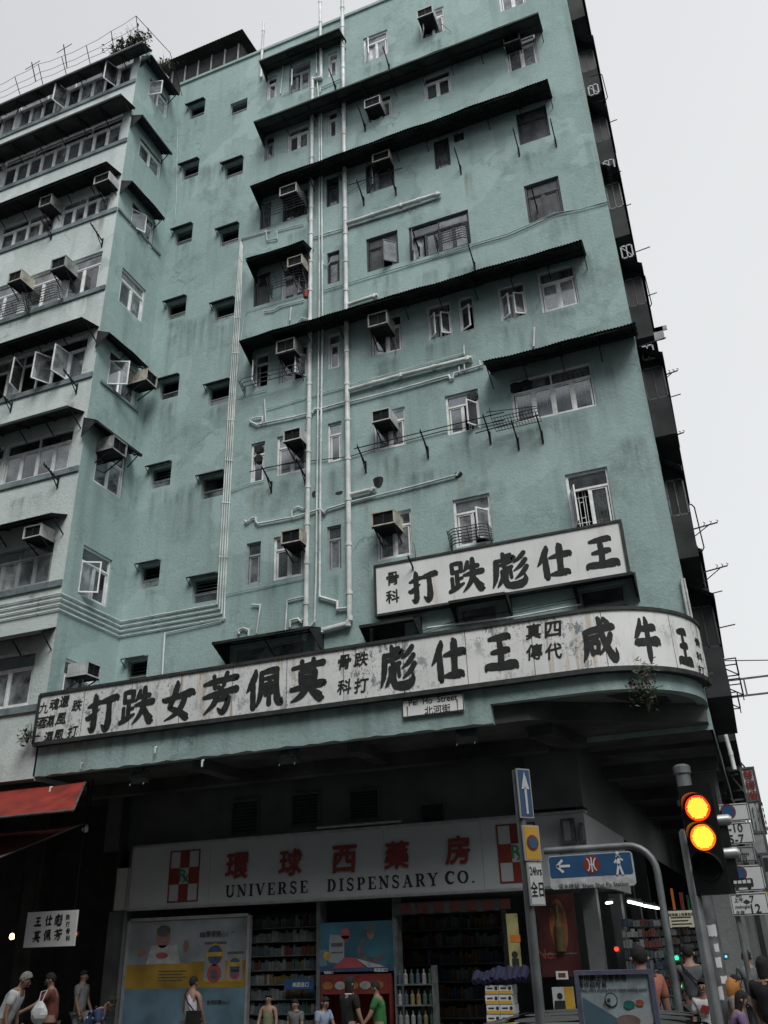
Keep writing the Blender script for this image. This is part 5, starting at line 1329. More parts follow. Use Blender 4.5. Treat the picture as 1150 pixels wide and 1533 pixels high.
b.disc((X0+Wd*.30,Z(.20)),.20,YP-.006,22,5,.9,1.1); b.disc((X0+Wd*.30,Z(.13)),.19,YP-.007,22,6,.95,.6)
b.face([(X0+Wd*.17,YP-.006,Z(.52)),(X0+Wd*.46,YP-.006,Z(.52)),(X0+Wd*.42,YP-.006,Z(.30)),(X0+Wd*.20,YP-.006,Z(.30))], 3)
b.disc((X0+Wd*.12,Z(.38)),.09,YP-.008,14,5,1.3,.8); b.disc((X0+Wd*.5,Z(.32)),.09,YP-.008,14,5,.8,1.3); b.disc((X0+Wd*.30,Z(.42)),.1,YP-.008,14,7,1.6,.6)
for (x0, x1, z0, z1) in ((.66,.83,.30,.74), (.85,.97,.42,.74)):
    q(x0,z0,x1,z1,9,4); q(x0-.005,z0-.02,x1+.005,z0+.01,6,5); xm = (x0+x1)/2; b.disc((X0+Wd*xm,Z(z0+.13)),Wd*(x1-x0)*.42,YP-.012,20,8); b.disc((X0+Wd*xm,Z(z0+.13)),Wd*(x1-x0)*.36,YP-.014,20,4)
    q(x0+.02,z0+.10,x1-.02,z0+.15,8,8); b.disc((X0+Wd*xm,Z(z1-.10)),Wd*(x1-x0)*.34,YP-.012,16,7); b.disc((X0+Wd*xm,Z(z1-.09)),Wd*(x1-x0)*.18,YP-.014,16,6); q(x0,z1-.03,x1,z1,8,5)
for k in range(4): q(.28,.60+k*.035,.52-.03*(k % 2),.61+k*.035,6,5)
b.build('picture', PM, t, (0,0,0))
text(t, 'BB學得開心！”', .004, 325, 1398, YP-.01, .82); text(t, '全港銷量No.1', .004, 326, 1500, YP-.01, .52)
b = MB(); 
for qx in (X0-.06, X1): b.box(qx,YP-.03,.0,qx+.06,YP+.08,Zt+.02)
b.box(X0,YP-.03,Zt,X1,YP+.08,Zt+.06); b.box(X0,YP-.03,.0,X1,YP+.08,.35); b.build('frame', M['alum'], t, (0,0,0))

a, c = P(479,1382,Y=YP), P(590,1453,Y=YP)
t = thing('magazine_poster', 'blue poster of a woman resting on a table above the red fridge', 'poster', ((a.x+c.x)/2, YP, c.z))
X0, X1, Zt, Zb = a.x, c.x, a.z, c.z; Wd = X1-X0; Z = lambda f: Zt - f*(Zt-Zb); b = MB(); b.box(X0,YP,Zb,X1,YP+.05,Zt,10)
q(0,.88,1,1,4,1); q(0,.55,.10,.88,2,1)
b.face([(X0+Wd*.12,YP-.004,Z(.80)),(X0+Wd*.34,YP-.004,Z(.86)),(X0+Wd*.34,YP-.004,Z(.28)),(X0+Wd*.14,YP-.004,Z(.24))], 9); q(.16,.42,.32,.50,6,3); q(.16,.60,.32,.63,6,3)
b.disc((X0+Wd*.36,Z(.24)),.10,YP-.006,14,7); b.face([(X0+Wd*.28,YP-.006,Z(.28)),(X0+Wd*.36,YP-.006,Z(.42)),(X0+Wd*.44,YP-.006,Z(.28))], 7); b.disc((X0+Wd*.10,Z(.68)),.08,YP-.006,16,8)
b.disc((X0+Wd*.70,Z(.60)),.30,YP-.004,24,6,1.0,.85); b.disc((X0+Wd*.74,Z(.52)),.22,YP-.006,20,10,1.0,.9); b.disc((X0+Wd*.70,Z(.25)),.10,YP-.008,16,5,.8,1.1); b.disc((X0+Wd*.71,Z(.17)),.11,YP-.009,16,6,1,.8)
b.face([(X0+Wd*.18,YP-.008,Z(.93)),(X0+Wd*.62,YP-.008,Z(.93)),(X0+Wd*.50,YP-.008,Z(.72)),(X0+Wd*.34,YP-.008,Z(.72))], 7); b.face([(X0+Wd*.5,YP-.009,Z(.74)),(X0+Wd*.9,YP-.009,Z(.92)),(X0+Wd*.66,YP-.009,Z(.93))], 3)
b.build('picture', PM, t, (0,0,0)); text(t, '美國進口', .004, 570, 1452, YP-.008, .28, None, 'white'); text(t, '美國進口', .004, 492, 1456, YP-.008, .2, None, 'white')
for qx, nm in ((X0-.08,0), (X1+.0,0)): MB().box(qx,YP,0,qx+.08,YP+.3,sz0-.02).build('pilaster', M['galvd'], B, (0,0,0))
# red drinks fridge under the poster
a, c = P(478,1458,Y=YP), P(590,1533,Y=YP)
t = thing('drinks_fridge', 'red-topped drinks fridge full of bright packets below the blue poster', 'fridge', ((a.x+c.x)/2, YP+.3, 0))
b = MB(); X0, X1, Zt = a.x+.03, c.x-.03, a.z-.02; b.box(X0,YP,.0,X0+.05,YP+.6,Zt); b.box(X1-.05,YP,0,X1,YP+.6,Zt); b.box(X0+.05,YP+.55,0,X1-.05,YP+.6,Zt); b.box(X0+.05,YP,Zt-.05,X1-.05,YP+.55,Zt); b.box(X0+.05,YP,0,X1-.05,YP+.55,.1)
dr = cloth((.14,.02,.018)); b.build('body', dr, t, (0,0,0)); b = MB(); b.box(X0+.05,YP-.01,Zt-.34,X1-.05,YP+.02,Zt-.05); b.build('header', dr, t, (0,0,0))
b = MB()
for k in range(5): b.disc((X0+.16+k*.27,Zt-.19),.09,YP-.016,14,k % 2, 1.3, .8)
b.build('print', [cloth((.22,.10,.03)), cloth((.25,.25,.25))], t, (0,0,0))
GM = [cloth(c) for c in ((.16,.17,.17),(.13,.10,.04),(.085,.03,.025),(.03,.045,.07),(.03,.06,.045),(.10,.05,.025),(.06,.085,.10),(.10,.11,.115),(.10,.075,.06),(.09,.07,.03))]
def goods(name, label, x0, x1, z0, y0, dep, rows, rh, t_parent=None, wr=(.05,.10), mats=None, rnd=None, gap=.7):
    """rows of packets: far too many and too small to pick apart"""
    rnd = rnd or random.Random(int(abs(x0)*1000)); b = MB(); ms = mats or list(range(len(GM)))
    for r in range(rows):
        x = x0; z = z0 + r*rh; mi = rnd.choice(ms)
        while x < x1-.05:
            w_ = rnd.uniform(*wr); h_ = rh*rnd.uniform(.5, gap+.12)
            if rnd.random() < .5: mi = rnd.choice(ms)
            b.box(x, y0+rnd.uniform(0,.03), z, min(x1,x+w_-.008), y0+dep, z+h_, mi); x += w_
    o = b.build(name, GM, t_parent, (0,0,0) if t_parent else None); o['kind'] = 'stuff'
    if label: o['label'] = label; o['category'] = 'packets'
    return o
def shelf(label, xl_, xr_, Y, z0, z1, n, dep=.4, mats=None, wr=(.05,.10)):
    t = thing('display_shelf', label, 'shelf', ((xl_+xr_)/2, Y+dep/2, 0), 0)
    MB().box(xl_,Y+dep,0,xr_,Y+dep+.03,z1).box(xl_-.03,Y,0,xl_,Y+dep,z1).box(xr_,Y,0,xr_+.03,Y+dep,z1).build('frame', M['galvd'], t, (0,0,0))
    for k in range(n): MB().box(xl_,Y,z0+(z1-z0)*k/n-.02,xr_,Y+dep,z0+(z1-z0)*k/n).build('shelf_board', M['galvd'], t, (0,0,0))
    goods('packed_goods', None, xl_+.02, xr_-.02, z0, Y+.05, dep-.08, n, (z1-z0)/n, t, wr, mats)
    return t
YH = YB + .45
xa_, xb_ = P(368,1450,Y=YH).x, P(476,1450,Y=YH).x
shelf('tall medicine shelves packed with small boxes between the two big posters', xa_, xb_, YH, .25, 2.62, 9, mats=[0,2,4,6,7,9,7,6])
xa_, xb_ = P(612,1450,Y=YH+.5).x, P(700,1450,Y=YH+.5).x
shelf('dim shelves deep inside the shop doorway', P(600,1450,Y=19.5).x, P(756,1450,Y=19.5).x, 19.5, .25, 2.55, 7, mats=[7,3,7,2,9])
MB().box(P(592,1450,Y=YB+.1).x, YB+.1, 2.48, P(756,1450,Y=YB+.1).x, YB+.2, 2.70).build('lintel', M['dark'], B, (0,0,0))
t = thing('lintel_labels', 'row of dark red square characters printed above the shop doorway', 'lettering', (P(670,1362,Y=YB).x, YB+.08, 2.6))
for k in range(7):
    x = P(607+25*k,1362,Y=YB+.08).x; MB().box(x-.1,YB+.085,2.5,x+.1,YB+.095,2.68).build('print', cloth((.06,.015,.015)), t, (0,0,0))
# bottle display
t = thing('bottle_rack', 'rack of shampoo bottles standing at the shop doorway', 'rack', (P(628,1500,Y=16.9).x, 16.9, 0))
x0_, x1_ = P(598,1500,Y=16.9).x, P(652,1500,Y=16.9).x
for k in range(4): MB().box(x0_,16.75,.3+.33*k,x1_,17.05,.32+.33*k).build('shelf_board', M['galvd'], t, (0,0,0))
b = MB()
for k in (0, 1): b.box(x0_-.02 if k == 0 else x1_,16.75,0,x0_ if k == 0 else x1_+.02,17.05,1.6)
b.build('frame', M['galvd'], t, (0,0,0)); b = MB(); rn = random.Random(4)
for k in range(4):
    for j in range(6):
        x = x0_+.05+j*(x1_-x0_-.1)/5; z = .32+.33*k; mi = rn.choice([0,3,4,6,1]); b.tube([(x,16.82,z),(x,16.82,z+.15),(x,16.82,z+.18),(x,16.82,z+.24)],[.04,.04,.015,.015],8,mi)
o = b.build('bottle', GM, t, (0,0,0)); o['kind'] = 'stuff'
# small blue shelf sign
t, *_ = plate('shelf_sign', 'small blue sign with white characters on the medicine shelves', 'sign', (426,1466), (470,1481), YB+.3, M['blue']); text(t, '美國進口', .004, 450, 1474, YB+.3, .36, None, 'white')
# tall yellow banner and beer poster right of the doorway
Yb_ = YB - .02
t, x0, z0, x1, z1 = plate('yellow_banner', 'narrow yellow vertical banner beside the shop doorway', 'banner', (757,1368), (783,1468), Yb_, mat('banner_yellow', (.34,.31,.14), .6, 0, .25, 3))
b = MB(); b.box(x0+.05,Yb_-.006,z1-.48,x0+.24,Yb_-.002,z1-.36,0); b.disc(((x0+x1)/2,z0+.42),.06,Yb_-.005,14,1); b.box((x0+x1)/2-.06,Yb_-.007,z0+.22,(x0+x1)/2+.07,Yb_-.002,z0+.36,1); b.box((x0+x1)/2-.09,Yb_-.007,z0+.05,(x0+x1)/2+.1,Yb_-.002,z0+.22,2); b.build('print', [M['orange'], M['ink'], M['yprint']], t, (0,0,0))
t, x0, z0, x1, z1 = plate('beer_poster', 'dark red poster with a glowing bottle and the words No.1', 'poster', (800,1340), (872,1462), Yb_, mat('print_maroon', (.05,.015,.015), .4, 0, .5, 1.5))
b = MB(); xm = x0+(x1-x0)*.55; b.disc((xm,z1-.55),.36,Yb_-.004,24,0,.45,1.3); b.tube([(xm,Yb_-.02,z1-.95),(xm,Yb_-.02,z1-.55),(xm,Yb_-.02,z1-.42),(xm,Yb_-.02,z1-.2)],[.08,.08,.03,.03],12,1); b.box(x0+.05,Yb_-.006,z1-1.0,x1-.05,Yb_-.002,z1-.975,2)
b.build('print', [mat('print_flame', (.15,.055,.02), .5, 0, .6, 3), cloth((.07,.05,.02)), cloth((.08,.08,.08))], t, (0,0,0)); text(t, 'No.1', .004, 822, 1428, Yb_, .42, None, 'red')
b = MB(); 
# small boards on the corner wall
for (tl, br, lab, m_) in (((838,1226),(862,1262),'small dark notice frame at the right end of the dispensary sign','galvd'),((866,1232),(876,1262),'narrow dark notice at the sign corner','galvd')):
    t, x0, z0, x1, z1 = plate('notice', lab, 'notice', tl, br, YB-.16, M[m_], .14)
    MB().box(x0+.05,YB-.165,z0+.05,(x0+x1)/2+.05,YB-.161,z1-.05).build('print', grey1, t, (0,0,0))
t, x0, z0, x1, z1 = plate('price_card', 'small framed price card under the beer poster', 'card', (832,1454), (851,1466), YB-.1, M['white'], .02); MB().box(x0+.04,YB-.104,z0+.03,x1-.04,YB-.101,z1-.03).build('print', cloth((.1,.04,.03)), t, (0,0,0))
# stacked cartons on a stall at the kerb
Yk = 15.2
x0_, x1_ = P(727,1500,Y=Yk).x, P(768,1500,Y=Yk).x; zt1 = P(748,1474,Y=Yk).z; n_ = 0
t = thing('stall_table', 'low folding stall table under stacked cartons on the pavement', 'table', ((x0_+x1_)/2, Yk+.3, 0))
MB().box(x0_-.15,Yk-.1,.48,x1_+1.0,Yk+.6,.52).build('tabletop', M['galvd'], t, (0,0,0))
for sx in (x0_-.1, x1_+.95):
    for sy in (Yk-.05, Yk+.55): MB().box(sx-.02,sy-.02,0,sx+.02,sy+.02,.48).build('leg', M['galvd'], t, (0,0,0))
h_ = (zt1-.52)/6; 
names = {0:'bottom',1:'second',2:'third',3:'fourth',4:'fifth',5:'topmost'}
for k in range(6):
    for j in range(2):
        w_ = (x1_-x0_)/2; xx = x0_+j*w_+(.01 if k % 2 else 0); b = MB(); b.box(0,0,0,w_-.01,.34,h_-.008)
        c = thing('carton', f'white carton with orange band, {names[k]} layer, {"left" if j == 0 else "right"} stack on the stall table', 'carton', (xx, Yk, .521+k*h_), 0, 'cartons stacked on the stall')
        b.build('box', M['white'], c); e_ = MB(); e_.box(.0,-.004,.01,w_-.01,-.001,h_*.38,0); e_.box(.03,-.004,h_*.55,w_*.55,-.001,h_*.7,1); e_.disc((w_*.8,h_*.62),h_*.2,-.003,10,1); e_.build('print', [M['yprint'], M['ink']], c)
t = thing('tarpaulin', 'crumpled navy blue tarpaulin lying over the stacked cartons', 'tarpaulin', ((x0_+x1_)/2, Yk, zt1)); b = MB(); rn = random.Random(3)
for i in range(12):
    x = x0_-.15+(x1_-x0_+.35)*i/11; b.tube([(x,Yk-.04,zt1+.03+rn.random()*.05),(x+rn.uniform(-.05,.05),Yk+.15,zt1+.1+rn.random()*.09),(x,Yk+.36,zt1+.04)],[.05,.075,.05],7)
b.build('cloth', cloth((.014,.017,.045)), t, (0,0,0), smooth=True)
goods('stall_goods', 'jumble of small packets on the stall table between cartons and poster', x1_+.1, x1_+.95, .52, Yk+.05, .3, 2, .22)
t, x0, z0, x1, z1 = plate('magazine_board', 'white board with a person in black on the stall beside the postal poster', 'board', (826,1478), (862,1516), Yk-.15, M['white'])
b = MB(); xm = (x0+x1)/2-.05; b.disc((xm,z1-.12),.045,Yk-.155,12,0); b.face([(xm-.12,Yk-.154,z1-.4),(xm+.12,Yk-.154,z1-.4),(xm+.09,Yk-.154,z1-.18),(xm-.09,Yk-.154,z1-.18)],0); b.box(x1-.14,Yk-.156,z0,x1,Yk-.151,z1,1); b.build('print', [M['ink'], M['yprint']], t, (0,0,0))
# corner shops in the arcade: dim goods, tubes, hanging strips
def tube_lamp(px0, px1, Y0, Y1, label):
    a, c = P(*px0, Y=Y0), P(*px1, Y=Y1); t = thing('tube_lamp', label, 'lamp', a, 0, 'fluorescent tubes of the corner shop')
    b = MB(); b.tube([a, c], .022, 8); b.build('tube', emis('lit_tube', (.95,1,.95), 4), t, (0,0,0)); b = MB(); b.bar(a+Vector((0,0,.05)), c+Vector((0,0,.05)), .07, .04); b.bar((a+c)/2, ((a+c)/2).to_3d()+Vector((0,0,.6)), .02); b.build('fitting', M['galvd'], t, (0,0,0))
    for k in (a, c): pass
tube_lamp((941,1350),(962,1355),17.9,20.0,'front lit white tube under the arcade ceiling right of the station sign'); tube_lamp((964,1356),(986,1360),20.2,23.5,'rear lit white tube under the arcade ceiling right of the station sign')
tube_lamp((908,1352),(916,1351),20.0,20.4,'short yellowish lit tube at the corner of the dispensary')
for k in range(6):
    y = 18.2 + k*1.9
    goods('hanging_goods', ['beaded goods hanging at the first arcade stall','coloured goods hanging at the second arcade stall','packets hanging at the third arcade stall','dim goods at the fourth arcade stall','dim goods at the fifth arcade stall','dim goods at the farthest arcade stall'][k], -2.55, -1.9, .2, y, .5, 12, .175, None, (.04,.09), [0,2,3,4,7,7,8,6], random.Random(k))
rn = random.Random(8)
for (px, py, px2, py2, Y, m_, lab) in ((1003,1330,1012,1362,20,'orange','narrow orange vertical shop banner under the arcade'),(1016,1336,1026,1364,21,'red','small red shop sign beside the orange banner under the arcade'),
      (985,1310,996,1345,19,'galvd','dark vertical shop sign under the arcade beside the station sign pole'),(1027,1340,1034,1362,23,'green','tiny green shop sign deep in the arcade'),(897,1400,906,1450,17.9,'tile','pale notice strip on the corner pilaster')):
    plate('shop_banner', lab, 'sign', (px,py), (px2,py2), Y, M[m_], .05)
t, x0, z0, x1, z1 = plate('notice_board', 'beige notice board with rows of black writing under the arcade', 'notice', (1000,1364), (1041,1388), 16.8, mat('notice_paper', (.48,.46,.36), .7))
text(t, '使用網上投寄表格', .004, 1020, 1369, 16.8, .42)
for k in range(4): MB().box(x0+.03,16.794,z1-.11-k*.05,x1-.04-.05*(k % 2),16.798,z1-.095-k*.05).build('writing', M['ink'], t, (0,0,0))
b = MB(); p = P(1096,1465,Y=18)
for (px, py, m_, lab) in ((923,1421,(1,.05,.02),'small glowing red light inside the corner shop'),(1013,1434,(.02,1,.4),'small glowing green light deep under the arcade'),(1018,1476,(.02,.8,.2),'low glowing green light deep under the arcade'),(1087,1432,(.1,.5,1),'small glowing blue light behind the stickered post'),(112,1398,(1,.16,.03),'small red glowing lamp at the right of the hanging clinic board')):
    p = P(px, py, Y=17.6 if px > 200 else 16.4); t = thing('indicator_lamp', lab, 'lamp', p, 0); b = MB(); b.tube([(0,-.03,0),(0,.03,0)], .035 if px != 1087 else .02, 8); b.build('bulb', emis('glow', m_, 1.0), t); MB().box(-.05,.03,-.05,.05,.06,.05).build('fitting', M['galvd'], t)
p = P(18,1402,Y=16.2); t = thing('bare_bulb', 'bright orange glowing bulb hanging at the far left under the red awnings', 'lamp', p)
b = MB(); b.tube([(0,0,-.06),(0,0,-.03),(0,0,.03),(0,0,.06)], [.02,.05,.045,.02], 12); b.build('bulb', emis('warm_bulb', (1,.42,.12), 14), t, smooth=True); b = MB(); b.tube([(0,0,.06),(0,0,5.4-p.z)], .008, 6); b.build('cord', M['bracket'], t)
# hanging clinic board at the left
t, x0, z0, x1, z1 = plate('clinic_board', 'small hanging clinic board with two rows of black characters at the lower left', 'sign', (42,1366), (110,1416), 16.0, SIGN_NEW, .05)
for ch, x_, y_ in (('王',57,1380),('仕',73,1378),('彪',88,1377),('莫',55,1402),('佩',71,1400),('芳',87,1399)):
    v, f = brush(ch, .20, .22); p = P(x_, y_, Y=16.0); MB().add(v, f).build('character', M['ink'], t, (p.x, 15.996, p.z))
for k, ch in enumerate('跌打骨科'): text(t, ch, .012, 102, 1373+k*10.5, 16.0, None, .1)
b = MB(); b.bar((x0+.1,16.02,z1),(x0+.1,16.02,5.4),.02); b.bar((x1-.1,16.02,z1),(x1-.1,16.02,5.4),.02); b.build('hanger', M['bracket'], t, (0,0,0))

# ------------------------------------------------------------------ red awnings at the left
def red_awning(label, pts, m):
    t = thing('shop_awning', label, 'awning', pts[0]); b = MB(); n = 14
    A, Bq, Cq, D = [Vector(p) for p in pts]
    for s_ in (0, .012):
        for i in range(n):
            for j in range(3):
                def g(u, v): 
                    q = (A*(1-u)+Bq*u)*(1-v) + (D*(1-u)+Cq*u)*v; return q + Vector((0, 0, -.05*math.sin(math.pi*v)-s_ + .015*math.sin(u*40)))
                b.face([g(i/n,j/3), g((i+1)/n,j/3), g((i+1)/n,(j+1)/3), g(i/n,(j+1)/3)])
    b.build('canvas', m, t, (0,0,0), smooth=True); c = MB(); c.tube([A, Bq], .025, 8); c.tube([A, D], .02, 8); c.tube([Bq, Cq], .02, 8); c.build('frame', M['galvd'], t, (0,0,0))
a0 = P(110,1213,Y=14.2); a1 = P(128,1171,Y=15.3)
red_awning('bright red canvas awning sloping out under the left end of the canopy', [(-24,14.2,a0.z),(a0.x,14.2,a0.z),(a1.x,15.3,a1.z),(-24,15.3,a1.z)], M['redawn'])
a0 = P(8,1292,Y=14.0); a1 = P(125,1233,Y=16.2)
red_awning('dull maroon awning hanging below the bright red one', [(-24,14.0,a0.z),(a0.x-.6,14.0,a0.z),(a1.x,16.2,a1.z),(-24,16.2,a1.z+.1)], cloth((.12,.035,.03)))
p = P(130,1236,Y=16.2); t = thing('spot_lamp', 'small unlit white spotlight on a bracket at the end of the maroon awning', 'lamp', p)
b = MB(); b.tube([(0,0,0),(.05,-.1,-.1)], [.03,.07], 12); b.build('shade', M['white'], t); MB().bar((0,0,0),(0,.05,1.2),.02).build('arm', M['bracket'], t)

# ------------------------------------------------------------------ street furniture
# arrow and no-stopping sign post (foreground, left)
Yp = 5.8
p = P(791,1400,Y=Yp); t = thing('sign_post', 'grey post with a blue sign, an orange no-stopping plate and a 24hrs plate', 'sign post', (P(812,1533,Y=Yp).x, Yp, 0))
top_ = P(773,1153,Y=Yp); bx = (P(810,1533,Y=Yp).x + top_.x)/2
b = MB(); b.tube([(bx,Yp,0),(bx,Yp,top_.z)], .031, 14); b.build('pole', M['galv'], t, (0,0,0), smooth=True)
def splate(tl, tr, bl, m, yaw, name, dz=0, host=None, edge='alum'):
    """narrow plate seen at a slant: its width is recovered from the slant"""
    pa, pb, pc = P(*tl, Y=Yp-.05), P(*tr, Y=Yp-.05), P(*bl, Y=Yp-.05)
    w_ = (pb.x-pa.x)/math.cos(yaw); h_ = pa.z-pc.z; k = put(None, name, host, (pa.x, Yp-.05, pc.z), -yaw); MB().box(0,0,0,w_,.012,h_).build('plate_back', M[edge], k); MB().box(.008,-.003,.008,w_-.008,-.001,h_-.008).build('plate_face', M[m], k); return k, w_, h_
yaw = rad(-52)
k, w_, h_ = splate((773,1150),(789,1160),(781,1224), 'blue', yaw, 'one_way_plate', host=t)
b = MB(); b.box(w_*.42,-.007,h_*.08,w_*.58,-.004,h_*.62); b.face([(w_*.2,-.007,h_*.58),(w_*.8,-.007,h_*.58),(w_*.5,-.007,h_*.94)]); b.build('arrow', M['white'], k)
k, w_, h_ = splate((782,1235),(801,1237),(789,1288), 'yprint', yaw, 'no_stopping_plate', host=t)
b = MB(); b.disc((w_/2,h_/2),w_*.36,-.006,24,0); b.build('red_ring', M['red'], k); b = MB(); b.disc((w_/2,h_/2),w_*.27,-.009,24,0); b.build('blue_disc', M['blue'], k)
k, w_, h_ = splate((789,1291),(806,1291),(794,1356), 'white', yaw, 'hours_plate', host=t)
v, f = fit('24hrs', .004, w_*.8); MB().add([(a*1, 0, c*1.6) for a, _, c in v], f).build('lettering', M['ink'], k, None).location = (w_/2, -.006, h_*.80)
v, f = fit('全日', .004, w_*.86); MB().add([(a, 0, c*1.7) for a, _, c in v], f).build('lettering', M['ink'], k, None).location = (w_/2, -.006, h_*.38)

# station direction sign on a bent tube
Ys = 13.9
t = thing('station_sign', 'blue station direction sign with walking figure hanging from a bent grey tube', 'sign', (P(990,1533,Y=Ys).x, Ys, 0))
c0, c1 = P(820,1276,Y=Ys), P(945,1270,Y=Ys)
zt2, zm, zb_ = (P(823,1283,Y=Ys).z+P(943,1273,Y=Ys).z)/2, (P(822,1318,Y=Ys).z+P(946,1305,Y=Ys).z)/2, (P(823,1333,Y=Ys).z+P(948,1325,Y=Ys).z)/2
x0, x1 = c0.x, c1.x
def rrect(b, x0, z0, x1, z1, r, y0, y1, mi=0):
    pts = []
    for cx, cz, a0 in ((x1-r,z1-r,0),(x0+r,z1-r,90),(x0+r,z0+r,180),(x1-r,z0+r,270)):
        for k in range(5): a = rad(a0+90*k/4); pts.append((cx+r*math.cos(a), cz+r*math.sin(a)))
    b.face([(x,y0,z) for x, z in pts][::-1], mi); n = len(pts)
    b.face([(x,y1,z) for x, z in pts], mi)
    for i in range(n): a, c = pts[i], pts[(i+1) % n]; b.face([(a[0],y0,a[1]),(c[0],y0,c[1]),(c[0],y1,c[1]),(a[0],y1,a[1])], mi)
b = MB(); rrect(b, x0, zb_, x1, zt2, .05, Ys-.04, Ys+.04); b.build('board', cloth((.40,.42,.43)), t, (0,0,0))
b = MB(); rrect(b, x0+.015, zm, x1-.015, zt2-.015, .03, Ys-.046, Ys-.042); b.build('blue_field', M['blue'], t, (0,0,0))
hc = (zm+zt2)/2; wd = x1-x0; y = Ys-.05; b = MB()
b.bar((x0+wd*.10,y,hc),(x0+wd*.26,y,hc),.003,.035); b.bar((x0+wd*.10,y,hc),(x0+wd*.175,y,hc+.085),.003,.035); b.bar((x0+wd*.10,y,hc),(x0+wd*.175,y,hc-.085),.003,.035)
hx = x0+wd*.835; b.disc((hx,hc+.135),.025,y,12); b.bar((hx,y,hc+.10),(hx,y-.0,hc-.01),.003,.055); b.bar((hx,y,hc-.01),(hx+.045,y,hc-.16),.003,.03); b.bar((hx,y,hc-.01),(hx-.04,y,hc-.16),.003,.03); b.bar((hx,y,hc+.09),(hx-.06,y,hc+.0),.003,.022); b.bar((hx,y,hc+.09),(hx+.065,y,hc+.03),.003,.022)
b.build('pictogram', M['white'], t, (0,0,0))
mx_ = x0+wd*.52; b = MB(); b.disc((mx_,hc),.125,y,28); b.build('emblem', M['red'], t, (0,0,0)); b = MB(); y -= .004
b.bar((mx_,y,hc-.10),(mx_,y,hc+.10),.003,.018)
for s_ in (-1, 1):
    pts = [(mx_+.062*s_*(1-.55*math.cos(a)), hc+.082*math.sin(a)) for a in [rad(-70+140*k/8) for k in range(9)]]
    pts = [(mx_+s_*(.075-.045*math.cos(rad(-80+160*k/8))), hc+.085*math.sin(rad(-80+160*k/8))) for k in range(9)]
    for i in range(8): b.bar((pts[i][0],y,pts[i][1]),(pts[i+1][0],y,pts[i+1][1]),.003,.017)
b.bar((mx_-.03,y-.001,hc),(mx_+.03,y-.001,hc),.003,.018)
b.build('emblem_print', M['white'], t, (0,0,0)); text(t, '深水埗站  Sham Shui Po Station', .004, 888, 1325, Ys-.045, wd*.82)
za = P(880,1270,Y=Ys).z; xr_ = P(985,1310,Y=Ys).x; b = MB(); r_ = .38
arcp = [(xr_-r_+r_*math.sin(rad(k*15)), Ys+.0, za-r_+r_*math.cos(rad(k*15))) for k in range(7)]
b.tube([(x0-.05,Ys,za)] + arcp + [(xr_,Ys,0)], .05, 14); b.build('bent_tube', M['galv'], t, (0,0,0), smooth=True)
b = MB()
for x in (x0+.2, x1-.2): b.box(x-.02,Ys-.02,zt2,x+.02,Ys+.02,za-.03)
b.build('hanger', M['galv'], t, (0,0,0))

# thick post with stickers
Yt = 14.0; pt = P(1019,1146,Y=Yt); pb = P(1090,1533,Y=Yt); xx = (pt.x*1.0+pb.x)/2
t = thing('stickered_post', 'thick grey capped post with torn white stickers low down behind the traffic light', 'post', (xx, Yt, 0))
b = MB(); b.tube([(xx,Yt,0),(xx,Yt,pt.z)], .105, 18); b.build('pole', M['galv'], t, (0,0,0), smooth=True); b = MB(); b.tube([(xx,Yt,pt.z-.12),(xx,Yt,pt.z-.02),(xx,Yt,pt.z+.01)], [.125,.125,.08], 18); b.build('cap', M['galv'], t, (0,0,0))
rn = random.Random(5)
for k in range(7):
    z = .8+.19*k; a0 = rad(-100+rn.uniform(-30,50)); b = MB(); s0 = .3+.3*rn.random(); hh = .08+.08*rn.random(); nn = 5
    for i in range(nn): a, c = a0+s0*i/nn*2, a0+s0*(i+1)/nn*2; rr = .107; b.face([(xx+rr*math.cos(a),Yt+rr*math.sin(a),z+.02*math.sin(i*3)),(xx+rr*math.cos(c),Yt+rr*math.sin(c),z+.02*math.sin(i*3+3)),(xx+rr*math.cos(c),Yt+rr*math.sin(c),z+hh),(xx+rr*math.cos(a),Yt+rr*math.sin(a),z+hh+.01*math.sin(i*5))])
    b.build('sticker', M['white'], t, (0,0,0))

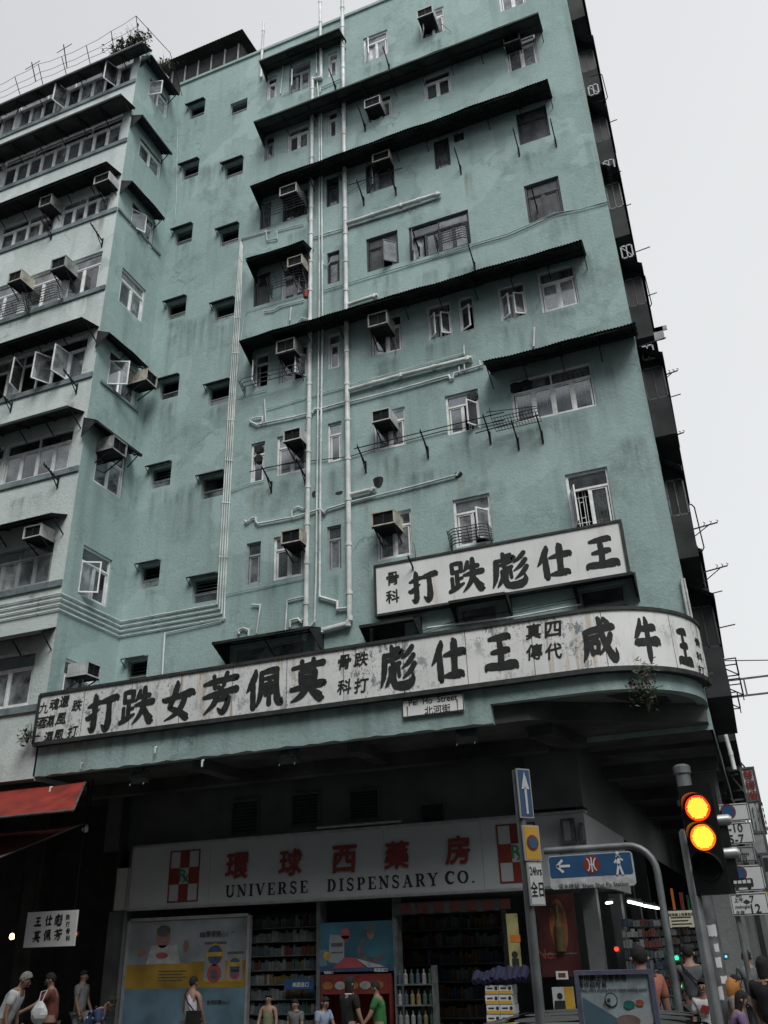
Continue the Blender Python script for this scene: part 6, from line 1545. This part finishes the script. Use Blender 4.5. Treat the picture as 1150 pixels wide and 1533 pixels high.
# traffic light
Yl = 6.4; pp = P(1028,1241,Y=Yl); pq = P(1070,1533,Y=Yl); px_ = (pp.x+pq.x)/2
t = thing('traffic_light', 'traffic light showing red and amber on a slim grey post at the right', 'traffic light', (px_, Yl, 0))
b = MB(); b.tube([(px_,Yl,0),(px_,Yl,pp.z-.02),(px_,Yl,pp.z)], [.037,.037,.02], 16); b.build('post', M['galv'], t, (0,0,0), smooth=True)
c_r, c_a = P(1046,1208,Y=Yl-.12), P(1056,1252,Y=Yl-.12); pitch = c_r.z-c_a.z; hx = (c_r.x+c_a.x)/2
hz1 = c_r.z+.15; hz0 = c_r.z-2*pitch-.16
yawT = rad(12)
h = put(None, 'signal_head', t, (hx, Yl, 0), -yawT)
b = MB(); b.box(-.108,-.06,hz0,.108,.06,hz1); b.build('housing', M['blackp'], h)
for k, (m_, nm) in enumerate(((('red', (1,.045,.012)), 'red_lens'), (('amber', (.85,.16,.012)), 'amber_lens'), ((None, None), 'green_lens'))):
    z = c_r.z - k*pitch; b = MB(); b.disc((0,z),.082,-.066,28); mm = emis('signal_'+m_[0], m_[1], .85) if m_[0] else cloth((.01,.02,.015)); L_ = b.build(nm, mm, h)
    if m_[0]:
        b = MB()          # the lamp cells behind the lens, brighter than its rim
        for i in range(-8, 9):
            for j in range(-8, 9):
                x_, z_ = i*.0115+(.0058 if j % 2 else 0), j*.0102
                if math.hypot(x_, z_) < .066: b.disc((x_, z+z_), .0055, -.070, 6)
        b.build('lamp_cell', emis('cells_'+m_[0], (1,.82,.07), .95), L_)
    b = MB(); n = 16; R0, R1 = .092, .089
    for i in range(n):      # hood
        a, c = rad(-15+210*i/n), rad(-15+210*(i+1)/n)
        da, dc = .11*max(.15,min(1,(math.sin(a)+.3))), .11*max(.15,min(1,(math.sin(c)+.3)))
        b.face([(R0*math.cos(a),-.06,z+R0*math.sin(a)),(R0*math.cos(c),-.06,z+R0*math.sin(c)),(R1*math.cos(c),-.06-dc,z+R1*math.sin(c)),(R1*math.cos(a),-.06-da,z+R1*math.sin(a))])
    b.build('hood', M['galvd'] if False else M['blackp'], h)
b = MB(); b.bar((px_,Yl,hz1-.1),(hx,Yl+.1,hz1-.1),.04); b.bar((px_,Yl,hz0+.2),(hx,Yl+.1,hz0+.2),.04); b.build('bracket', M['blackp'], t, (0,0,0))
# second head facing the cross street, seen from its side: two pale hood cylinders
h2 = put(None, 'signal_head', t, (hx+.09, Yl+.10, 0), rad(0))
MB().box(-.04,.0,hz0+.12,.04,.14,hz1-.16).build('housing', M['blackp'], h2)
for k, (a_, c_) in enumerate((((1067,1230),(1097,1237)), ((1079,1279),(1109,1286)))):
    p0, p1 = P(*a_, Y=Yl), P(*c_, Y=Yl); b = MB(); r_ = .036; p0 = p0+Vector((-.02,.03,0)); p1 = p1+Vector((0,.03,0))
    b.tube([(p0.x-.02,Yl-.03,p0.z),(p1.x-.02,Yl-.03,p0.z-.0),(p1.x,Yl-.03,p0.z-.005)], [r_,r_,r_*.7], 16); b.build('lamp_hood', M['alum'], t, (0,0,0), smooth=True)
    b = MB(); b.box(p0.x-.05,Yl-.04,p0.z-.16,p1.x-.03,Yl+.03,p0.z-.0); b.build('hood_shade', M['blackp'], t, (0,0,0))

# parking plates on their own post behind
Yq = 13.8; pxm = P(1104,1370,Y=Yq+.1).x
t = thing('parking_sign', 'stack of white kerbside plates with stopping times and a bus symbol behind the traffic light', 'sign post', (pxm, Yq+.1, 0))
b = MB(); b.tube([(pxm,Yq+.08,0),(pxm,Yq+.08,P(1085,1203,Y=Yq).z+.1)], .035, 12); b.build('pole', M['galv'], t, (0,0,0))
def pl_(cx, y0, y1, w_, m='white', nm='plate', rr=.03):
    p, q = P(cx, y0, Y=Yq), P(cx, y1, Y=Yq); b = MB(); rrect(b, p.x-w_/2, q.z+.006, p.x+w_/2, p.z-.006, rr, Yq-.01, Yq+.01); b.build(nm, M[m], t, (0,0,0)); b = MB()
    xo, xi, zo, zi = p.x-w_/2+.012, p.x+w_/2-.012, q.z+.018, p.z-.018
    for e_ in ((xo,zo,xi,zo+.008),(xo,zi-.008,xi,zi),(xo,zo,xo+.008,zi),(xi-.008,zo,xi,zi)): b.box(e_[0],Yq-.014,e_[1],e_[2],Yq-.011,e_[3])
    b.build('plate_border', M['ink'], t, (0,0,0))
pl_(1092,1203,1231,.48); pl_(1097,1231,1265,.48); pl_(1102,1267,1292,.46, 'alum'); pl_(1111,1295,1335,.50,'white','bus_plate',.06); pl_(1119,1336,1371,.48)
def disc_at(x_, y_, r_, m, k, nm): p = P(x_, y_, Y=Yq-.014-k*.003); b = MB(); b.disc((0,0), r_, 0, 26); return b.build(nm, M[m], t, p)
disc_at(1090,1215,.105,'red',0,'red_ring'); disc_at(1090,1215,.085,'blue',1,'blue_disc'); disc_at(1108,1307,.09,'red',0,'red_ring'); disc_at(1108,1307,.07,'blue',1,'blue_disc')
TT = lambda s, x_, y_, w_=None, h_=None: text(t, s, .004, x_, y_, Yq-.012, w_, h_)
TT('7-10',1097,1240,.26); TT('pm',1083,1251,.08); TT('下午',1083,1258,.11); TT('5-7',1103,1256,.20); TT('Except',1101,1273,.16); TT('Sundays',1110,1279,.2); TT('假日',1110,1286,.14)
TT('am',1106,1341,.07); TT('上午',1106,1347,.12); TT('7',1126,1346,.055); TT('midnight',1112,1358,.19); TT('午夜',1109,1366,.11); TT('12',1132,1360,.12)
p = P(1112,1324,Y=Yq-.014); b = MB(); rrect(b, -.14, -.035, .14, .075, .02, 0, .002); b.build('bus_body', M['ink'], t, p); b = MB()
for k in range(4): b.box(-.115+k*.06,-.004,.012,-.07+k*.06,-.001,.055)
b.build('bus_window', M['white'], t, p); b = MB(); b.disc((-.08,-.04),.024,-.002,12); b.disc((.08,-.04),.024,-.002,12); b.build('bus_wheel', M['ink'], t, p)
b = MB(); p = P(1118,1350,Y=Yq-.014); b.face([(-.05,0,.0),(.05,0,0),(.0,0,.03)]); b.face([(-.05,0,-.005),(0,0,-.03),(.05,0,-.005)]); b.build('symbol', M['ink'], t, p)

# postal poster on the near kerb
Yo = 5.5; a, c = P(862,1452,Y=Yo), P(974,1452,Y=Yo); zt4 = (P(864,1454,Y=Yo).z+P(972,1450,Y=Yo).z)/2
t = thing('postal_poster', 'framed pale blue poster about online posting forms standing at the near kerb', 'poster', ((a.x+c.x)/2, Yo, 0))
X0, X1 = a.x, c.x; b = MB(); b.box(X0-.01,Yo-.02,.7,X0+.014,Yo+.03,zt4); b.box(X1-.014,Yo-.02,.7,X1+.01,Yo+.03,zt4); b.box(X0+.014,Yo-.02,zt4-.022,X1-.014,Yo+.03,zt4); b.box(X0+.014,Yo-.02,.7,X1-.014,Yo+.03,.73); b.box(X0+.1,Yo+.03,0,X0+.13,Yo+.06,1.2); b.box(X1-.13,Yo+.03,0,X1-.1,Yo+.06,1.2)
b.build('frame', cloth((.12,.13,.20)), t, (0,0,0))
b = MB(); b.box(X0+.014,Yo,.73,X1-.014,Yo+.01,zt4-.022,0); Wd = X1-X0
b.face([(X0+.02,Yo-.003,zt4-.42),(X0+Wd*.95,Yo-.003,zt4-.42),(X0+Wd*.6,Yo-.003,zt4-.26),(X0+.02,Yo-.003,zt4-.13)],1); b.disc((X0+Wd*.43,zt4-.145),.035,Yo-.005,20,4); b.disc((X0+Wd*.43,zt4-.145),.030,Yo-.007,20,0)
b.disc((X0+Wd*.66,zt4-.168),.026,Yo-.006,16,2,1.2,.8); b.disc((X0+Wd*.80,zt4-.160),.02,Yo-.006,16,3,1.1,.8); b.disc((X0+Wd*.62,zt4-.245),.05,Yo-.006,16,5,1.3,.6); b.disc((X0+Wd*.78,zt4-.23),.05,Yo-.005,16,6,1.6,.9)
b.build('picture', [mat('print_sky', (.38,.46,.50), .35, 0, .25, 9), paleb, cloth((.02,.16,.14)), cloth((.35,.10,.04)), M['ink'], cloth((.22,.15,.14)), M['shopsign']], t, (0,0,0))
text(t, '使用網上投寄表格', .004, 901, 1464, Yo, .27); text(t, '寄件話咁易', .004, 887, 1474, Yo, .155); text(t, 'Using online posting forms makes posting easier', .004, 918, 1482, Yo, .37)
text(t, '上網', .004, 909, 1497, Yo-.006, .036); text(t, 'Click', .004, 909, 1504, Yo-.006, .044)

# car on the road
xc0 = P(768,1513,Y=7.2).x; CZ = P(768,1513,Y=7.2).z
t = thing('parked_car', 'roof of a dull grey car passing between the camera and the shop', 'car', (xc0+.35, 7.2, 0))
prof = [(-2.15,.32),(-2.2,.55),(-2.12,.72),(-1.3,.90),(-.65,CZ-.10),(-.25,CZ-.02),(.35,CZ),(.95,CZ-.05),(1.7,.98),(2.15,.92),(2.2,.55),(2.12,.32)]
b = MB(); secs = [(-.84,.90),(-.78,.97),(-.4,1.0),(0,1.005),(.4,1.0),(.78,.97),(.84,.90)]
def cs(x, z, yv, k): 
    if z > .92: yv = yv*(1-.22*(z-.92)/(CZ-.92)); z = .92+(z-.92)*(k if abs(yv) < 9 else 1)
    return (x, yv, z)
for i in range(len(prof)-1):
    for j in range(len(secs)-1):
        b.face([cs(*prof[i],*secs[j]), cs(*prof[i],*secs[j+1]), cs(*prof[i+1],*secs[j+1]), cs(*prof[i+1],*secs[j])][::-1])
for s_ in (0, -1): 
    pts = [cs(*q_, *secs[s_]) for q_ in prof]; b.face(pts if s_ else pts[::-1])
o = b.build('body', M['carp'], t, smooth=True)
sd = o.modifiers.new('round', 'SUBSURF'); sd.levels = 2; sd.render_levels = 2
b = MB()
for sg in (-1, 1):
    f_ = lambda x, z: (x, sg*(.86-.19*(z-.92)/(CZ-.92)), z)
    b.face([f_(-1.05,.95),f_(-.05,.95),f_(-.05,CZ-.12),f_(-.50,CZ-.14)]); b.face([f_(.05,.95),f_(1.45,.97),f_(1.0,CZ-.13),f_(.05,CZ-.12)])
b.build('window', M['blackp'], t)
for x in (-1.4, 1.4):
    for y in (-.78, .62): b = MB(); b.tube([(x,y,.31),(x,y+.18,.31)], .31, 20); w_ = b.build('wheel', M['tyre'], t); MB().tube([(x,y-.005,.31),(x,y+.185,.31)], .18, 12).build('rim', M['alum'], w_)
for y in (-.6,.6): MB().box(-2.2,y-.15,.58,-2.1,y+.15,.70).build('headlight', M['alum'], t); MB().box(2.1,y-.15,.68,2.2,y+.15,.80).build('tail_light', M['red'], t)

# ================================================================== SIDE STREET
# enclosed balconies, cages and racks standing out from the side wall
rn = random.Random(21)
zf0 = P(565,842,Y=YF).z - .95
def side_strip(y0, y1, z, w_, m, name, th=.1, dz=0):
    MB().box(XE+.003, y0, z, XE+w_, y1, z+th).build(name, m, B, (0,0,0))
for k in range(-1, 8):
    z = zf0 + 3.01*k
    for j in range(5):
        y0 = 18.0 + j*4.6 + rn.uniform(0,.5); w_ = rn.uniform(.38,.50)
        # slab, parapet and glazed box
        MB().box(XE+.003,y0,z,XE+w_,y0+3.9,z+.12).box(XE+w_-.06,y0,z+.12,XE+w_,y0+3.9,z+1.0).box(XE+.003,y0,z+.12,XE+w_-.06,y0+.06,z+1.0).box(XE+.003,y0+.12,z+1.95,XE+w_,y0+3.9,z+2.3).build('balcony', M['dark'] if (k+j) % 3 else M['awnl'], B, (0,0,0))
        b = MB(); e = .035
        for q in ((XE+.01,z+1.0,XE+.01+e,z+1.9),(XE+w_-e,z+1.0,XE+w_,z+1.9),(XE+.02,z+1.86,XE+w_,z+1.9),(XE+.02,z+1.0,XE+w_,z+1.04),(XE+w_*.5-.012,z+1.0,XE+w_*.5+.012,z+1.9)): b.box(q[0],y0+.01,q[1],q[2],y0+.05,q[3])
        for q in range(6): b.box(XE+w_-.04,y0+.05+q*.75,z+1.0,XE+w_,y0+.09+q*.75,z+1.9)
        b.box(XE+w_-.04,y0+.05,z+1.86,XE+w_,y0+3.9,z+1.9); f = b.build('window', M['dframe'] if (k+j) % 3 else M['rail'], B, (0,0,0))
        MB().box(XE+.02,y0+.03,z+1.02,XE+w_-.02,y0+.034,z+1.88).box(XE+w_-.02,y0+.05,z+1.02,XE+w_-.016,y0+3.9,z+1.88).build('pane', M['blackp'], f, None)
        # awning above
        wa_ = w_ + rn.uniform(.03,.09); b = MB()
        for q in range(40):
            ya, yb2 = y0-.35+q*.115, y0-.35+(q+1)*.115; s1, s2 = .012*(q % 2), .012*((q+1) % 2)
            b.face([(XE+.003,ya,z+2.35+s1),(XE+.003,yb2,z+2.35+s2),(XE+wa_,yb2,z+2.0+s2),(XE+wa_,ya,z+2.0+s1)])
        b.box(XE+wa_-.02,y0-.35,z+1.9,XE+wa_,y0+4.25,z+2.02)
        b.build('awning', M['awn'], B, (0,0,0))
for j, (px, py, ln, kind) in enumerate(((897,118,.0,'hoop'),(906,186,.35,'rod'),(915,262,.3,'rod'),(930,311,.3,'rod'),(930,334,.2,'rod'),(962,374,.2,'rod'),(961,420,.0,'hoop'),(970,443,.25,'rod'),(985,510,.2,'rod'),(993,563,.35,'hook'),(995,597,.4,'rod'),(1003,655,.35,'hook'),
        (1034,768,0,'hoop'),(1040,792,.5,'hook'),(1062,855,.4,'hook'),(1065,889,.25,'rod'),(1078,940,.3,'rod'),(1085,1000,.0,'box'),(1092,1030,.0,'box'),(1088,1050,0,'box'))):
    Y = 18.2 + (j % 4)*.7; p = P(px, py, Y=Y); b = MB()
    if kind == 'rod': b.bar(p-Vector((.5,0,.04)), p+Vector((ln,0,.03)), .02)
    elif kind == 'hook':
        b.bar(p-Vector((.5,0,.05)), p+Vector((ln,0,.06)), .025); b.bar(p-Vector((.4,0,.4)), p+Vector((ln*.6,0,.03)), .018)
        for q in range(3): b.tube([p+Vector((ln*(.4+.28*q),0,.04)), p+Vector((ln*(.4+.28*q)+.04,0,.10)), p+Vector((ln*(.4+.28*q),0,.13))], .008, 5)
    elif kind == 'hoop': b.tube([p+Vector((-.25,0,.2)),p+Vector((.05,0,.2)),p+Vector((.1,0,.12)),p+Vector((.12,0,-.85)),p+Vector((.07,0,-.92)),p+Vector((-.25,0,-.9))], .014, 6)
    else:
        for q in ((-.3,.18,.25,.18),(-.3,-.18,.25,-.18),(.25,-.18,.25,.18),(-.3,.18,.25,-.18)): b.bar(p+Vector((q[0],0,q[1])), p+Vector((q[2],0,q[3])), .022)
        for q in ((-.3,.18,.25,.18),(.25,-.18,.25,.18)): b.bar(p+Vector((q[0],.5,q[1])), p+Vector((q[2],.5,q[3])), .022)
        b.bar(p+Vector((.25,0,.18)), p+Vector((.25,.5,.18)), .022)
    b.build('drying_rack', M['bracket'], B, (0,0,0))
for (px, py, Y) in ((889,150,18.3),(915,262,18.3),(941,390,18.3),(972,540,18.4)):
    p = P(px, py, Y=Y); b = MB(); w_, h_ = .30, .42
    for q in ((0,0,w_,.035),(0,h_-.035,w_,h_),(0,0,.035,h_),(w_-.035,0,w_,h_),(w_*.5-.015,0,w_*.5+.015,h_)): b.box(q[0],0,q[1],q[2],.04,q[3])
    b.bar((0,.02,h_),(w_,.02,0),.02); b.build('cage_frame', M['gframe'], B, (XE+.08, Y-.35, p.z-.2))
t = thing('shirt', 'small pale garment hung to dry on a rod high on the right edge', 'shirt', P(983,490,Y=19)); b = MB(); b.box(-.14,0,-.4,.14,.03,0); b.box(-.24,0,-.14,.24,.025,0); b.build('cloth', cloth((.4,.42,.44)), t)

# steel sign frames crossing over the side street
for (Yg, zc_, lab) in ((24, P(1120,1028,Y=24).z, 'empty steel sign frame reaching over the side street at the right edge'),):
    t = thing('steel_gantry', lab, 'steel frame', (XE, Yg, zc_)); b = MB(); xe = 4.5
    b.bar((0,0,.22),(xe,0,.22),.045); b.bar((0,0,-.22),(xe,0,-.22),.045)
    for k in range(6): b.bar((xe*k/5,0,-.22),(xe*k/5,0,.22),.04)
    b.build('frame', M['galv'], t)
for (x0_, y0_, z_) in ((-.2, 26, 9.0),):
    t = thing('overhead_cable', {12.2:'high thin cable spanning the side street',9.0:'thin cable just above the steel frames over the side street',8.4:'thin cable below the steel frames over the side street'}[z_], 'cable', (x0_, y0_, z_)); b = MB(); b.tube([(0,0,0),(3,.5,-.25),(6.5,1,-.3),(11,1.5,.1)], .015, 5); b.build('wire', M['bracket'], t)
def vsign(label, tl, br, Y, m, chars, cm, ch_h, mats2=None):
    a, c = P(*tl, Y=Y), P(*br, Y=Y); t = thing('hanging_sign', label, 'sign', ((a.x+c.x)/2, Y, (a.z+c.z)/2))
    MB().box(a.x,Y,c.z,c.x,Y+.25,a.z).build('board', m, t, (0,0,0)); b = MB(); e = .05
    for q_ in ((a.x-e,c.z-e,c.x+e,c.z),(a.x-e,a.z,c.x+e,a.z+e),(a.x-e,c.z,a.x,a.z),(c.x,c.z,c.x+e,a.z)): b.box(q_[0],Y-.03,q_[1],q_[2],Y+.28,q_[3])
    b.bar((XE,Y+.1,a.z+.9),((a.x+c.x)/2,Y+.1,a.z),.04); b.bar((XE,Y+.1,a.z-.1),(a.x,Y+.1,a.z-.1),.05); b.bar((XE,Y+.1,c.z+.1),(a.x,Y+.1,c.z+.1),.05); b.build('frame', M['galvd'], t, (0,0,0))
    n = len(chars)
    for i, ch in enumerate(chars):
        key = .018 if (ch,.018) in TXT else .012 if (ch,.012) in TXT else .004
        if (ch, key) not in TXT: continue
        v, f = fit(ch, key, None, ch_h); z = a.z - (i+.5)*(a.z-c.z)/n; MB().add(v, f).build('character', cm, t, ((a.x+c.x)/2, Y-.035, z))
    return t
vsign('white hanging sign with three red characters over the side street', (1110,1152), (1137,1200), 26, M['white'], '發得順', M['red'], .235)
t = vsign('white hanging sign with green panels below the three red characters', (1121,1201), (1145,1245), 25.6, M['white'], '', M['ink'], .3)
a = P(1125,1205,Y=25.55); c = P(1134,1242,Y=25.55)
for k in range(3): MB().box(a.x,25.56,a.z-.05-k*.33-.26,c.x,25.58,a.z-.05-k*.33).build('green_panel', M['green'], t, (0,0,0))
for k, ch in enumerate('深水埗'):
    if (ch,.004) in TXT: pass
text(t, '深水埗汽車', .004, 1140, 1224, 25.5, .2, .9)
vsign('small grey hanging sign with faint lettering above the blue one', (1124,1248), (1149,1276), 24.8, M['alum'], '', M['ink'], .2)
vsign('narrow blue hanging sign at the right edge of the picture', (1134,1281), (1149,1335), 24.4, paleb, '', M['white'], .2)
p = P(1143,1345,Y=24); t = thing('yellow_sign', 'small yellow square sign at the right edge below the blue hanging sign', 'sign', p); MB().box(-.1,0,-.14,.12,.06,.14).build('board', M['yprint'], t); MB().bar((-.5,.03,0),(0,.03,0),.03).build('bracket', M['galvd'], t)
# blocks further along
def block(label, x0, y0, x1, y1, h, m, fl=3.0, face='S'):
    t = thing('far_building', label, 'building', ((x0+x1)/2, (y0+y1)/2, 0)); MB().box(x0,y0,0,x1,y1,h).build('wall', m, t, (0,0,0))
    wn = MB(); n = 0
    for k in range(1, int(h/fl)):
        z = k*fl+.9
        if face in 'SB':
            for i in range(int((x1-x0)/2.6)): xx = x0+.8+i*2.6; f = MB().box(xx,y0-.04,z,xx+1.4,y0-.002,z+1.2).build('window', M['blackp'], t, (0,0,0))
        if face in 'WB':
            for i in range(min(8, int((y1-y0)/3))): yy = y0+.8+i*3; f = MB().box(x0-.04,yy,z,x0-.002,yy+1.6,z+1.2).build('window', M['blackp'], t, (0,0,0))
    return t
block('distant grey apartment block closing the end of the side street', -14, 95, 6, 110, 9, GREYC, 3)
block('next tenement further up the side street, seen as a thin dark edge', -14, 44, XE+.2, 90, 13, GREYC, 3, 'N')
# unseen blocks added across both streets to cut sky light low down
block('unseen tenement added across the main street to darken the shop level', -62, -30, 3, -3, 27, GREYC, 3.2, 'N')
block('unseen tenement added across the side street to darken the street level', 12, 15, 30, 60, 24, GREYC, 3.2, 'N')
block('unseen tenement added across the junction to darken the street level', 12, -34, 30, -4, 22, GREYC, 3.2, 'N')

# ================================================================== PEOPLE
def smesh(me, name, m, t):
    me.name = name; me.materials.clear(); me.materials.append(m)
    for p_ in me.polygons: p_.use_smooth = True; p_.material_index = 0
    o = bpy.data.objects.new(name, me); COL.objects.link(o); o.parent = t; return o
for q_ in PEOPLE:
    t = thing('person', q_['label'], 'person', q_['base'], q_['rz']); Bf, s = q_['B'], q_['s']
    sh, pa, hr = q_['c']
    # face, ears and fingers joined into the body mesh
    me = q_['body']; bm = bmesh.new(); bm.from_mesh(me)
    def addm(mbx):
        tmp = bpy.data.meshes.new('x'); tmp.from_pydata(mbx.v, [], mbx.f); bm.from_mesh(tmp); bpy.data.meshes.remove(tmp)
    f = MB(); f.tube([Bf(0,-.095,1.612), Bf(0,-.114,1.585), Bf(0,-.095,1.575)], [.009*s,.014*s,.011*s], 8)
    for sg in (-1, 1): f.tube([Bf(sg*.078,-.015,1.62), Bf(sg*.092,-.005,1.605), Bf(sg*.08,-.015,1.575)], [.012*s,.018*s,.010*s], 6)
    f.tube([Bf(-.022,-.108,1.545), Bf(0,-.116,1.545), Bf(.022,-.108,1.545)], .007*s, 6)
    for (shp, el, wr, ha, fo, sg) in q_['arms']:
        dirv = Vector((0,-math.sin(fo),-math.cos(fo))); side = Vector((0,-math.cos(fo),math.sin(fo))); pal = Vector(ha)
        for k in range(4):
            o_ = side*(-.027+.018*k); l = (.062,.072,.068,.052)[k]; a0 = pal+o_+dirv*.01; a1 = a0+dirv*l*.6+Vector((-sg*.008,0,0)); a2 = a0+dirv*l+Vector((-sg*.026,0,0))
            f.tube([Bf(*a0), Bf(*a1), Bf(*a2)], [.0095*s,.0085*s,.007*s], 6)
        a0 = pal+side*.03-dirv*.03; f.tube([Bf(*a0), Bf(*(a0+side*.025+dirv*.02)), Bf(*(a0+side*.03+dirv*.055))], [.012*s,.010*s,.008*s], 6)
    addm(f); bm.to_mesh(me); bm.free()
    smesh(me, 'body', M['skin'], t)
    e = MB()
    for sg in (-1, 1): e.tube([Bf(sg*.030,-.098,1.608), Bf(sg*.030,-.110,1.608)], [.011*s,.006*s], 8); e.tube([Bf(sg*.018,-.108,1.626), Bf(sg*.045,-.100,1.628)], .004*s, 5)
    e.build('eyes', M['ink'], t)
    smesh(q_['shirt'], 'shirt', cloth(tuple(c_*(.72 if max(sh) < .5 else .85) for c_ in sh)), t); smesh(q_['pants'], 'trousers', cloth(pa), t)
    # hair: a cap over the skull, longer at the back where the photograph shows it
    h = MB(); nu, nv = 16, 9; zlow = -.18 if q_['longhair'] else -.04
    V = []
    for i in range(nv+1):
        row = []
        for j in range(nu):
            a = 2*math.pi*j/nu; back = (1+math.sin(a))/2
            ph = (math.pi*.5)*i/nv*(.66+.80*back); r_ = .094*(1+.07*math.sin(a*5+i*1.7)+.04*math.sin(a*9+i*3))
            x, y, z = r_*.93*math.sin(ph)*math.cos(a), -.018+(.100*math.sin(ph)*math.sin(a)), 1.632+.108*math.cos(ph)
            if q_['longhair'] and i >= nv-1 and back > .35: z += zlow*(.5 if i == nv-1 else 1); x *= 1.02
            row.append(Bf(x, y, z))
        V.append(row)
    for i in range(nv):
        for j in range(nu): h.face([V[i][j], V[i][(j+1) % nu], V[i+1][(j+1) % nu], V[i+1][j]])
    h.build('hair', M[hr], t, smooth=True)
    for sg in (-1, 1):
        bb = MB(); ys = Bf(0,0,0)[1]; bb.tube([(sg*.105*s,.05*s,.045*s),(sg*.108*s,-.06*s,.045*s),(sg*.112*s,-.17*s,.035*s)], [.042*s,.045*s,.032*s], 10); bb.build('shoe', cloth((.04,.04,.045)), t)
    if q_['bag']:
        bb = MB(); T = Matrix.Translation(Bf(-.20,.17,.98)); bb.box(-.16*s,-.06*s,-.14*s,.14*s,.06*s,.14*s,0,T); o = bb.build('shoulder_bag', cloth(q_['bag']), t); bb = MB()
        bb.tube([Bf(-.22,.15,1.1), Bf(-.05,.165,1.25), Bf(.09,.13,1.40), Bf(.12,.02,1.47), Bf(.06,-.14,1.36), Bf(-.14,-.16,1.14), Bf(-.22,.05,1.06)], .014*s, 6); bb.build('strap', cloth(q_['bag']), t)
    ex = q_['extra']
    if ex == 'stars':
        bb = MB(); rr = random.Random(2)
        for i in range(70):
            z = rr.uniform(.92,1.42); a = rr.uniform(0, 6.28); rx_ = .20-(.03 if z < 1.15 else 0)
            c_ = Vector((rx_*.99*math.cos(a), .165*math.sin(a), z)); u = Vector((-math.sin(a), math.cos(a), 0)); r1 = rr.choice((.012,.020,.030))
            bb.face([Bf(*(c_*1 + (u*math.cos(k*math.pi/5)+Vector((0,0,1))*math.sin(k*math.pi/5))*(r1 if k % 2 == 0 else r1*.42))) for k in range(10)])
        bb.build('star_print', M['white'], t)
    if ex == 'collar': bb = MB(); bb.tube([Bf(.07*math.cos(a), .06*math.sin(a), 1.455) for a in [k*math.pi/8 for k in range(17)]], .018*s, 6); bb.build('collar', M['white'], t)
    if ex == 'print': bb = MB(); bb.face([Bf(-.08,-.172,1.25), Bf(.07,-.172,1.22), Bf(.09,-.165,1.34), Bf(-.02,-.165,1.36)]); bb.build('shirt_print', M['red'], t)
    if ex == 'scarf':
        bb = MB(); bb.tube([Bf(0,-.02,1.68), Bf(0,.01,1.60), Bf(0,.04,1.50), Bf(0,.06,1.43)], [.085*s,.115*s,.10*s,.07*s], 12); bb.build('headscarf', cloth((.55,.24,.07)), t, smooth=True)
    if ex == 'plastic':
        p = P(58,1520,Y=13.9); g = thing('plastic_bag', 'crumpled white plastic bag held beside the stooping man', 'bag', p); bb = MB(); rr = random.Random(6); nu, nv = 14, 8; VV = []
        for i in range(nv+1):
            VV.append([((.02+.15*math.sin(math.pi*min(1,(i+.4)/nv))*(1+rr.uniform(-.16,.16)))*math.cos(2*math.pi*j/nu), .09*math.sin(math.pi*min(1,(i+.4)/nv))*(1+rr.uniform(-.16,.16))*math.sin(2*math.pi*j/nu), .22-.42*i/nv) for j in range(nu)])
        for i in range(nv):
            for j in range(nu): bb.face([VV[i][j], VV[i+1][j], VV[i+1][(j+1) % nu], VV[i][(j+1) % nu]])
        bb.build('film', M['white'], g, smooth=True); bb = MB(); bb.tube([(-.04,0,.2),(-.05,.05,.36),(.04,.1,.38),(.03,0,.2)], .008, 5); bb.build('handle', M['white'], g)
